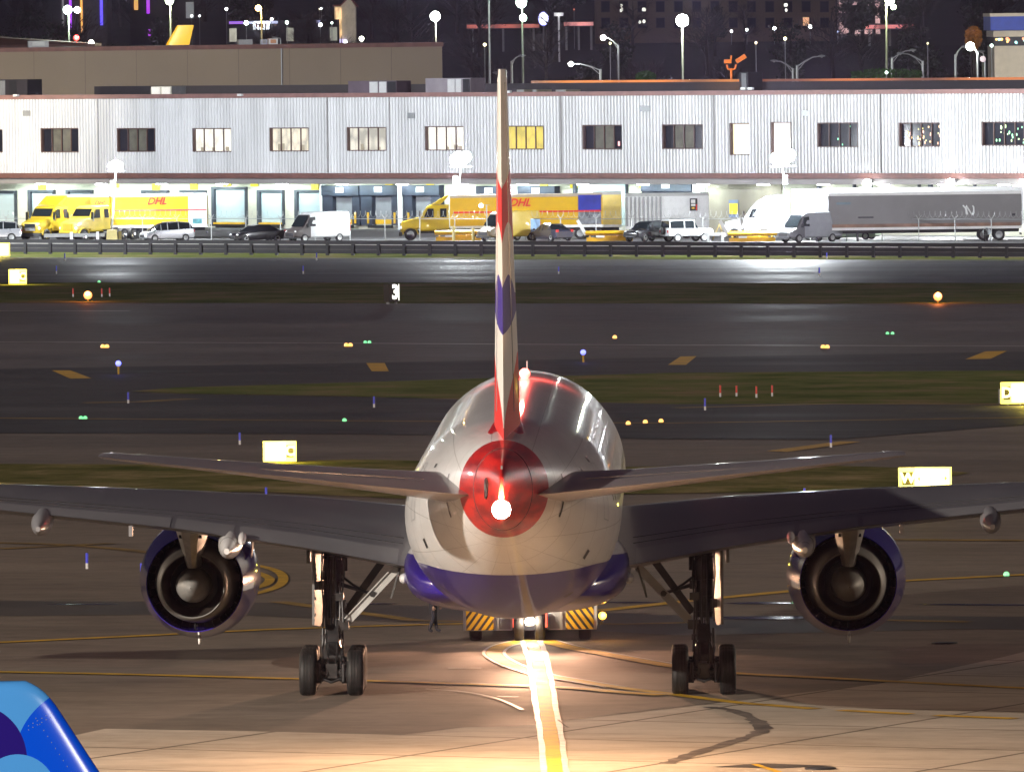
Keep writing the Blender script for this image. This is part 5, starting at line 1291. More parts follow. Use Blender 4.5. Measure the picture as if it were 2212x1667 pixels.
# --- snow ploughs
def plough(label, loc, n, arm=True):
    t = thing('snow_plough', label, 'snow plough', loc)
    rings = []
    for x in (-2.1, -.7, .7, 2.1): rings.append([Vector((x, -.25 * math.sin(k / 8 * math.pi) - .1, .55 + .38 * k / 8)) for k in range(9)] + [Vector((x, -.25 * math.sin(k / 8 * math.pi), .55 + .38 * k / 8)) for k in range(8, -1, -1)])
    MB().loft(rings).build('mouldboard', YELP, t, True)
    MB().box((-2.0, -.35, .05), (1.9, -.2, .38)).build('cutting_edge', mat('plough_amber', (0.62, 0.33, 0.01), 0.5, var=0.2), t)
    for x in (-1.7, -.6, .6, 1.6): MB().bar((x, -.2, .3), (x, .7, .35), .12, .3).build('brace', YELP, t)
    MB().bar((-1.2, .7, .4), (1.3, .7, .4), .15, .2).build('push_beam', YELP, t)
    MB().box((-1.2, -.42, .36), (-.5, -.36, .52)).build('reflector', WHITE, t)
    if arm: MB().bar((-2.05, -.2, .6), (-2.75, -.2, 1.85), .28, .12, (0, 1, 0)).build('lift_arm', WHITE, t)
    return t
plough('yellow snow plough beside the courier tractor, left of the tail fin', LL(992, 920), 0, False)
plough('yellow snow plough with a white raised arm between two dark cars', LL(1318, 914), 0)
plough('yellow snow plough in front of the white truck cab', LL(1626, 908), 0)
# --- small things in the lot
t = thing('guard_rail', 'pale steel guard rail in front of the two yellow cabs', 'guard rail', LL(168, 927))
MB().box((-2.9, -.05, .42), (2.3, .05, .72)).build('rail', GALV, t)
for x in (-.55, 1.7): MB().box((x - .12, -.12, 0), (x + .12, .1, .85)).build('post', WHITE, t)
t = thing('guard_rail', 'short steel guard rail between the white jeep and the white truck', 'guard rail', LL(1545, 911))
MB().box((-.9, -.05, .5), (1.0, .05, .75)).build('rail', GALV, t)
for x in (-.6, .6): MB().box((x - .1, -.1, 0), (x + .1, .1, .8)).build('post', GALV, t)
t = thing('concrete_block', 'pale yellow concrete block at the foot of the left floodlight', 'concrete block', LL(242, 927))
MB().prism([(-.5, 0), (.48, 0), (.42, 1.02), (-.42, 1.02)], -.4, .4, 'y').build('block', mat('block_cream', (0.62, 0.52, 0.22), 0.7), t)
MB().box((.55, -.15, 0), (.8, .1, .85)).build('bollard', MATS['block_cream'], t)
t = thing('trestle', 'wooden folding trestle leaning by the stained dock wall', 'trestle', LL(1550, 916))
for s in (-1, 1): MB().bar((-.45, s * .3, 0), (.15, s * .25, 1.35), .09, .09).bar((.5, s * .3, 0), (.2, s * .25, 1.35), .09, .09).build('leg', mat('wood', (0.5, 0.36, 0.14), 0.7), t)
MB().bar((.17, -.3, 1.35), (.17, .3, 1.35), .1, .1).build('ridge', MATS['wood'], t)
for i, (px, lab) in enumerate(((980, 'yellow bollard in front of the courier tractor front wheel'), (1022, 'shorter yellow bollard right of the courier tractor front wheel'))):
    t = thing('bollard', lab, 'bollard', LL(px, 919))
    MB().lathe([(.13, 0), (.13, 1.2 - .15 * i), (.09, 1.28 - .15 * i), (.01, 1.3 - .15 * i)], 'z', n=12).build('post', MATS['block_cream'], t, True)
t = thing('motorcycle', 'parked motorcycle with pale reflective fairing under the grey trailer', 'motorcycle', LL(2130, 905.5), R(80))
for x in (-.7, .7): MB().lathe([(.2, -.06), (.3, -.05), (.31, .05), (.2, .06)], 'y', (x, 0, .31), 18).build('wheel', RUB, t)
MB().loft([[Vector((x, y * w_, z + zz)) for y, zz in ((-1, 0), (1, 0), (.7, .3), (-.7, .3))] for x, w_, z in ((-.8, .1, .75), (-.2, .18, .6), (.3, .2, .65), (.6, .12, .8))]).build('body', CBLK, t, True)
MB().prism([(-.3, .55), (.3, .55), (.38, .85), (0, 1.2), (-.38, .85)], .55, .62, 'x').build('fairing', mat('reflective_grey', (0.6, 0.66, 0.7), 0.3), t)
for s in (-1, 1): MB().bar((.55, s * .1, 1.0), (.45, s * .4, 1.05), .04, .04).build('handlebar', DARKM, t)

# ================================================================== AIRFIELD SIGNS AND MARKERS
SY = lamp('sign_yellow_lit', (1.0, 0.78, 0.02), 1.15, sample=False)
SYW = lamp('sign_yellow_bright', (1.0, 0.93, 0.42), 1.75, sample=False)
SBLK = mat('sign_black', (0.03, 0.025, 0.01), 0.5)
SFADE = lamp('sign_character_dim', (0.75, 0.5, 0.04), .6, sample=False)
def lit_sign(label, px, py0, px1, py1, Y=None, parts=(), gap=5, rz=0.0):
    """parts: list of (fraction0, fraction1, 'loc'|'dir', text)"""
    b0 = gp((px + px1) / 2, py1 + gap); Y = b0.y
    s = FOC / Y; w = (px1 - px) / s; h = (py1 - py0) / s; g = gap / s
    t = thing('taxiway_sign', label, 'airfield sign', b0, rz)
    MB().box((-w / 2 - .04, .02, g), (w / 2 + .04, .3, g + h + .02)).build('cabinet', mat('sign_cabinet', (0.05, 0.045, 0.02), 0.5), t)
    for x in (-w * .38, -w * .12, w * .12, w * .38): MB().tube([(x, .15, 0), (x, .15, g)], .04, 6).build('foot', GALV, t)
    MB().box((-w / 2 - .10, -.008, g - .08), (w / 2 + .10, .01, g + h + .08)).build('lit_border', SY, t)
    light('sign_glow', 'POINT', (0, -1.2, g + h * .7), 420, (1.0, .78, .08), parent=t, shadow_soft_size=.4)
    for (f0, f1, kind, txt) in parts:
        x0, x1 = -w / 2 + w * f0, -w / 2 + w * f1
        dz = .04 if kind == 'loc' else 0
        pn = MB().box((x0, -.01, g + dz), (x1, .018, g + h - dz)).build('panel', SY if kind == 'loc' else SYW, t)
        if kind == 'loc':
            MB().box((x0 + (x1 - x0) * .10, -.022, g + h * .14), (x1 - (x1 - x0) * .10, -.012, g + h * .86)).build('black_field', SBLK, pn)
            mm = MB(); add_text(mm, txt, Matrix.Translation(((x0 + x1) / 2, -.03, g + h * .5)) @ XZ, h * .78, 0, h * .035)
            mm.build('character', SYW, pn)
        elif txt:
            mm = MB(); add_text(mm, txt, Matrix.Translation(((x0 + x1) / 2, -.025, g + h * .48)) @ XZ, h * .62, 0, 0)
            mm.build('character', SFADE, pn)
            if txt == 'B':
                for s_ in (-1, 1):
                    xc = (x0 + x1) / 2 + s_ * (x1 - x0) * .30; q = .13 * (x1 - x0)
                    ar = MB().bar((xc - s_ * q, -.025, g + h * .48), (xc + s_ * q * .8, -.025, g + h * .48), .05, .012)
                    ar.add([(xc + s_ * q, -.027, g + h * .48), (xc + s_ * q * .45, -.027, g + h * .62), (xc + s_ * q * .6, -.027, g + h * .48), (xc + s_ * q * .45, -.027, g + h * .34)], [(0, 1, 2, 3)])
                    ar.build('arrow', mat('sign_arrow', (0.25, 0.18, 0.01), 0.5), pn)
    return t
lit_sign('lit yellow sign reading W and B with arrows above the right wing', 1946, 1013, 2051, 1052, parts=[(0, .29, 'loc', 'W'), (.3, 1, 'dir', 'B')], rz=R(3))
lit_sign('lit yellow sign glaring above the left tailplane', 573, 956, 636, 993, parts=[(0, .70, 'dir', ''), (.71, 1, 'loc', 'C')], rz=R(-6), gap=6)
lit_sign('lit yellow sign cut off by the right edge beside a white stake', 2165, 828, 2270, 868, parts=[(0, .18, 'loc', 'D'), (.19, 1, 'dir', '')], rz=R(6), gap=8)
lit_sign('small lit yellow sign with a black C near the left edge', 22, 584, 55, 611, parts=[(0, .58, 'dir', ''), (.6, 1, 'loc', 'C')], gap=4)
lit_sign('lit yellow sign cut off by the left edge beside the dark barrier', -30, 527, 19, 552, parts=[(0, 1, 'dir', '')], gap=5)
sp = gp(2160, 872)
t = tag(MB().tube([(0, 0, 0), (0, 0, .75)], .05, 8).build('stake', WHITE, loc=sp), 'white stake left of the sign cut off by the right edge', 'stake')
# runway distance sign
b0 = gp(851, 657); s = FOC / b0.y
t = thing('distance_sign', 'black runway distance sign with a glowing white 3 left of the fin', 'airfield sign', b0, R(48))
MB().box((-.52, 0, .15), (.52, .5, 1.42)).build('cabinet', SBLK, t)
mm = MB(); add_text(mm, '3', Matrix.Translation((.12, -.02, .80)) @ XZ, 1.35, 0, .05); mm.build('character', lamp('numeral_white', (1.0, 1.0, 0.9), 2.2, sample=False), t)
MB().box((.47, -.03, .25), (.52, -.005, 1.38)).build('light_edge', MATS['numeral_white'], t)
for x in (-.4, .4): MB().box((x - .05, .1, 0), (x + .05, .3, .15)).build('foot', GALV, t)
# edge markers
MB_BLUE = mat('marker_blue', (0.10, 0.12, 0.95), 0.4, var=.05); MB_WHT = mat('marker_white', (0.86, 0.86, 0.88), 0.4, var=.05); MB_RED = mat('marker_red', (0.9, 0.10, 0.07), 0.4, var=.05)
# retro-reflective sleeves catch the light of the stands, so the paint is bright
def marker(px, py, hpx, label, m=MB_BLUE, grp='blue and white edge markers'):
    g = gp(px, py); s = FOC / g.y; h = hpx / s
    t = thing('edge_marker', label, 'marker post', g, group=grp)
    r = max(.05, 1.3 / s)
    MB().tube([(0, 0, 0), (0, 0, h * .36)], r, 8).build('base_sleeve', MB_WHT, t)
    MB().tube([(0, 0, h * .36), (0, 0, h)], r, 8).build('top_sleeve', m, t)
for px, py, hp, lab in ((140, 565, 18, 'blue and white marker post by the far barrier at left'), (122, 592, 18, 'blue and white marker post beside the small sign at far left'), (684, 563, 17, 'blue and white marker post below the white van'), (655, 592, 18, 'blue and white marker post left of the fin on the far taxiway'), (1207, 592, 16, 'blue and white marker post just right of the fin on the far taxiway'), (1770, 597, 19, 'blue and white marker post in the bright glare patch at right'), (1786, 560, 14, 'blue and white marker post at the foot of the far barrier at right'), (277, 872, 25, 'blue and white marker post near the lit blue light at left'), (808, 881, 25, 'blue and white marker post left of the fuselage top'), (518, 960, 26, 'blue and white marker post left of the lit sign above the tailplane'), (1523, 887, 27, 'blue and white marker post beside the red stakes'), (1795, 966, 27, 'blue and white marker post beside the painted yellow bar'), (575, 1078, 26, 'blue and white marker post above the left wing'), (188, 1228, 34, 'blue and white marker post left of the left engine'), (1738, 1078, 24, 'blue and white marker post above the right wing'), (306, 1250, 34, 'blue and white marker post touching the left engine')):
    marker(px, py, hp, lab)
for px, py, hp, lab in ((158, 642, 19, 'red and white stake left of the orange light'), (220, 642, 19, 'red and white stake just right of the orange light'), (237, 641, 19, 'red and white stake farthest right of the orange light'), (1556, 858, 26, 'first red and white stake from the left in the row of four'), (1591, 857, 24, 'second red and white stake from the left in the row of four'), (1634, 860, 26, 'third red and white stake from the left in the row of four'), (1668, 857, 25, 'fourth red and white stake from the left in the row of four')):
    marker(px, py, hp, lab, MB_RED, 'red and white stakes in the grass')
def ground_light(px, py, col, label, hpx=0, r=.12, st=30, stem=None, glow=0, name='airfield_light'):
    g = gp(px, py + hpx); s = FOC / g.y; h = hpx / s
    t = thing(name, label, 'airfield light', g)
    if hpx: MB().tube([(0, 0, 0), (0, 0, h)], .05, 8).build('stem', stem or YELP, t)
    else: MB().lathe([(r * 1.6, 0), (r * 1.4, .03), (.01, .03)], 'z', n=12).build('base', DARKM, t)
    MB().ball((0, 0, h + r * .7), r, 12, 8).build('lens', lamp('afl_%d_%d_%d_%d' % (int(col[0] * 99), int(col[1] * 99), int(col[2] * 99), st), col, st, sample=False), t, True)
    if glow: light('airfield_light_glow', 'POINT', (0, -.4, h + r * 1.6), glow, col, parent=t, shadow_soft_size=.1)
ground_light(256, 789, (0.10, 0.13, 1.0), 'lit blue taxiway light on a yellow stem at left', 20, .16, 3, glow=8)
ground_light(1260, 765, (0.10, 0.13, 1.0), 'lit blue taxiway light on a yellow stem right of the fin', 18, .16, 3, glow=8)
ground_light(190, 644, (1.0, 0.24, 0.04), 'glaring orange runway light among red stakes at left', 8, .30, 3, glow=260)
ground_light(2026, 647, (1.0, 0.24, 0.04), 'glaring orange runway light in the grass at right', 8, .30, 3, glow=260)
for px, py, lab in ((222, 752, 'left lens of the small orange inset light pair at left'), (231, 752, 'right lens of the small orange inset light pair at left'), (748, 749, 'left lens of the orange inset pair beside the green one'), (757, 749, 'right lens of the orange inset pair beside the green one'), (1778, 753, 'left lens of the orange inset pair at right'), (1787, 753, 'right lens of the orange inset pair at right'), (1357, 918, 'first of three amber inset lights right of the fuselage'), (1394, 915, 'second of three amber inset lights right of the fuselage'), (1428, 913, 'third of three amber inset lights right of the fuselage'), (1328, 732, 'dim orange inset light on the runway right of the fin')):
    ground_light(px, py, (1.0, 0.42, 0.04), lab, 0, .12 if py > 800 else .14, 2, name='inset_light')
for px, py, lab in ((789, 742, 'left lens of the green inset light pair left of the fin'), (798, 742, 'right lens of the green inset light pair left of the fin'), (1917, 723, 'left lens of the green inset pair on the runway at right'), (1928, 723, 'right lens of the green inset pair on the runway at right'), (175, 906, 'left lens of the small green pair on the taxiway at left'), (184, 906, 'right lens of the small green pair on the taxiway at left'), (744, 911, 'dim green inset light left of the fuselage'), (2174, 1245, 'green taxi line light below the right wing'), (1718, 1302, 'green taxi line light touching the right engine'), (214, 829 - 218, 'tiny green light on the far taxiway at left')):
    ground_light(px, py, (0.04, 1.0, 0.30), lab, 0, .11, 1, name='inset_light')
# ================================================================== BACKGROUND: hill, trees, town
def hill_z(x, y):
    t = min(1, max(0, (y - 1090) / 380.0)); t = t * t * (3 - 2 * t)
    u = min(1, max(0, (y - 1700) / 900.0))
    return 0.6 + 13.5 * t + 16 * u + 1.2 * math.sin(x * 0.018 + 1) * t
HILLM = mat('hill_ground', (0.035, 0.032, 0.028), 0.95, var=0.4, scale=0.03)
vs, fs = [], []
xs = [-420 + 14 * i for i in range(61)]; ys = [1088 + 22 * j for j in range(75)]
for y in ys:
    for x in xs: vs.append((x, y, hill_z(x, y) - (0.9 if y == ys[0] else 0)))
nx = len(xs)
for j in range(len(ys) - 1):
    for i in range(nx - 1): fs.append((j * nx + i, j * nx + i + 1, (j + 1) * nx + i + 1, (j + 1) * nx + i))
struct(MB().add(vs, fs).build('hill', HILLM, smooth=True, angle=80))
# ---- trees : trunk with limbs, crown of twig and leaf clusters
TWIG = mat('twig_brown', (0.055, 0.042, 0.036), 0.9, var=0.4, scale=0.6)
LEAFD = mat('foliage_dark', (0.032, 0.042, 0.022), 0.8, var=0.5, scale=0.5)
BARK = mat('bark', (0.05, 0.042, 0.036), 0.9, var=0.3)
def tree_mesh(seed, h, spread, leafy, conifer=False):
    rnd = random.Random(seed); tr = MB(); cr = MB()
    tr.tube([(0, 0, -0.6), (rnd.uniform(-.2, .2), 0, h * .35), (rnd.uniform(-.4, .4), 0, h * .7), (0, 0, h * .95)], [.3, .22, .12, .03], 8)
    tips = []
    nb = 16 if not conifer else 26
    for k in range(nb):
        z0 = h * rnd.uniform(.22, .85); a = rnd.uniform(0, 6.28); l = spread * (rnd.uniform(.5, 1) if not conifer else (1 - z0 / h) * 1.15 + .1)
        e = Vector((l * math.cos(a), l * math.sin(a), z0 + (l * rnd.uniform(.35, .9) if not conifer else -l * .15)))
        m_ = Vector((e.x * .5, e.y * .5, (z0 + e.z) / 2 + .3))
        tr.tube([(0, 0, z0), m_, e], [.09, .06, .02], 5)
        for q in range(6):
            p = Vector((0, 0, z0)).lerp(e, rnd.uniform(.35, 1.05)); tips.append(p)
    for p in tips:
        for q in range(9 if leafy else 7):
            c = p + Vector((rnd.gauss(0, .55), rnd.gauss(0, .55), rnd.gauss(0, .5))) * (spread / 4)
            if leafy:
                w = rnd.uniform(.12, .3); d1 = Vector((rnd.uniform(-1, 1), rnd.uniform(-1, 1), rnd.uniform(-1, 1))).normalized() * w; d2 = d1.orthogonal().normalized() * w * .8
                cr.add([c - d1, c + d2, c + d1, c - d2], [(0, 1, 2, 3)])
            else:
                d = (c - Vector((0, 0, p.z * .7))).normalized() + Vector((rnd.uniform(-.5, .5), rnd.uniform(-.5, .5), rnd.uniform(-.2, .7))); d = d.normalized() * rnd.uniform(.5, 1.3); o_ = d.orthogonal().normalized() * .035
                cr.add([c - o_, c + o_, c + d], [(0, 1, 2)])
    return tr, cr
def tree_proto(name, label, seed, h, spread, leafy, conifer, group, m=None):
    t = thing(name, label, 'tree', (0, 0, 0), group=group)
    a, b_ = tree_mesh(seed, h, spread, leafy, conifer)
    a.build('trunk', BARK, t); b_.build('crown', m or (LEAFD if leafy else TWIG), t, recalc=False)
    return t
GT = 'dark trees on the hillside'
LB = {'b': 'bare twiggy tree on the unlit hillside behind the warehouse', 'l': 'leafy dark tree on the unlit hillside behind the warehouse', 'c': 'pointed dark conifer on the unlit hillside behind the warehouse'}
protos = {'b': [tree_proto('bare_tree', LB['b'], s_, 9, 3.4, False, False, GT + ', bare') for s_ in (1, 2, 3)], 'l': [tree_proto('leafy_tree', LB['l'], s_, 8, 3.2, True, False, GT + ', leafy') for s_ in (4, 5)], 'c': [tree_proto('conifer_tree', LB['c'], 6, 10, 2.6, True, True, GT + ', conifer')]}
used = set()
def put_tree(kind, x, y, scl, label=None):
    pl = protos[kind]; i = random.randrange(len(pl)); p = pl[i]
    loc = (x, y, hill_z(x, y) - .1 if y > 1089 else lz(x))
    if (kind, i) not in used:
        used.add((kind, i)); p.location = loc; p.rotation_euler = (0, 0, random.uniform(0, 6)); p.scale = (scl,) * 3; o = p
    else: o = dup(p, loc, random.uniform(0, 6), scale=(scl,) * 3)
    if label: o['label'] = label
    return o
rt_ = random.Random(11)
for row, (y, n, k0) in enumerate(((1115, 17, .75), (1165, 17, .85), (1215, 17, .9), (1275, 17, .9), (1340, 16, .9), (1420, 16, .9), (1540, 14, 1.0), (1800, 16, 1.25), (2000, 16, 1.5))):
    half = y * 0.0535
    for i in range(n):
        x = -half + 2 * half * (i + rt_.uniform(.1, .9)) / n
        yy = y + rt_.uniform(-18, 18)
        px = PW / 2 + x / yy * FOC
        if row >= 6 and 1270 < px < 1820: continue
        kind = 'b' if rt_.random() < (.75 if px < 1250 else .45) else ('l' if rt_.random() < .7 else 'c')
        put_tree(kind, x, yy, k0 * rt_.uniform(.75, 1.2))
# ---- lit green bushes on the right behind the roof
def bush(label, px, py, Y, w, h, m, seed):
    p = at(px, py, Y); zz = hill_z(p.x, Y) if Y > 1089 else lz(p.x)
    t = thing('bush', label, 'bush', (p.x, Y, zz)); rnd = random.Random(seed); cr = MB(); st = MB()
    H = p.z - zz
    for k in range(7): st.tube([(0, 0, 0), (rnd.uniform(-w, w) * .4, rnd.uniform(-.5, .5), H * .9)], .05, 5)
    for k in range(700):
        a = rnd.uniform(-1, 1); zc = H + h * rnd.uniform(-1.5, 1) * (1 - abs(a) ** 2 * .6)
        c = Vector((a * w, rnd.uniform(-.8, .8), zc)); d1 = Vector((rnd.uniform(-1, 1), rnd.uniform(-1, 1), rnd.uniform(-1, 1))).normalized() * rnd.uniform(.1, .22); d2 = d1.orthogonal().normalized() * .15
        cr.add([c - d1, c + d2, c + d1, c - d2], [(0, 1, 2, 3)])
    st.build('stems', BARK, t); cr.build('leaves', m, t, recalc=False)
GRN = mat('foliage_lit_green', (0.05, 0.13, 0.02), 0.8, var=0.4)
bush('green bush lit beside the bright lamp above the orange roof edge', 1395, 168, 1050, .9, .6, GRN, 1)
bush('wide green bush around the foot of the tall lamp post at right', 1915, 160, 1050, 3.4, .5, GRN, 2)
# ---- far slope under the tents at the left: reddish roof
def bld(name, label, cat, x0, x1, ytop, Y, depth, m, base=None):
    a, b_ = at(x0, ytop, Y), at(x1, ytop, Y)
    zg = base if base is not None else (hill_z((a.x + b_.x) / 2, Y + depth) if Y > 1089 else .6)
    zg = min(zg, hill_z(a.x, Y), hill_z(b_.x, Y)) if Y > 1089 and base is None else zg
    t = thing(name, label, cat, ((a.x + b_.x) / 2, Y, zg))
    w, h = (b_.x - a.x), (a.z + b_.z) / 2 - zg
    return t, w, h
# tan building behind the warehouse
TAN = mat('tan_panels', (0.27, 0.215, 0.155), 0.8, var=0.10, scale=0.10)
a0, a1 = at(-260, 105, 1028), at(955, 97, 1034)
TD = Vector((a1.x - a0.x, a1.y - a0.y, 0)); TL = TD.length
tb = thing('storage_building', 'long plain tan building rising behind the warehouse roof at left', 'building', (a0.x, a0.y, .6), math.atan2(TD.y, TD.x))
TH = at(400, 99.5, 1037).z - .6
MB().box((0, 0, 0), (TL, 22, TH)).build('wall', TAN, tb)
MB().box((-.1, -.18, TH - .35), (TL + .1, 22.1, TH + .05)).build('roof_edge', BROWNTRIM, tb)
u_ = TL * (606 + 260) / (955 + 260)
MB().tube([(u_, -.12, 0), (u_, -.12, TH - .5), (u_ - .1, -.1, TH + .6), (u_ - .8, .4, TH + .75)], .06, 6).build('drain_pipe', GREYM, tb)
for i in range(1, 11): MB().box((TL * i / 11 - .03, -.02, 0), (TL * i / 11 + .03, .01, TH - .35)).build('panel_joint', mat('tan_joint', (0.19, 0.15, 0.11), 0.8), tb)
light('yard_floodlight', 'SPOT', (a0.x - 6, a0.y - 45, 16), 30000, (1.0, 0.86, 0.62), target=(a0.x + 25, a0.y, 12), spot_size=R(100), spot_blend=.6, shadow_soft_size=.4)
def roof_box(px0, px1, py0, m, label, nm='roof_vent', extra=None):
    um = TL * ((px0 + px1) / 2 + 260) / 1215; w = TL * (px1 - px0) / 1215 / 2
    p = tb.location + TD.normalized() * um + Vector((-TD.normalized().y, TD.normalized().x, 0)) * 2
    h = (at((px0 + px1) / 2, py0, p.y).z - TH - .6)
    t = thing(nm, label, 'roof vent', (p.x, p.y, TH + .6 + .05), tb.rotation_euler.z)
    MB().box((-w, 0, 0), (w, 1.4, h)).build('housing', m, t)
    MB().box((-w * .6, -.05, h * .2), (w * .6, -.005, h * .85)).build('grille', extra or GREYM, t)
roof_box(63, 107, 90, GREYM, 'low grey vent on the tan roof under the red lamp', extra=GALV)
roof_box(518, 548, 87, GREYM, 'grey box vent on the tan roof, left of the two lit boxes')
roof_box(567, 580, 87, mat('box_bluewhite', (0.45, 0.47, 0.6), 0.5), 'small bluish box on the tan roof under the orange lamp')
roof_box(583, 603, 85, CWHT, 'striped white box on the tan roof beside the drain pipe', extra=mat('box_orange', (0.6, 0.3, 0.15), 0.5))
# yellow cargo aircraft parked behind the tan building: only its fin shows
cf = at(390, 97, 1095)
ca = thing('cargo_aircraft', 'yellow tail fin of a parked cargo aircraft above the tan building roof', 'aircraft', (cf.x, 1095, .6))
zt_, zb2 = at(390, 55, 1095).z - .6, at(390, 100, 1095).z - .6
xx = lambda px: at(px, 70, 1095).x - cf.x
k_ = (xx(382) - xx(355)) / (zt_ - zb2)
rg = []
for z, th in ((zb2 - 2.5, .32), (zb2, .28), (zt_ - .2, .14), (zt_, .08)):
    f = (z - zb2) / (zt_ - zb2); le, te = xx(356) + (xx(383) - xx(356)) * f, xx(408) + (xx(419) - xx(408)) * f
    pr = foil(1.0, 8); rg.append([Vector((le + (te - le) * s_, y_ * th, z)) for s_, y_ in pr] + [Vector((le + (te - le) * s_, -y_ * th, z)) for s_, y_ in pr[1:-1]][::-1])
MB().loft(rg).build('fin', mat('cargo_yellow', (0.85, 0.47, 0.002), 0.4, var=0.04), ca, True, angle=40)
MB().lathe([(.3, 4), (1.2, 1), (1.9, -4), (1.95, -22), (1.2, -27), (.2, -29)], 'x', (0, 0, zb2 - 4.2), 24).build('fuselage', MATS['cargo_yellow'], ca, True)
for s_ in (-1, 1): MB().bar((-12, s_ * 2.5, 0), (-12, s_ * 2.5, zb2 - 5.4), .3, .3).build('landing_gear', GREYM, ca)
MB().bar((-12, -2.6, zb2 - 5.2), (-12, 2.6, zb2 - 5.2), .3, .3).build('landing_gear', GREYM, ca)
MB().bar((-24, 0, 0), (-24, 0, zb2 - 5.4), .3, .3).build('landing_gear', GREYM, ca)
light('cargo_stand_light', 'SPOT', (cf.x - 4, 1072, 22), 26000, (1.0, 0.9, 0.7), target=(cf.x, 1095, zt_), spot_size=R(40), spot_blend=.5, shadow_soft_size=.3)
# reddish roof slope behind
t, w_, h_ = bld('shed', 'low dark red sloping shed roof behind the tan building at far left', 'shed', -120, 205, 97, 1110, 20, BROWNTRIM)
MB().box((-w_ / 2, 0, 0), (w_ / 2, 18, h_)).build('wall', BROWNTRIM, t)
MB().prism([(-w_ / 2, h_), (w_ / 2, h_), (-w_ * .10, h_ + .7), (-w_ / 2, h_ + 1.5)], -.2, 18.2, 'y').build('roof', mat('roof_oxide', (0.09, 0.035, 0.022), 0.8), t)
# casino-like tower with coloured light strips (far left)
t, w_, h_ = bld('tower_block', 'grey tower block with purple orange and blue light strips at far left', 'building', 130, 230, -60, 1620, 20, GREYM)
GREYB = mat('tower_grey', (0.16, 0.16, 0.17), 0.8)
MB().box((-w_ / 2, 0, 0), (w_ / 2, 20, h_)).build('wall', GREYB, t)
for px, wd, c, z0 in ((152, 5, (0.45, 0.02, 1.0), 80), (176, 4, (1.0, 0.45, 0.05), 70), (219, 6, (0.10, 0.06, 1.0), 55), (136, 4, (0.4, 0.42, 0.45), 70)):
    xa = at(px, 20, 1620).x - t.location.x; za = at(px, z0, 1620).z - t.location.z
    MB().box((xa - wd * .035, -.14, za), (xa + wd * .035, -.005, h_)).build('light_strip', lamp('strip_%d' % px, c, 1.3 if px != 136 else .25, sample=False), t)
t, w_, h_ = bld('tower_block', 'dark slab between trees with purple and orange lit slots at left', 'building', 280, 410, -60, 1640, 20, GREYM)
MB().box((-w_ / 2, 0, 0), (w_ / 2, 20, h_)).build('wall', mat('slab_dark', (0.07, 0.06, 0.06), 0.8), t)
for px, wd, c, y0, y1 in ((320, 8, (0.55, 0.03, 1.0), 30, -50), (322, 6, (0.6, 0.02, 1.0), 78, 64), (294, 10, (1.0, 0.5, 0.1), 22, -50), (388, 6, (1.0, 0.5, 0.08), 88, 66), (410, 20, (0.5, 0.6, 0.6), 40, 5)):
    xa = at(px, 20, 1640).x - t.location.x; za, zb_ = at(px, y0, 1640).z - t.location.z, at(px, y1, 1640).z - t.location.z
    MB().box((xa - wd * .03, -.14, za), (xa + wd * .03, -.005, min(zb_, h_))).build('light_strip', lamp('slot_%d_%d' % (px, y0), c, .9 if px < 400 else .22, sample=False), t)
# gabled pale lit house with an orange lit end
t, w_, h_ = bld('house', 'pale floodlit gabled house with an orange glowing corner', 'house', 722, 768, 12, 1500, 10, WHITE)
CREAM = mat('house_cream', (0.62, 0.58, 0.50), 0.8)
MB().prism([(-w_ / 2, 0), (w_ / 2, 0), (w_ / 2, h_ * .97), (w_ * .2, h_ + 1.0), (-w_ * .2, h_ * .98), (-w_ / 2, h_ * .98)], 0, 9, 'y').build('wall', CREAM, t)
MB().prism([(-w_ / 2 - .2, h_ * .98), (-w_ * .2, h_ * .98), (w_ * .2, h_ + 1.0), (w_ / 2 + .3, h_ * .95), (w_ / 2 + .3, h_ * .95 + .25), (w_ * .2, h_ + 1.3), (-w_ * .2, h_ * .98 + .25), (-w_ / 2 - .2, h_ * .98 + .2)], -.3, 9.3, 'y').build('roof', mat('roof_red', (0.2, 0.06, 0.05), 0.7), t)
MB().box((-w_ * .44, -.3, h_ * .35), (-w_ * .16, -.01, h_ * .96)).build('lit_corner', litglass('corner_orange', (1.0, 0.62, 0.28), 1.3, .5, 1.5), t)
MB().box((-w_ * .55, -.6, h_ * .22), (w_ * .05, -.05, h_ * .32)).build('lit_fascia', lamp('fascia_violet', (0.6, 0.5, 1.0), 1.0, sample=False), t)
light('house_floodlight', 'SPOT', (t.location.x + 6, 1480, t.location.z + 3), 5000, (1, .93, .8), target=(t.location.x, 1500, t.location.z + h_ * .7), spot_size=R(60), spot_blend=.5)
# low shop row with violet strip and white sign
t, w_, h_ = bld('shop', 'low dark shop with violet roof strip and a white lit sign', 'shop', 490, 730, 44, 1480, 14, BLACK)
MB().box((-w_ / 2, 0, 0), (w_ / 2, 12, h_)).build('wall', mat('shop_dark', (0.05, 0.05, 0.055), 0.8), t)
for px0, px1, c, st in ((495, 525, (0.4, 0.1, 1.0), .8), (532, 600, (0.55, 0.6, 1.0), .9), (684, 692, (0.5, 0.5, 1.0), .7)):
    x0, x1 = at(px0, 44, 1480).x - t.location.x, at(px1, 44, 1480).x - t.location.x
    MB().box((x0, -.2, h_ - .45), (x1, -.01, h_ - .1)).build('light_strip', lamp('shopstrip_%d' % px0, c, st, sample=False), t)
x0, x1 = at(547, 52, 1480).x - t.location.x, at(582, 52, 1480).x - t.location.x
sg = MB().box((x0, -.7, h_ - 1.25), (x1, -.4, h_ - .15)).build('lit_sign', lamp('shop_sign', (0.85, 0.92, 1.0), 3.0, sample=False), t)
mm = MB()
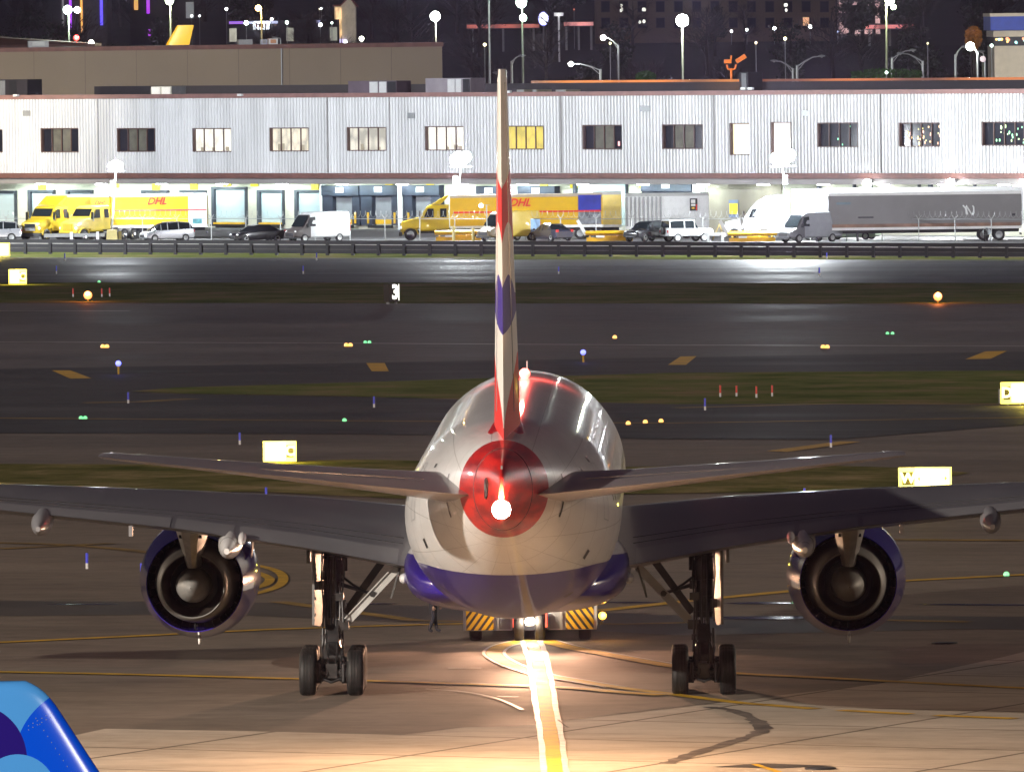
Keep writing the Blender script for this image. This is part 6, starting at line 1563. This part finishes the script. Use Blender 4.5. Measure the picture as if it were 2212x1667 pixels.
for k in range(4): mm.box((x0 + .35 + k * .42, -.73, h_ - .95), (x0 + .6 + k * .42, -.71, h_ - .45))
mm.build('sign_lettering', mat('sign_red', (0.5, 0.1, 0.15), 0.5), sg)
for px in (503, 626, 720):
    x0 = at(px, 52, 1480).x - t.location.x
    MB().box((x0 - .5, -.06, h_ * .45), (x0 + .5, -.01, h_ * .8)).build('window', litglass('shop_window', (0.6, 0.62, 0.5), .5), t)
# oval sign, tee-shaped sign, red canopy strips
p = at(1174, 41, 1450); zz = hill_z(p.x, 1450)
t = thing('oval_sign', 'oval white backlit sign with blue rim on the hill right of the fin', 'sign', (p.x, 1450, zz))
MB().lathe([(.01, -.12), (.62, -.12), (.62, .12), (.01, .12)], 'y', (0, 0, 0), 28).xf(Matrix.Translation((0, 0, p.z - zz)) @ Matrix.Scale(1.35, 4, (0, 0, 1))).build('face', lamp('oval_white', (0.88, 0.9, 1.0), 3.0, sample=False), t)
MB().lathe([(.62, -.14), (.72, -.14), (.72, .14), (.62, .14)], 'y', (0, 0, 0), 28).xf(Matrix.Translation((0, 0, p.z - zz)) @ Matrix.Scale(1.33, 4, (0, 0, 1))).build('rim', lamp('oval_blue', (0.25, 0.25, 1.0), 1.4, sample=False), t)
MB().tube([(0, .05, 0), (0, .05, p.z - zz - .8)], .12, 8).build('pole', GREYM, t)
p = at(1207, 33, 1400); zz = hill_z(p.x, 1400)
t = thing('pylon_sign', 'short white tee-shaped post left of the red canopy strip', 'sign', (p.x, 1400, zz))
MB().box((-.12, -.1, 0), (.12, .1, p.z - zz)).build('post', CWHT, t)
MB().box((-.6, -.15, p.z - zz - .15), (.6, .15, p.z - zz + .3)).build('head', CWHT, t)
light('pylon_sign_light', 'POINT', (0, -2.5, p.z - zz), 120, (1, 1, 1), parent=t)
for x0, x1, y, c, lab in ((1218, 1282, 49, (1.0, 0.35, 0.33), 'long canopy with a glowing red strip left of the hotel'), (1008, 1165, 54, (0.55, 0.13, 0.10), 'long dim canopy with reddish lights behind the tail fin'), (1870, 1975, 55, (0.8, 0.2, 0.2), 'canopy with a red light strip right of the hotel')):  # the dim middle canopy is made up to carry red car light trails
    t, w_, h_ = bld('canopy', lab, 'canopy', x0, x1, y - 4, 1460, 8, BLACK)
    MB().box((-w_ / 2, 0, h_ - .8), (w_ / 2, 8, h_)).build('roof', mat('canopy_dark', (0.06, 0.05, 0.06), 0.7), t)
    for q in (-.42, 0, .42): MB().box((w_ * q - .15, 1, 0), (w_ * q + .15, 1.4, h_ - .8)).build('post', GREYM, t)
    MB().box((-w_ / 2, -.08, h_ - .7), (w_ / 2, -.005, h_ - .2)).build('light_strip', litglass('canopy_%d' % x0, c, .9, .6, .6), t)
# hotel
t, w_, h_ = bld('hotel', 'brown hotel block with rows of dark windows on the hill at right', 'hotel', 1285, 1804, -70, 1700, 25, WHITE)
HOT = mat('hotel_render', (0.17, 0.12, 0.085), 0.85, var=0.15, scale=0.1)
MB().box((-w_ / 2, 0, 0), (w_ / 2, 22, h_)).build('wall', HOT, t)
lit = {(0, 1): 1, (1, 1): .6, (0, 6): .8, (0, 7): .8, (1, 10): .9, (2, 2): .5, (1, 2): .5}
for r_, (y0, y1) in enumerate(((-22, -2), (4, 26), (40, 60))):
    for c_ in range(13):
        px = 1308 + 39.4 * c_; xa = at(px, 20, 1700).x - t.location.x; za, zb_ = at(px, y1, 1700).z - t.location.z, at(px, y0, 1700).z - t.location.z
        fr = MB().box((xa - .72, -.1, za - .1), (xa + .72, -.005, zb_ + .1)).build('window', mat('hotel_frame', (0.06, 0.05, 0.05), 0.6), t)
        MB().box((xa - .62, -.14, za), (xa + .62, -.105, zb_)).build('pane', mat('hotel_pane', (0.012, 0.012, 0.016), 0.5, spec=.1), fr)
        v = lit.get((r_, c_))
        if v:
            bl_ = MB()
            for q in range(3): bl_.ball((xa + random.uniform(-.45, .45), -.2, random.uniform(za + .2, zb_ - .2)), .2, 8, 6, (1, .3, 1.4))
            bl_.build('room_light', lamp('hotel_room', (1.0, 0.98, 0.85), 1.6, sample=False), fr)['kind'] = 'stuff'
xa = at(1741, 45, 1700).x - t.location.x
MB().box((xa - .5, -.2, at(1741, 56, 1700).z - t.location.z), (xa + .5, -.145, at(1741, 38, 1700).z - t.location.z)).build('lit_curtain', litglass('curtain_orange', (1.0, 0.5, 0.25), .9), t)
# pinkish lit building right of the hotel
t, w_, h_ = bld('lit_building', 'pinkish lit wall between the hotel and the black conifers', 'building', 1812, 1900, -60, 1760, 12, WHITE)
MB().box((-w_ / 2, 0, 0), (w_ / 2, 12, h_)).build('wall', mat('pink_wall', (0.5, 0.36, 0.36), 0.8), t)
MB().box((-w_ / 2 - .1, -.1, h_ - .4), (w_ / 2 + .1, 12.1, h_ + .1)).build('parapet', GREYM, t)
light('pink_wall_light', 'SPOT', (t.location.x - 2, 1748, t.location.z + 1), 9000, (1, .82, .8), target=(t.location.x, 1760, t.location.z + h_ * .55), spot_size=R(120), spot_blend=.6)
for px in (1838, 1862, 1888):
    p = at(px, 60, 1600); o = put_tree('c', p.x, 1600, 1.15, 'black conifer silhouetted against the pinkish lit wall'); o['group'] = 'conifers before the pinkish wall'
# white and blue filling station building at the right edge
t, w_, h_ = bld('station_building', 'cream building with a deep blue fascia at the right edge of the picture', 'building', 2148, 2300, 99, 1130, 20, WHITE)
CRM = mat('station_cream', (0.62, 0.56, 0.46), 0.8, var=0.08)
MB().box((-w_ / 2, 0, 0), (w_ / 2, 16, h_)).build('wall', CRM, t)
z_ = lambda y: at(2180, y, 1130).z - t.location.z
MB().box((-w_ / 2, .4, z_(100)), (w_ / 2, 15, z_(80))).build('glazing', WGL, t)
MB().box((-w_ / 2 - .1, -.2, z_(80)), (w_ / 2 + .2, 16.1, z_(67))).build('band', CRM, t)
MB().box((-w_ / 2 - .4, -.5, z_(66)), (w_ / 2 + .3, 16.3, z_(36))).build('blue_fascia', mat('fascia_blue', (0.03, 0.07, 0.45), 0.5), t)
MB().box((-w_ / 2 - .45, -.55, z_(36)), (w_ / 2 + .35, 16.4, z_(29))).build('roof_edge', CRM, t)
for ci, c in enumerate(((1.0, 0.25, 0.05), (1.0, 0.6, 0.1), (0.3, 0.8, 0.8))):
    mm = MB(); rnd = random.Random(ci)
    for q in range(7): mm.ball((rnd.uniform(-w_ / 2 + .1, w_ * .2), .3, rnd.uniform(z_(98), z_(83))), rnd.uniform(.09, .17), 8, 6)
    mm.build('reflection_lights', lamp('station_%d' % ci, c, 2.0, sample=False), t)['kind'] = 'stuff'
light('station_flood', 'SPOT', (t.location.x - 4, 1105, t.location.z + 9), 14000, (1, .95, .85), target=(t.location.x, 1130, t.location.z + h_ * .7), spot_size=R(70), spot_blend=.6)
# orange wind tee on the roof ridge and a glowing parapet strip standing in for the road light trail behind
p = on_roof(1580, 185, 29.5); p.z = zt + WZ
t = thing('wind_tee', 'orange lit wind tee on the warehouse roof edge left of the dark box', 'wind indicator', p, 0)
s_ = FOC / p.y; hz = lambda y: at(1580, y, p.y).z - p.z; hx = lambda x: at(x, 130, p.y).x - p.x
OR = mat('tee_orange', (0.75, 0.24, 0.03), 0.5)
MB().tube([(0, 0, 0), (0, 0, hz(148))], .11, 8).build('mast', OR, t)
MB().prism([(-.4, 0), (.4, 0), (.15, .5), (-.15, .5)], -.3, .3, 'y').build('base', OR, t)
MB().tube([(hx(1570), 0, hz(140)), (hx(1572), 0, hz(149)), (hx(1580), 0, hz(151)), (hx(1588), 0, hz(149)), (hx(1590), 0, hz(140))], .10, 8).build('yoke', OR, t)
MB().bar((hx(1564), 0, hz(133)), (hx(1580), 0, hz(133)), .35, .35).build('head', OR, t)
MB().bar((hx(1590), 0, hz(134)), (hx(1611), 0, hz(121)), .45, .4).build('arm', OR, t)
MB().bar((hx(1578), 0, hz(134)), (hx(1580), 0, hz(120)), .15, .15).build('bracket', OR, t)
light('sodium_spot', 'SPOT', p + Vector((-2, -7, 1)), 1500, (1.0, .5, .12), target=p + Vector((0, 0, 2)), spot_size=R(60), spot_blend=.5)
MB().box((wuv(1150, 180, 28.3)[0], 28.1, zt + .92), (wuv(1608, 180, 28.3)[0], 28.35, zt + 1.14)).build('sodium_strip', litglass('sodium_a', (1.0, 0.30, 0.03), .9, .7, .12), wh)
MB().box((wuv(1634, 180, 28.3)[0], 28.1, zt + .92), (U1, 28.35, zt + 1.14)).build('sodium_strip', litglass('sodium_b', (1.0, 0.26, 0.03), .75, .75, .1), wh)
# ---- lamp posts
POLEM = mat('mast_paint', (0.17, 0.17, 0.13), 0.7, var=.1)
def mast(label, px, py, pybase, Y, r, col, st, power, pxb=None, twin=None, name='lamp_post'):
    r *= .72; top = at(px, py, Y); bx = at(pxb if pxb else px, pybase, Y).x
    zb_ = hill_z(bx, Y) if Y > 1089 else lz(bx)
    t = thing(name, label, 'lamp post', (bx, Y, zb_)); d = top.x - bx; h = top.z - zb_
    MB().tube([(0, 0, 0), (d * .2, 0, h)], [.16, .09], 8).build('pole', POLEM, t, True)
    if abs(d) > .1: MB().bar((d * .2, 0, h), (d, 0, h), .08, .08).build('arm', GALV, t)
    hd = MB().lathe([(r * .9, -.05), (r, .1), (r * .5, r * .7), (.02, r * .75)], 'y', (d, .05, h), 16).build('lamp_head', GREYM, t)
    MB().ball((d, -.05, h), r, 16, 10, (1, .6, 1)).build('lens', lamp('mast_%d_%d_%d_%d' % (int(col[0] * 99), int(col[1] * 99), int(col[2] * 99), st), col, st, sample=False), hd, True)
    if twin:
        q = at(twin[0], twin[1], Y); MB().bar((d, 0, h), (q.x - bx, 0, q.z - zb_), .06, .06).build('arm', GALV, t)
        MB().ball((q.x - bx, -.05, q.z - zb_), twin[2], 12, 8, (1, .6, 1)).build('lens', lamp('mast_%d_%d_%d_%d' % (int(col[0] * 99), int(col[1] * 99), int(col[2] * 99), st), col, st, sample=False), t, True)
    if power: light('lamp_post_beam', 'POINT', (d, -r - .5, h), power * .9, col, parent=t, shadow_soft_size=r * .6)
    return t
mast('greenish double lamp post above the red roof at far left', 146, 22, 95, 1125, .62, (0.72, 1.0, 0.85), 50, 5000, 150, (167, 22, .32))
mast('tall greenish lamp post behind the yellow fin', 366, 2, 62, 1130, .6, (0.85, 1.0, 0.72), 30, 5000, 369)
mast('orange sodium lamp with a slim pole left of the pale house', 558, 18, 90, 1130, .42, (1.0, 0.60, 0.18), 50, 2500, 567)
mast('white lamp glaring through bare twigs left of the fin', 940, 36, 80, 1330, .85, (0.97, 1.0, 0.98), 60, 6000, 942)
mast('green tinted lamp post just right of the fin top', 1126, 6, 178, 1075, .72, (0.70, 1.0, 0.82), 60, 2000, 1130, (1130, 39, .34))
mast('brightest background lamp post with a starry glare right of centre', 1474, 45, 176, 1070, .85, (0.90, 1.0, 0.90), 120, 12000, 1475)
mast('yellow green lamp post at the upper right', 1922, 2, 165, 1080, .62, (0.88, 1.0, 0.62), 60, 7000, 1914, (1930, 16, .25))
ta = at(1060, 0, 1070)
t = thing('flag_pole', 'tall bare pole just left of the fin top', 'pole', (at(1058, 178, 1070).x, 1070, lz(ta.x)))
MB().tube([(0, 0, 0), (0, 0, ta.z + 3 - lz(ta.x))], [.16, .06], 8).build('shaft', GALV, t)
MB().lathe([(.01, .2), (.1, .1), (.1, -.1), (.01, -.2)], 'z', (0, 0, ta.z + 3 - lz(ta.x)), 10).build('finial', GALV, t)
def cobra(label, pxp, pyt, pxl, pyl, Y, lit, r=.24, col=(0.95, 1.0, 0.92)):
    pt, pl = at(pxp, pyt, Y), at(pxl, pyl, Y); zb_ = hill_z(pt.x, Y) if Y > 1089 else lz(pt.x)
    t = thing('street_lamp', label, 'street lamp', (pt.x, Y, zb_)); h = pt.z - zb_; d = pl.x - pt.x; e = pl.z - zb_
    MB().tube([(0, 0, 0), (0, 0, h)], .12, 8).build('pole', GALV, t)
    MB().tube([(0, 0, h - .1), (d * .35, 0, h + (e - h) * .55), (d * .65, 0, h + (e - h) * .92), (d, 0, e)], .06, 6).tube([(0, 0, h - .55), (d * .3, 0, h + (e - h) * .35), (d * .6, 0, h + (e - h) * .85)], .04, 6).build('arm', GALV, t)
    hd = MB().ball((d, 0, e + .03), .22, 10, 6, (1.7, 1, .5)).build('lamp_head', GREYM, t, True)
    MB().ball((d, -.05, e - .04), r if lit else .12, 12, 8).build('lens', lamp('cobra_lit', col, 30, sample=False) if lit else GALV, hd, True)
    if lit: light('street_lamp_beam', 'POINT', (d, -.5, e - .4), 500, col, parent=t, shadow_soft_size=.2)
cobra('lit street lamp arching left above the orange roof edge', 1297, 150, 1233, 138, 1060, True)
cobra('unlit street lamp whose arm touches the green lamp post', 1105, 132, 1128, 121, 1062, False)
cobra('unlit street lamp arching left behind the fin top', 1092, 152, 1072, 158, 1052, False)
cobra('lit street lamp high on the hill left of the bright mast', 1336, 98, 1303, 81, 1200, True, .3)
cobra('unlit street lamp arching left right of the wind tee', 1713, 148, 1672, 132, 1058, False)
cobra('unlit street lamp arching right, back to back with its neighbour', 1722, 142, 1775, 122, 1064, False)
cobra('unlit street lamp arching right from beside the tall lamp post', 1927, 125, 1972, 109, 1060, False)
cobra('unlit street lamp arching left towards the tall lamp post', 1993, 132, 1945, 116, 1056, False)
cobra('unlit street lamp arching right towards the lit globe', 2064, 118, 2084, 102, 1062, False)
cobra('lit street lamp with round glare near the blue fascia', 2112, 112, 2096, 100, 1056, True, .42)
cobra('unlit street lamp beside the pale pink sign near the right edge', 2128, 130, 2120, 112, 1054, False)
t = mast('pale pink disc sign on a post left of the cream building', 2123, 128, 165, 1052, .4, (0.8, 0.62, 0.66), 1, 0, 2124, name='disc_sign'); t['category'] = 'sign'
# small far lights, each a lamp on its own short post
def small(px, py, col, r, st, label, Y=1500):
    p = at(px, py, Y); zz = hill_z(p.x, Y); h = max(.8, p.z - zz)
    t = thing('small_lamp', label, 'lamp', (p.x, Y, min(zz, p.z - .5)))
    h = p.z - t.location.z; r *= .72
    MB().tube([(0, .1, 0), (0, .1, h)], .05, 6).build('post', GREYM, t)
    MB().ball((0, 0, h), r, 12, 8).build('lens', lamp('small_%d_%d_%d_%d' % (int(col[0] * 99), int(col[1] * 99), int(col[2] * 99), st), col, st, sample=False), t, True)
Wc, Yc, Gc = (0.93, 0.97, 1.0), (1.0, 0.92, 0.5), (0.75, 1.0, 0.85)
for q in ((1580, 68, Wc, .26, 10, 'small white lamp below the hotel, first from the left', 1560), (1613, 65, Wc, .30, 14, 'small white lamp below the hotel, second from the left', 1560), (1673, 62, Wc, .34, 18, 'small white lamp below the hotel, third from the left', 1560), (1750, 58, Wc, .38, 22, 'larger white lamp beneath the orange hotel curtain', 1560), (1810, 69, (0.5, 0.6, 1.0), .2, 4, 'faint bluish lamp at the foot of the black conifers', 1560),
          (1633, 93, (1, .8, .55), .2, 4, 'dim amber lamp on the slope left of the yellow one', 1180), (1696, 84, Yc, .25, 7, 'yellowish lamp alone on the slope below the hotel', 1180), (1318, 94, Yc, .17, 5, 'tiny yellow lamp left of the lit hill street lamp', 1180), (1047, 97, Yc, .24, 7, 'yellow lamp beside the bare tall pole', 1180), (2004, 94, Yc, .16, 3, 'tiny yellow lamp right of the upper right lamp post', 1180), (2142, 99, Gc, .24, 6, 'small pale lamp beside the cream building', 1110), (1915, 157, Gc, .2, 7, 'small pale lamp in the wide green bush', 1049),
          (532, 50, Gc, .42, 20, 'greenish white lamp left of the white shop sign', 1470), (587, 42, (1, .85, .8), .28, 10, 'pinkish white lamp right of the white shop sign', 1470), (620, 49, Gc, .33, 12, 'greenish lamp between the shop sign and the pale house', 1470), (692, 54, Wc, .36, 18, 'white lamp left of the pale house', 1470), (717, 50, Gc, .22, 8, 'small green tinted lamp at the pale house corner', 1470), (746, 91, Wc, .26, 10, 'white lamp low on the tan roof line, left of a brighter one', 1115), (781, 84, (1, .97, .8), .34, 18, 'bright warm lamp just above the tan roof line', 1115), (694, 19, Wc, .2, 5, 'tiny white lamp high left of the pale house', 1500),
          (414, 35, Wc, .25, 9, 'white lamp right of the orange slot, left of a pair', 1600), (431, 35, Wc, .22, 7, 'white lamp right of the orange slot, right of a pair', 1600), (690, 20, Yc, .12, 4, 'tiny yellow lamp left of the orange glowing house corner', 1505), (197, 93, (1, .97, .85), .40, 20, 'white lamp with a small glare on the red roof slope', 1112), (165, 82, (1, .05, .04), .42, 4, 'red hazard lamp above the tan roof at far left', 1113), (1034, 19, Yc, .15, 4, 'tiny yellow lamp left of the bare tall pole', 1500), (1240, 21, (1, .2, .1), .15, 2, 'tiny red lamp right of the green tinted lamp post', 1500), (489, 20, Wc, .3, 8, 'white lamp on a mast right of the yellow fin', 1500)):
    small(*q)
p = at(165, 82, 1113); light('red_lamp_glow', 'POINT', p + Vector((0, -1, 0)), 500, (1, .05, .04))
# orange lit autumn tree near the right lamp
bush('orange lit leafy tree top above the round lamp near the right edge', 2103, 78, 1110, .8, 1.0, mat('foliage_orange', (0.35, 0.16, 0.02), 0.8, var=0.5), 9)
light('amber_tree_light', 'POINT', at(2098, 62, 1105), 250, (1, .6, .1))

# ================================================================== FOREGROUND TAIL
FY = 134.0
fp = at(0, 1500, FY)
JT = thing('parked_airliner', 'bright blue airliner tail fin cutting into the lower left corner', 'airliner', (at(60, 1470, FY).x, FY, gz(fp.x)))
o = JT.location
def jp(px, py): q = at(px, py, FY) - o; return q.x, q.z
# outline of the fin: leading edge sloping down right, rounded tip, trailing edge at left
def blue_fin():
    m, nt, b = nodes('blue_tail_paint'); N, L_ = nt.nodes, nt.links
    tc = N.new('ShaderNodeTexCoord'); sp_ = N.new('ShaderNodeSeparateXYZ'); L_.new(tc.outputs['Object'], sp_.inputs[0])
    def disc(px, py, rpx, ry=None):
        cx_, cz_ = jp(px, py); r_ = rpx * FY / FOC; rz_ = (ry or rpx) * FY / FOC
        def mt(op, a, b_):
            n = N.new('ShaderNodeMath'); n.operation = op
            for i, q in enumerate((a, b_)):
                if isinstance(q, (int, float)): n.inputs[i].default_value = q
                else: L_.new(q, n.inputs[i])
            return n.outputs[0]
        dx = mt('DIVIDE', mt('SUBTRACT', sp_.outputs['X'], cx_), r_); dz = mt('DIVIDE', mt('SUBTRACT', sp_.outputs['Z'], cz_), rz_)
        return mt('LESS_THAN', mt('ADD', mt('MULTIPLY', dx, dx), mt('MULTIPLY', dz, dz)), 1.0)
    col = None
    def layer(prev, mask, c):
        n = N.new('ShaderNodeMixRGB'); L_.new(mask, n.inputs['Fac'])
        if isinstance(prev, tuple): n.inputs['Color1'].default_value = (*prev, 1)
        else: L_.new(prev, n.inputs['Color1'])
        n.inputs['Color2'].default_value = (*c, 1); return n.outputs['Color']
    LB_, MBl, NV = (0.085, 0.36, 0.80), (0.0, 0.085, 0.75), (0.022, 0.008, 0.19)
    c = layer(LB_, disc(212, 1640, 180, 166), MBl)
    c = layer(c, disc(-44, 1640, 104, 118), NV)
    c = layer(c, disc(40, 1712, 84, 86), LB_)
    L_.new(c, b.inputs['Base Color']); b.inputs['Roughness'].default_value = 0.22; b.inputs['Coat Weight'].default_value = 0.8; b.inputs['Coat Roughness'].default_value = 0.05
    return m
ze = jp(0, 1470)[1]
rg = []
def fin_le(z):
    # pixel x of the leading edge at a height; slope measured from the photograph
    py = 1470 + (ze - z) * FOC / FY
    base = 128 + (py - 1535) * 0.633
    if py < 1535:
        t_ = max(0.0, (1535 - py) / 65.0); base = 128 - 55 * t_ ** 1.0 - 0 * t_ - 18 * t_ ** 6 + 14 * t_ * (1 - t_)
    return jp(base, 1535)[0]
zs_ = [ze - d for d in (0.0, .012, .04, .09, .15, .22, .30, .38, .6, .9, 1.3, 2.0, 3.0, 4.5, 5.9)]
for i, z in enumerate(zs_):
    le = fin_le(z); te = le - (1.95 + (ze - z) * .45) ; th = .16 + (ze - z) * .045
    if i < 4: th *= (.25, .6, .85, .97)[i]
    pr = foil(1.0, 20); rg.append([Vector((le + (te - le) * s_, y_ * th * 1.6, z)) for s_, y_ in pr] + [Vector((le + (te - le) * s_, -y_ * th * 1.6, z)) for s_, y_ in pr[1:-1]][::-1])
bf = MB().loft(rg).build('fin', blue_fin(), JT, True, angle=50)
mm = MB()
for k in range(26):
    z = ze - .46 - k * .075; le = fin_le(z); x = le - .34 - .0 * k
    th = .16 + (ze - z) * .045; s_ = .34 / (1.95 + (ze - z) * .45)
    y_ = 5 * (0.2969 * math.sqrt(s_) - 0.126 * s_ - 0.3516 * s_ * s_ + 0.2843 * s_ ** 3 - 0.1036 * s_ ** 4) * th * 1.6
    mm.ball((x, -y_ - .001, z), .0065, 6, 4, (.8, .4, 1.2))
mm.build('rivets', GALV, bf)['kind'] = 'stuff'
mm = MB()
z = ze - .40; le = fin_le(z)
for q in (0, .05):
    for k in range(6):
        x = le - .12 - .055 * k; z2 = z - q - .03 * k; th = .16 + (ze - z2) * .045; s_ = (fin_le(z2) - x) / (1.95 + (ze - z2) * .45)
        y_ = 5 * (0.2969 * math.sqrt(s_) - 0.126 * s_ - 0.3516 * s_ * s_ + 0.2843 * s_ ** 3 - 0.1036 * s_ ** 4) * th * 1.6
        mm.ball((x, -y_ - .001, z2), .0065, 6, 4, (1.2, .4, .8))
mm.build('rivets', GALV, bf)['kind'] = 'stuff'
# rear fuselage it stands on (below the frame)
le = fin_le(zs_[-1])
MB().lathe([(.12, -6.6), (.6, -4.6), (1.2, -2.0), (1.7, .8), (1.95, 4.0), (1.97, 24), (1.6, 27), (.9, 29), (.1, 30)], 'x', (le - 1.6, 0, 4.0), 36).build('fuselage', BAWHITE, JT, True)
for s_ in (-1, 1):
    MB().prism([(le - 7.2, 0), (le - 3.9, 0), (le - 6.2, 6), (le - 7.8, 6)], -.1, .1, 'z').xf(Matrix.Translation((0, 0, 4.6))).xf(Matrix.Scale(s_, 4, (0, 1, 0))).build('tailplane', BAWHITE, JT)
    MB().tube([(le + 12, s_ * 3.5, 2.4), (le + 12, s_ * 3.5, .5)], .18, 10).bar((le + 12, s_ * .8, 2.6), (le + 12, s_ * 3.6, 2.4), .3, .3).build('main_gear_leg', GEARM, JT)
    MB().lathe([(.2, -.2), (.5, -.2), (.56, -.1), (.56, .1), (.5, .2), (.2, .2)], 'y', (le + 12, s_ * 3.5, .56), 20).build('main_wheel', RUB, JT)
MB().tube([(le + 24, 0, 2.4), (le + 24, 0, .4)], .14, 10).build('nose_gear_leg', GEARM, JT)
MB().lathe([(.15, -.15), (.36, -.15), (.4, 0), (.36, .15), (.15, .15)], 'y', (le + 24, 0, .4), 18).build('nose_wheel', RUB, JT)
light('stand_floodlight', 'SPOT', (-48, 88, 24), 110000, (1.0, .96, .92), target=(o.x, FY, ze - 1), spot_size=R(20), spot_blend=.5, shadow_soft_size=.4)  # unseen spot added to brighten the blue fin

light('stand_floodlight', 'SPOT', (27, 86, 27), 60000, (1.0, .95, .9), target=(o.x, FY, ze - 1), spot_size=R(30), spot_blend=.5, shadow_soft_size=.9)  # unseen spot placed so the leading edge shows a highlight

# ================================================================== NIGHT AIR
hz_ = MB().box((-1500, -60, -14), (1500, 2700, 62)).build('haze', None) if False else MB().box((-1500, -60, -16), (1500, 2700, 62))
hm = bpy.data.materials.new('haze_air'); hm.use_nodes = True
hn = hm.node_tree; hn.nodes.clear()
ho = hn.nodes.new('ShaderNodeOutputMaterial'); hv = hn.nodes.new('ShaderNodeVolumePrincipled')
hv.inputs['Color'].default_value = (0.74, 0.60, 0.95, 1); hv.inputs['Density'].default_value = 0.00006; hv.inputs['Anisotropy'].default_value = 0.86
hn.links.new(hv.outputs[0], ho.inputs['Volume'])
hob = hz_.build('haze', hm); hob['kind'] = 'stuff'
# ================================================================== LIGHT
w = bpy.data.worlds.new('World'); sc.world = w; w.use_nodes = True
nt = w.node_tree; N, L = nt.nodes, nt.links
bg = N['Background']; sky = N.new('ShaderNodeTexSky'); sky.sky_type = 'NISHITA'; sky.sun_disc = False
sky.sun_elevation = R(-6); sky.sun_rotation = R(200)
L.new(sky.outputs[0], bg.inputs['Color']); bg.inputs['Strength'].default_value = 0.05
bg2 = N.new('ShaderNodeBackground'); bg2.inputs['Color'].default_value = (0.013, 0.011, 0.022, 1); bg2.inputs['Strength'].default_value = 1.0
ad = N.new('ShaderNodeAddShader'); L.new(bg.outputs[0], ad.inputs[0]); L.new(bg2.outputs[0], ad.inputs[1]); L.new(ad.outputs[0], N['World Output'].inputs['Surface'])
sd = bpy.data.lights.new('sun', 'SUN'); sd.energy = 0.22; sd.angle = R(3); sd.color = (1.0, 0.80, 0.70)  # weak directional fill added for the night scene; no sun is up
so = bpy.data.objects.new('sun', sd); COL.objects.link(so)
so.rotation_euler = Vector((0.45, 1.0, -0.45)).to_track_quat('-Z', 'Y').to_euler()
# terminal floodlights on the stand edge behind and beside the camera
light('terminal_floodlight', 'SPOT', (-78, 232, 31), 780000, (1.0, 0.89, 0.76), target=(2, 320, 2), spot_size=R(120), spot_blend=0.7, shadow_soft_size=0.5)
light('terminal_floodlight', 'SPOT', (92, 236, 31), 17000, (1.0, 0.78, 0.54), target=(10, 320, 2), spot_size=R(120), spot_blend=0.7, shadow_soft_size=0.5)

light('apron_floodlight', 'SPOT', (-118, 400, 31), 170000, (1.0, 0.80, 0.58), target=(-10, 420, 0), spot_size=R(140), spot_blend=0.7, shadow_soft_size=0.5)  # unseen pair of fill spots added to lift the middle ground
light('apron_floodlight', 'SPOT', (125, 392, 31), 240000, (1.0, 0.80, 0.60), target=(10, 420, 0), spot_size=R(140), spot_blend=0.7, shadow_soft_size=0.5)
light('apron_floodlight', 'SPOT', (-150, 640, 36), 420000, (1.0, 0.92, 0.88), target=(-10, 640, 0), spot_size=R(150), spot_blend=0.7, shadow_soft_size=0.5)  # second unseen pair, added to lighten the far field
light('apron_floodlight', 'SPOT', (155, 650, 36), 420000, (1.0, 0.90, 0.86), target=(10, 650, 0), spot_size=R(150), spot_blend=0.7, shadow_soft_size=0.5)
vs = sc.view_settings
vs.view_transform = 'Standard'; vs.look = 'None'; vs.exposure = 0; vs.gamma = 1; vs.use_curve_mapping = False
cy = sc.cycles
cy.use_denoising = True; cy.max_bounces = 6; cy.diffuse_bounces = 3; cy.glossy_bounces = 4; cy.transmission_bounces = 4
cy.sample_clamp_indirect = 4; cy.sample_clamp_direct = 0; cy.caustics_reflective = False; cy.caustics_refractive = False; cy.blur_glossy = 0.5
cy.use_light_tree = True
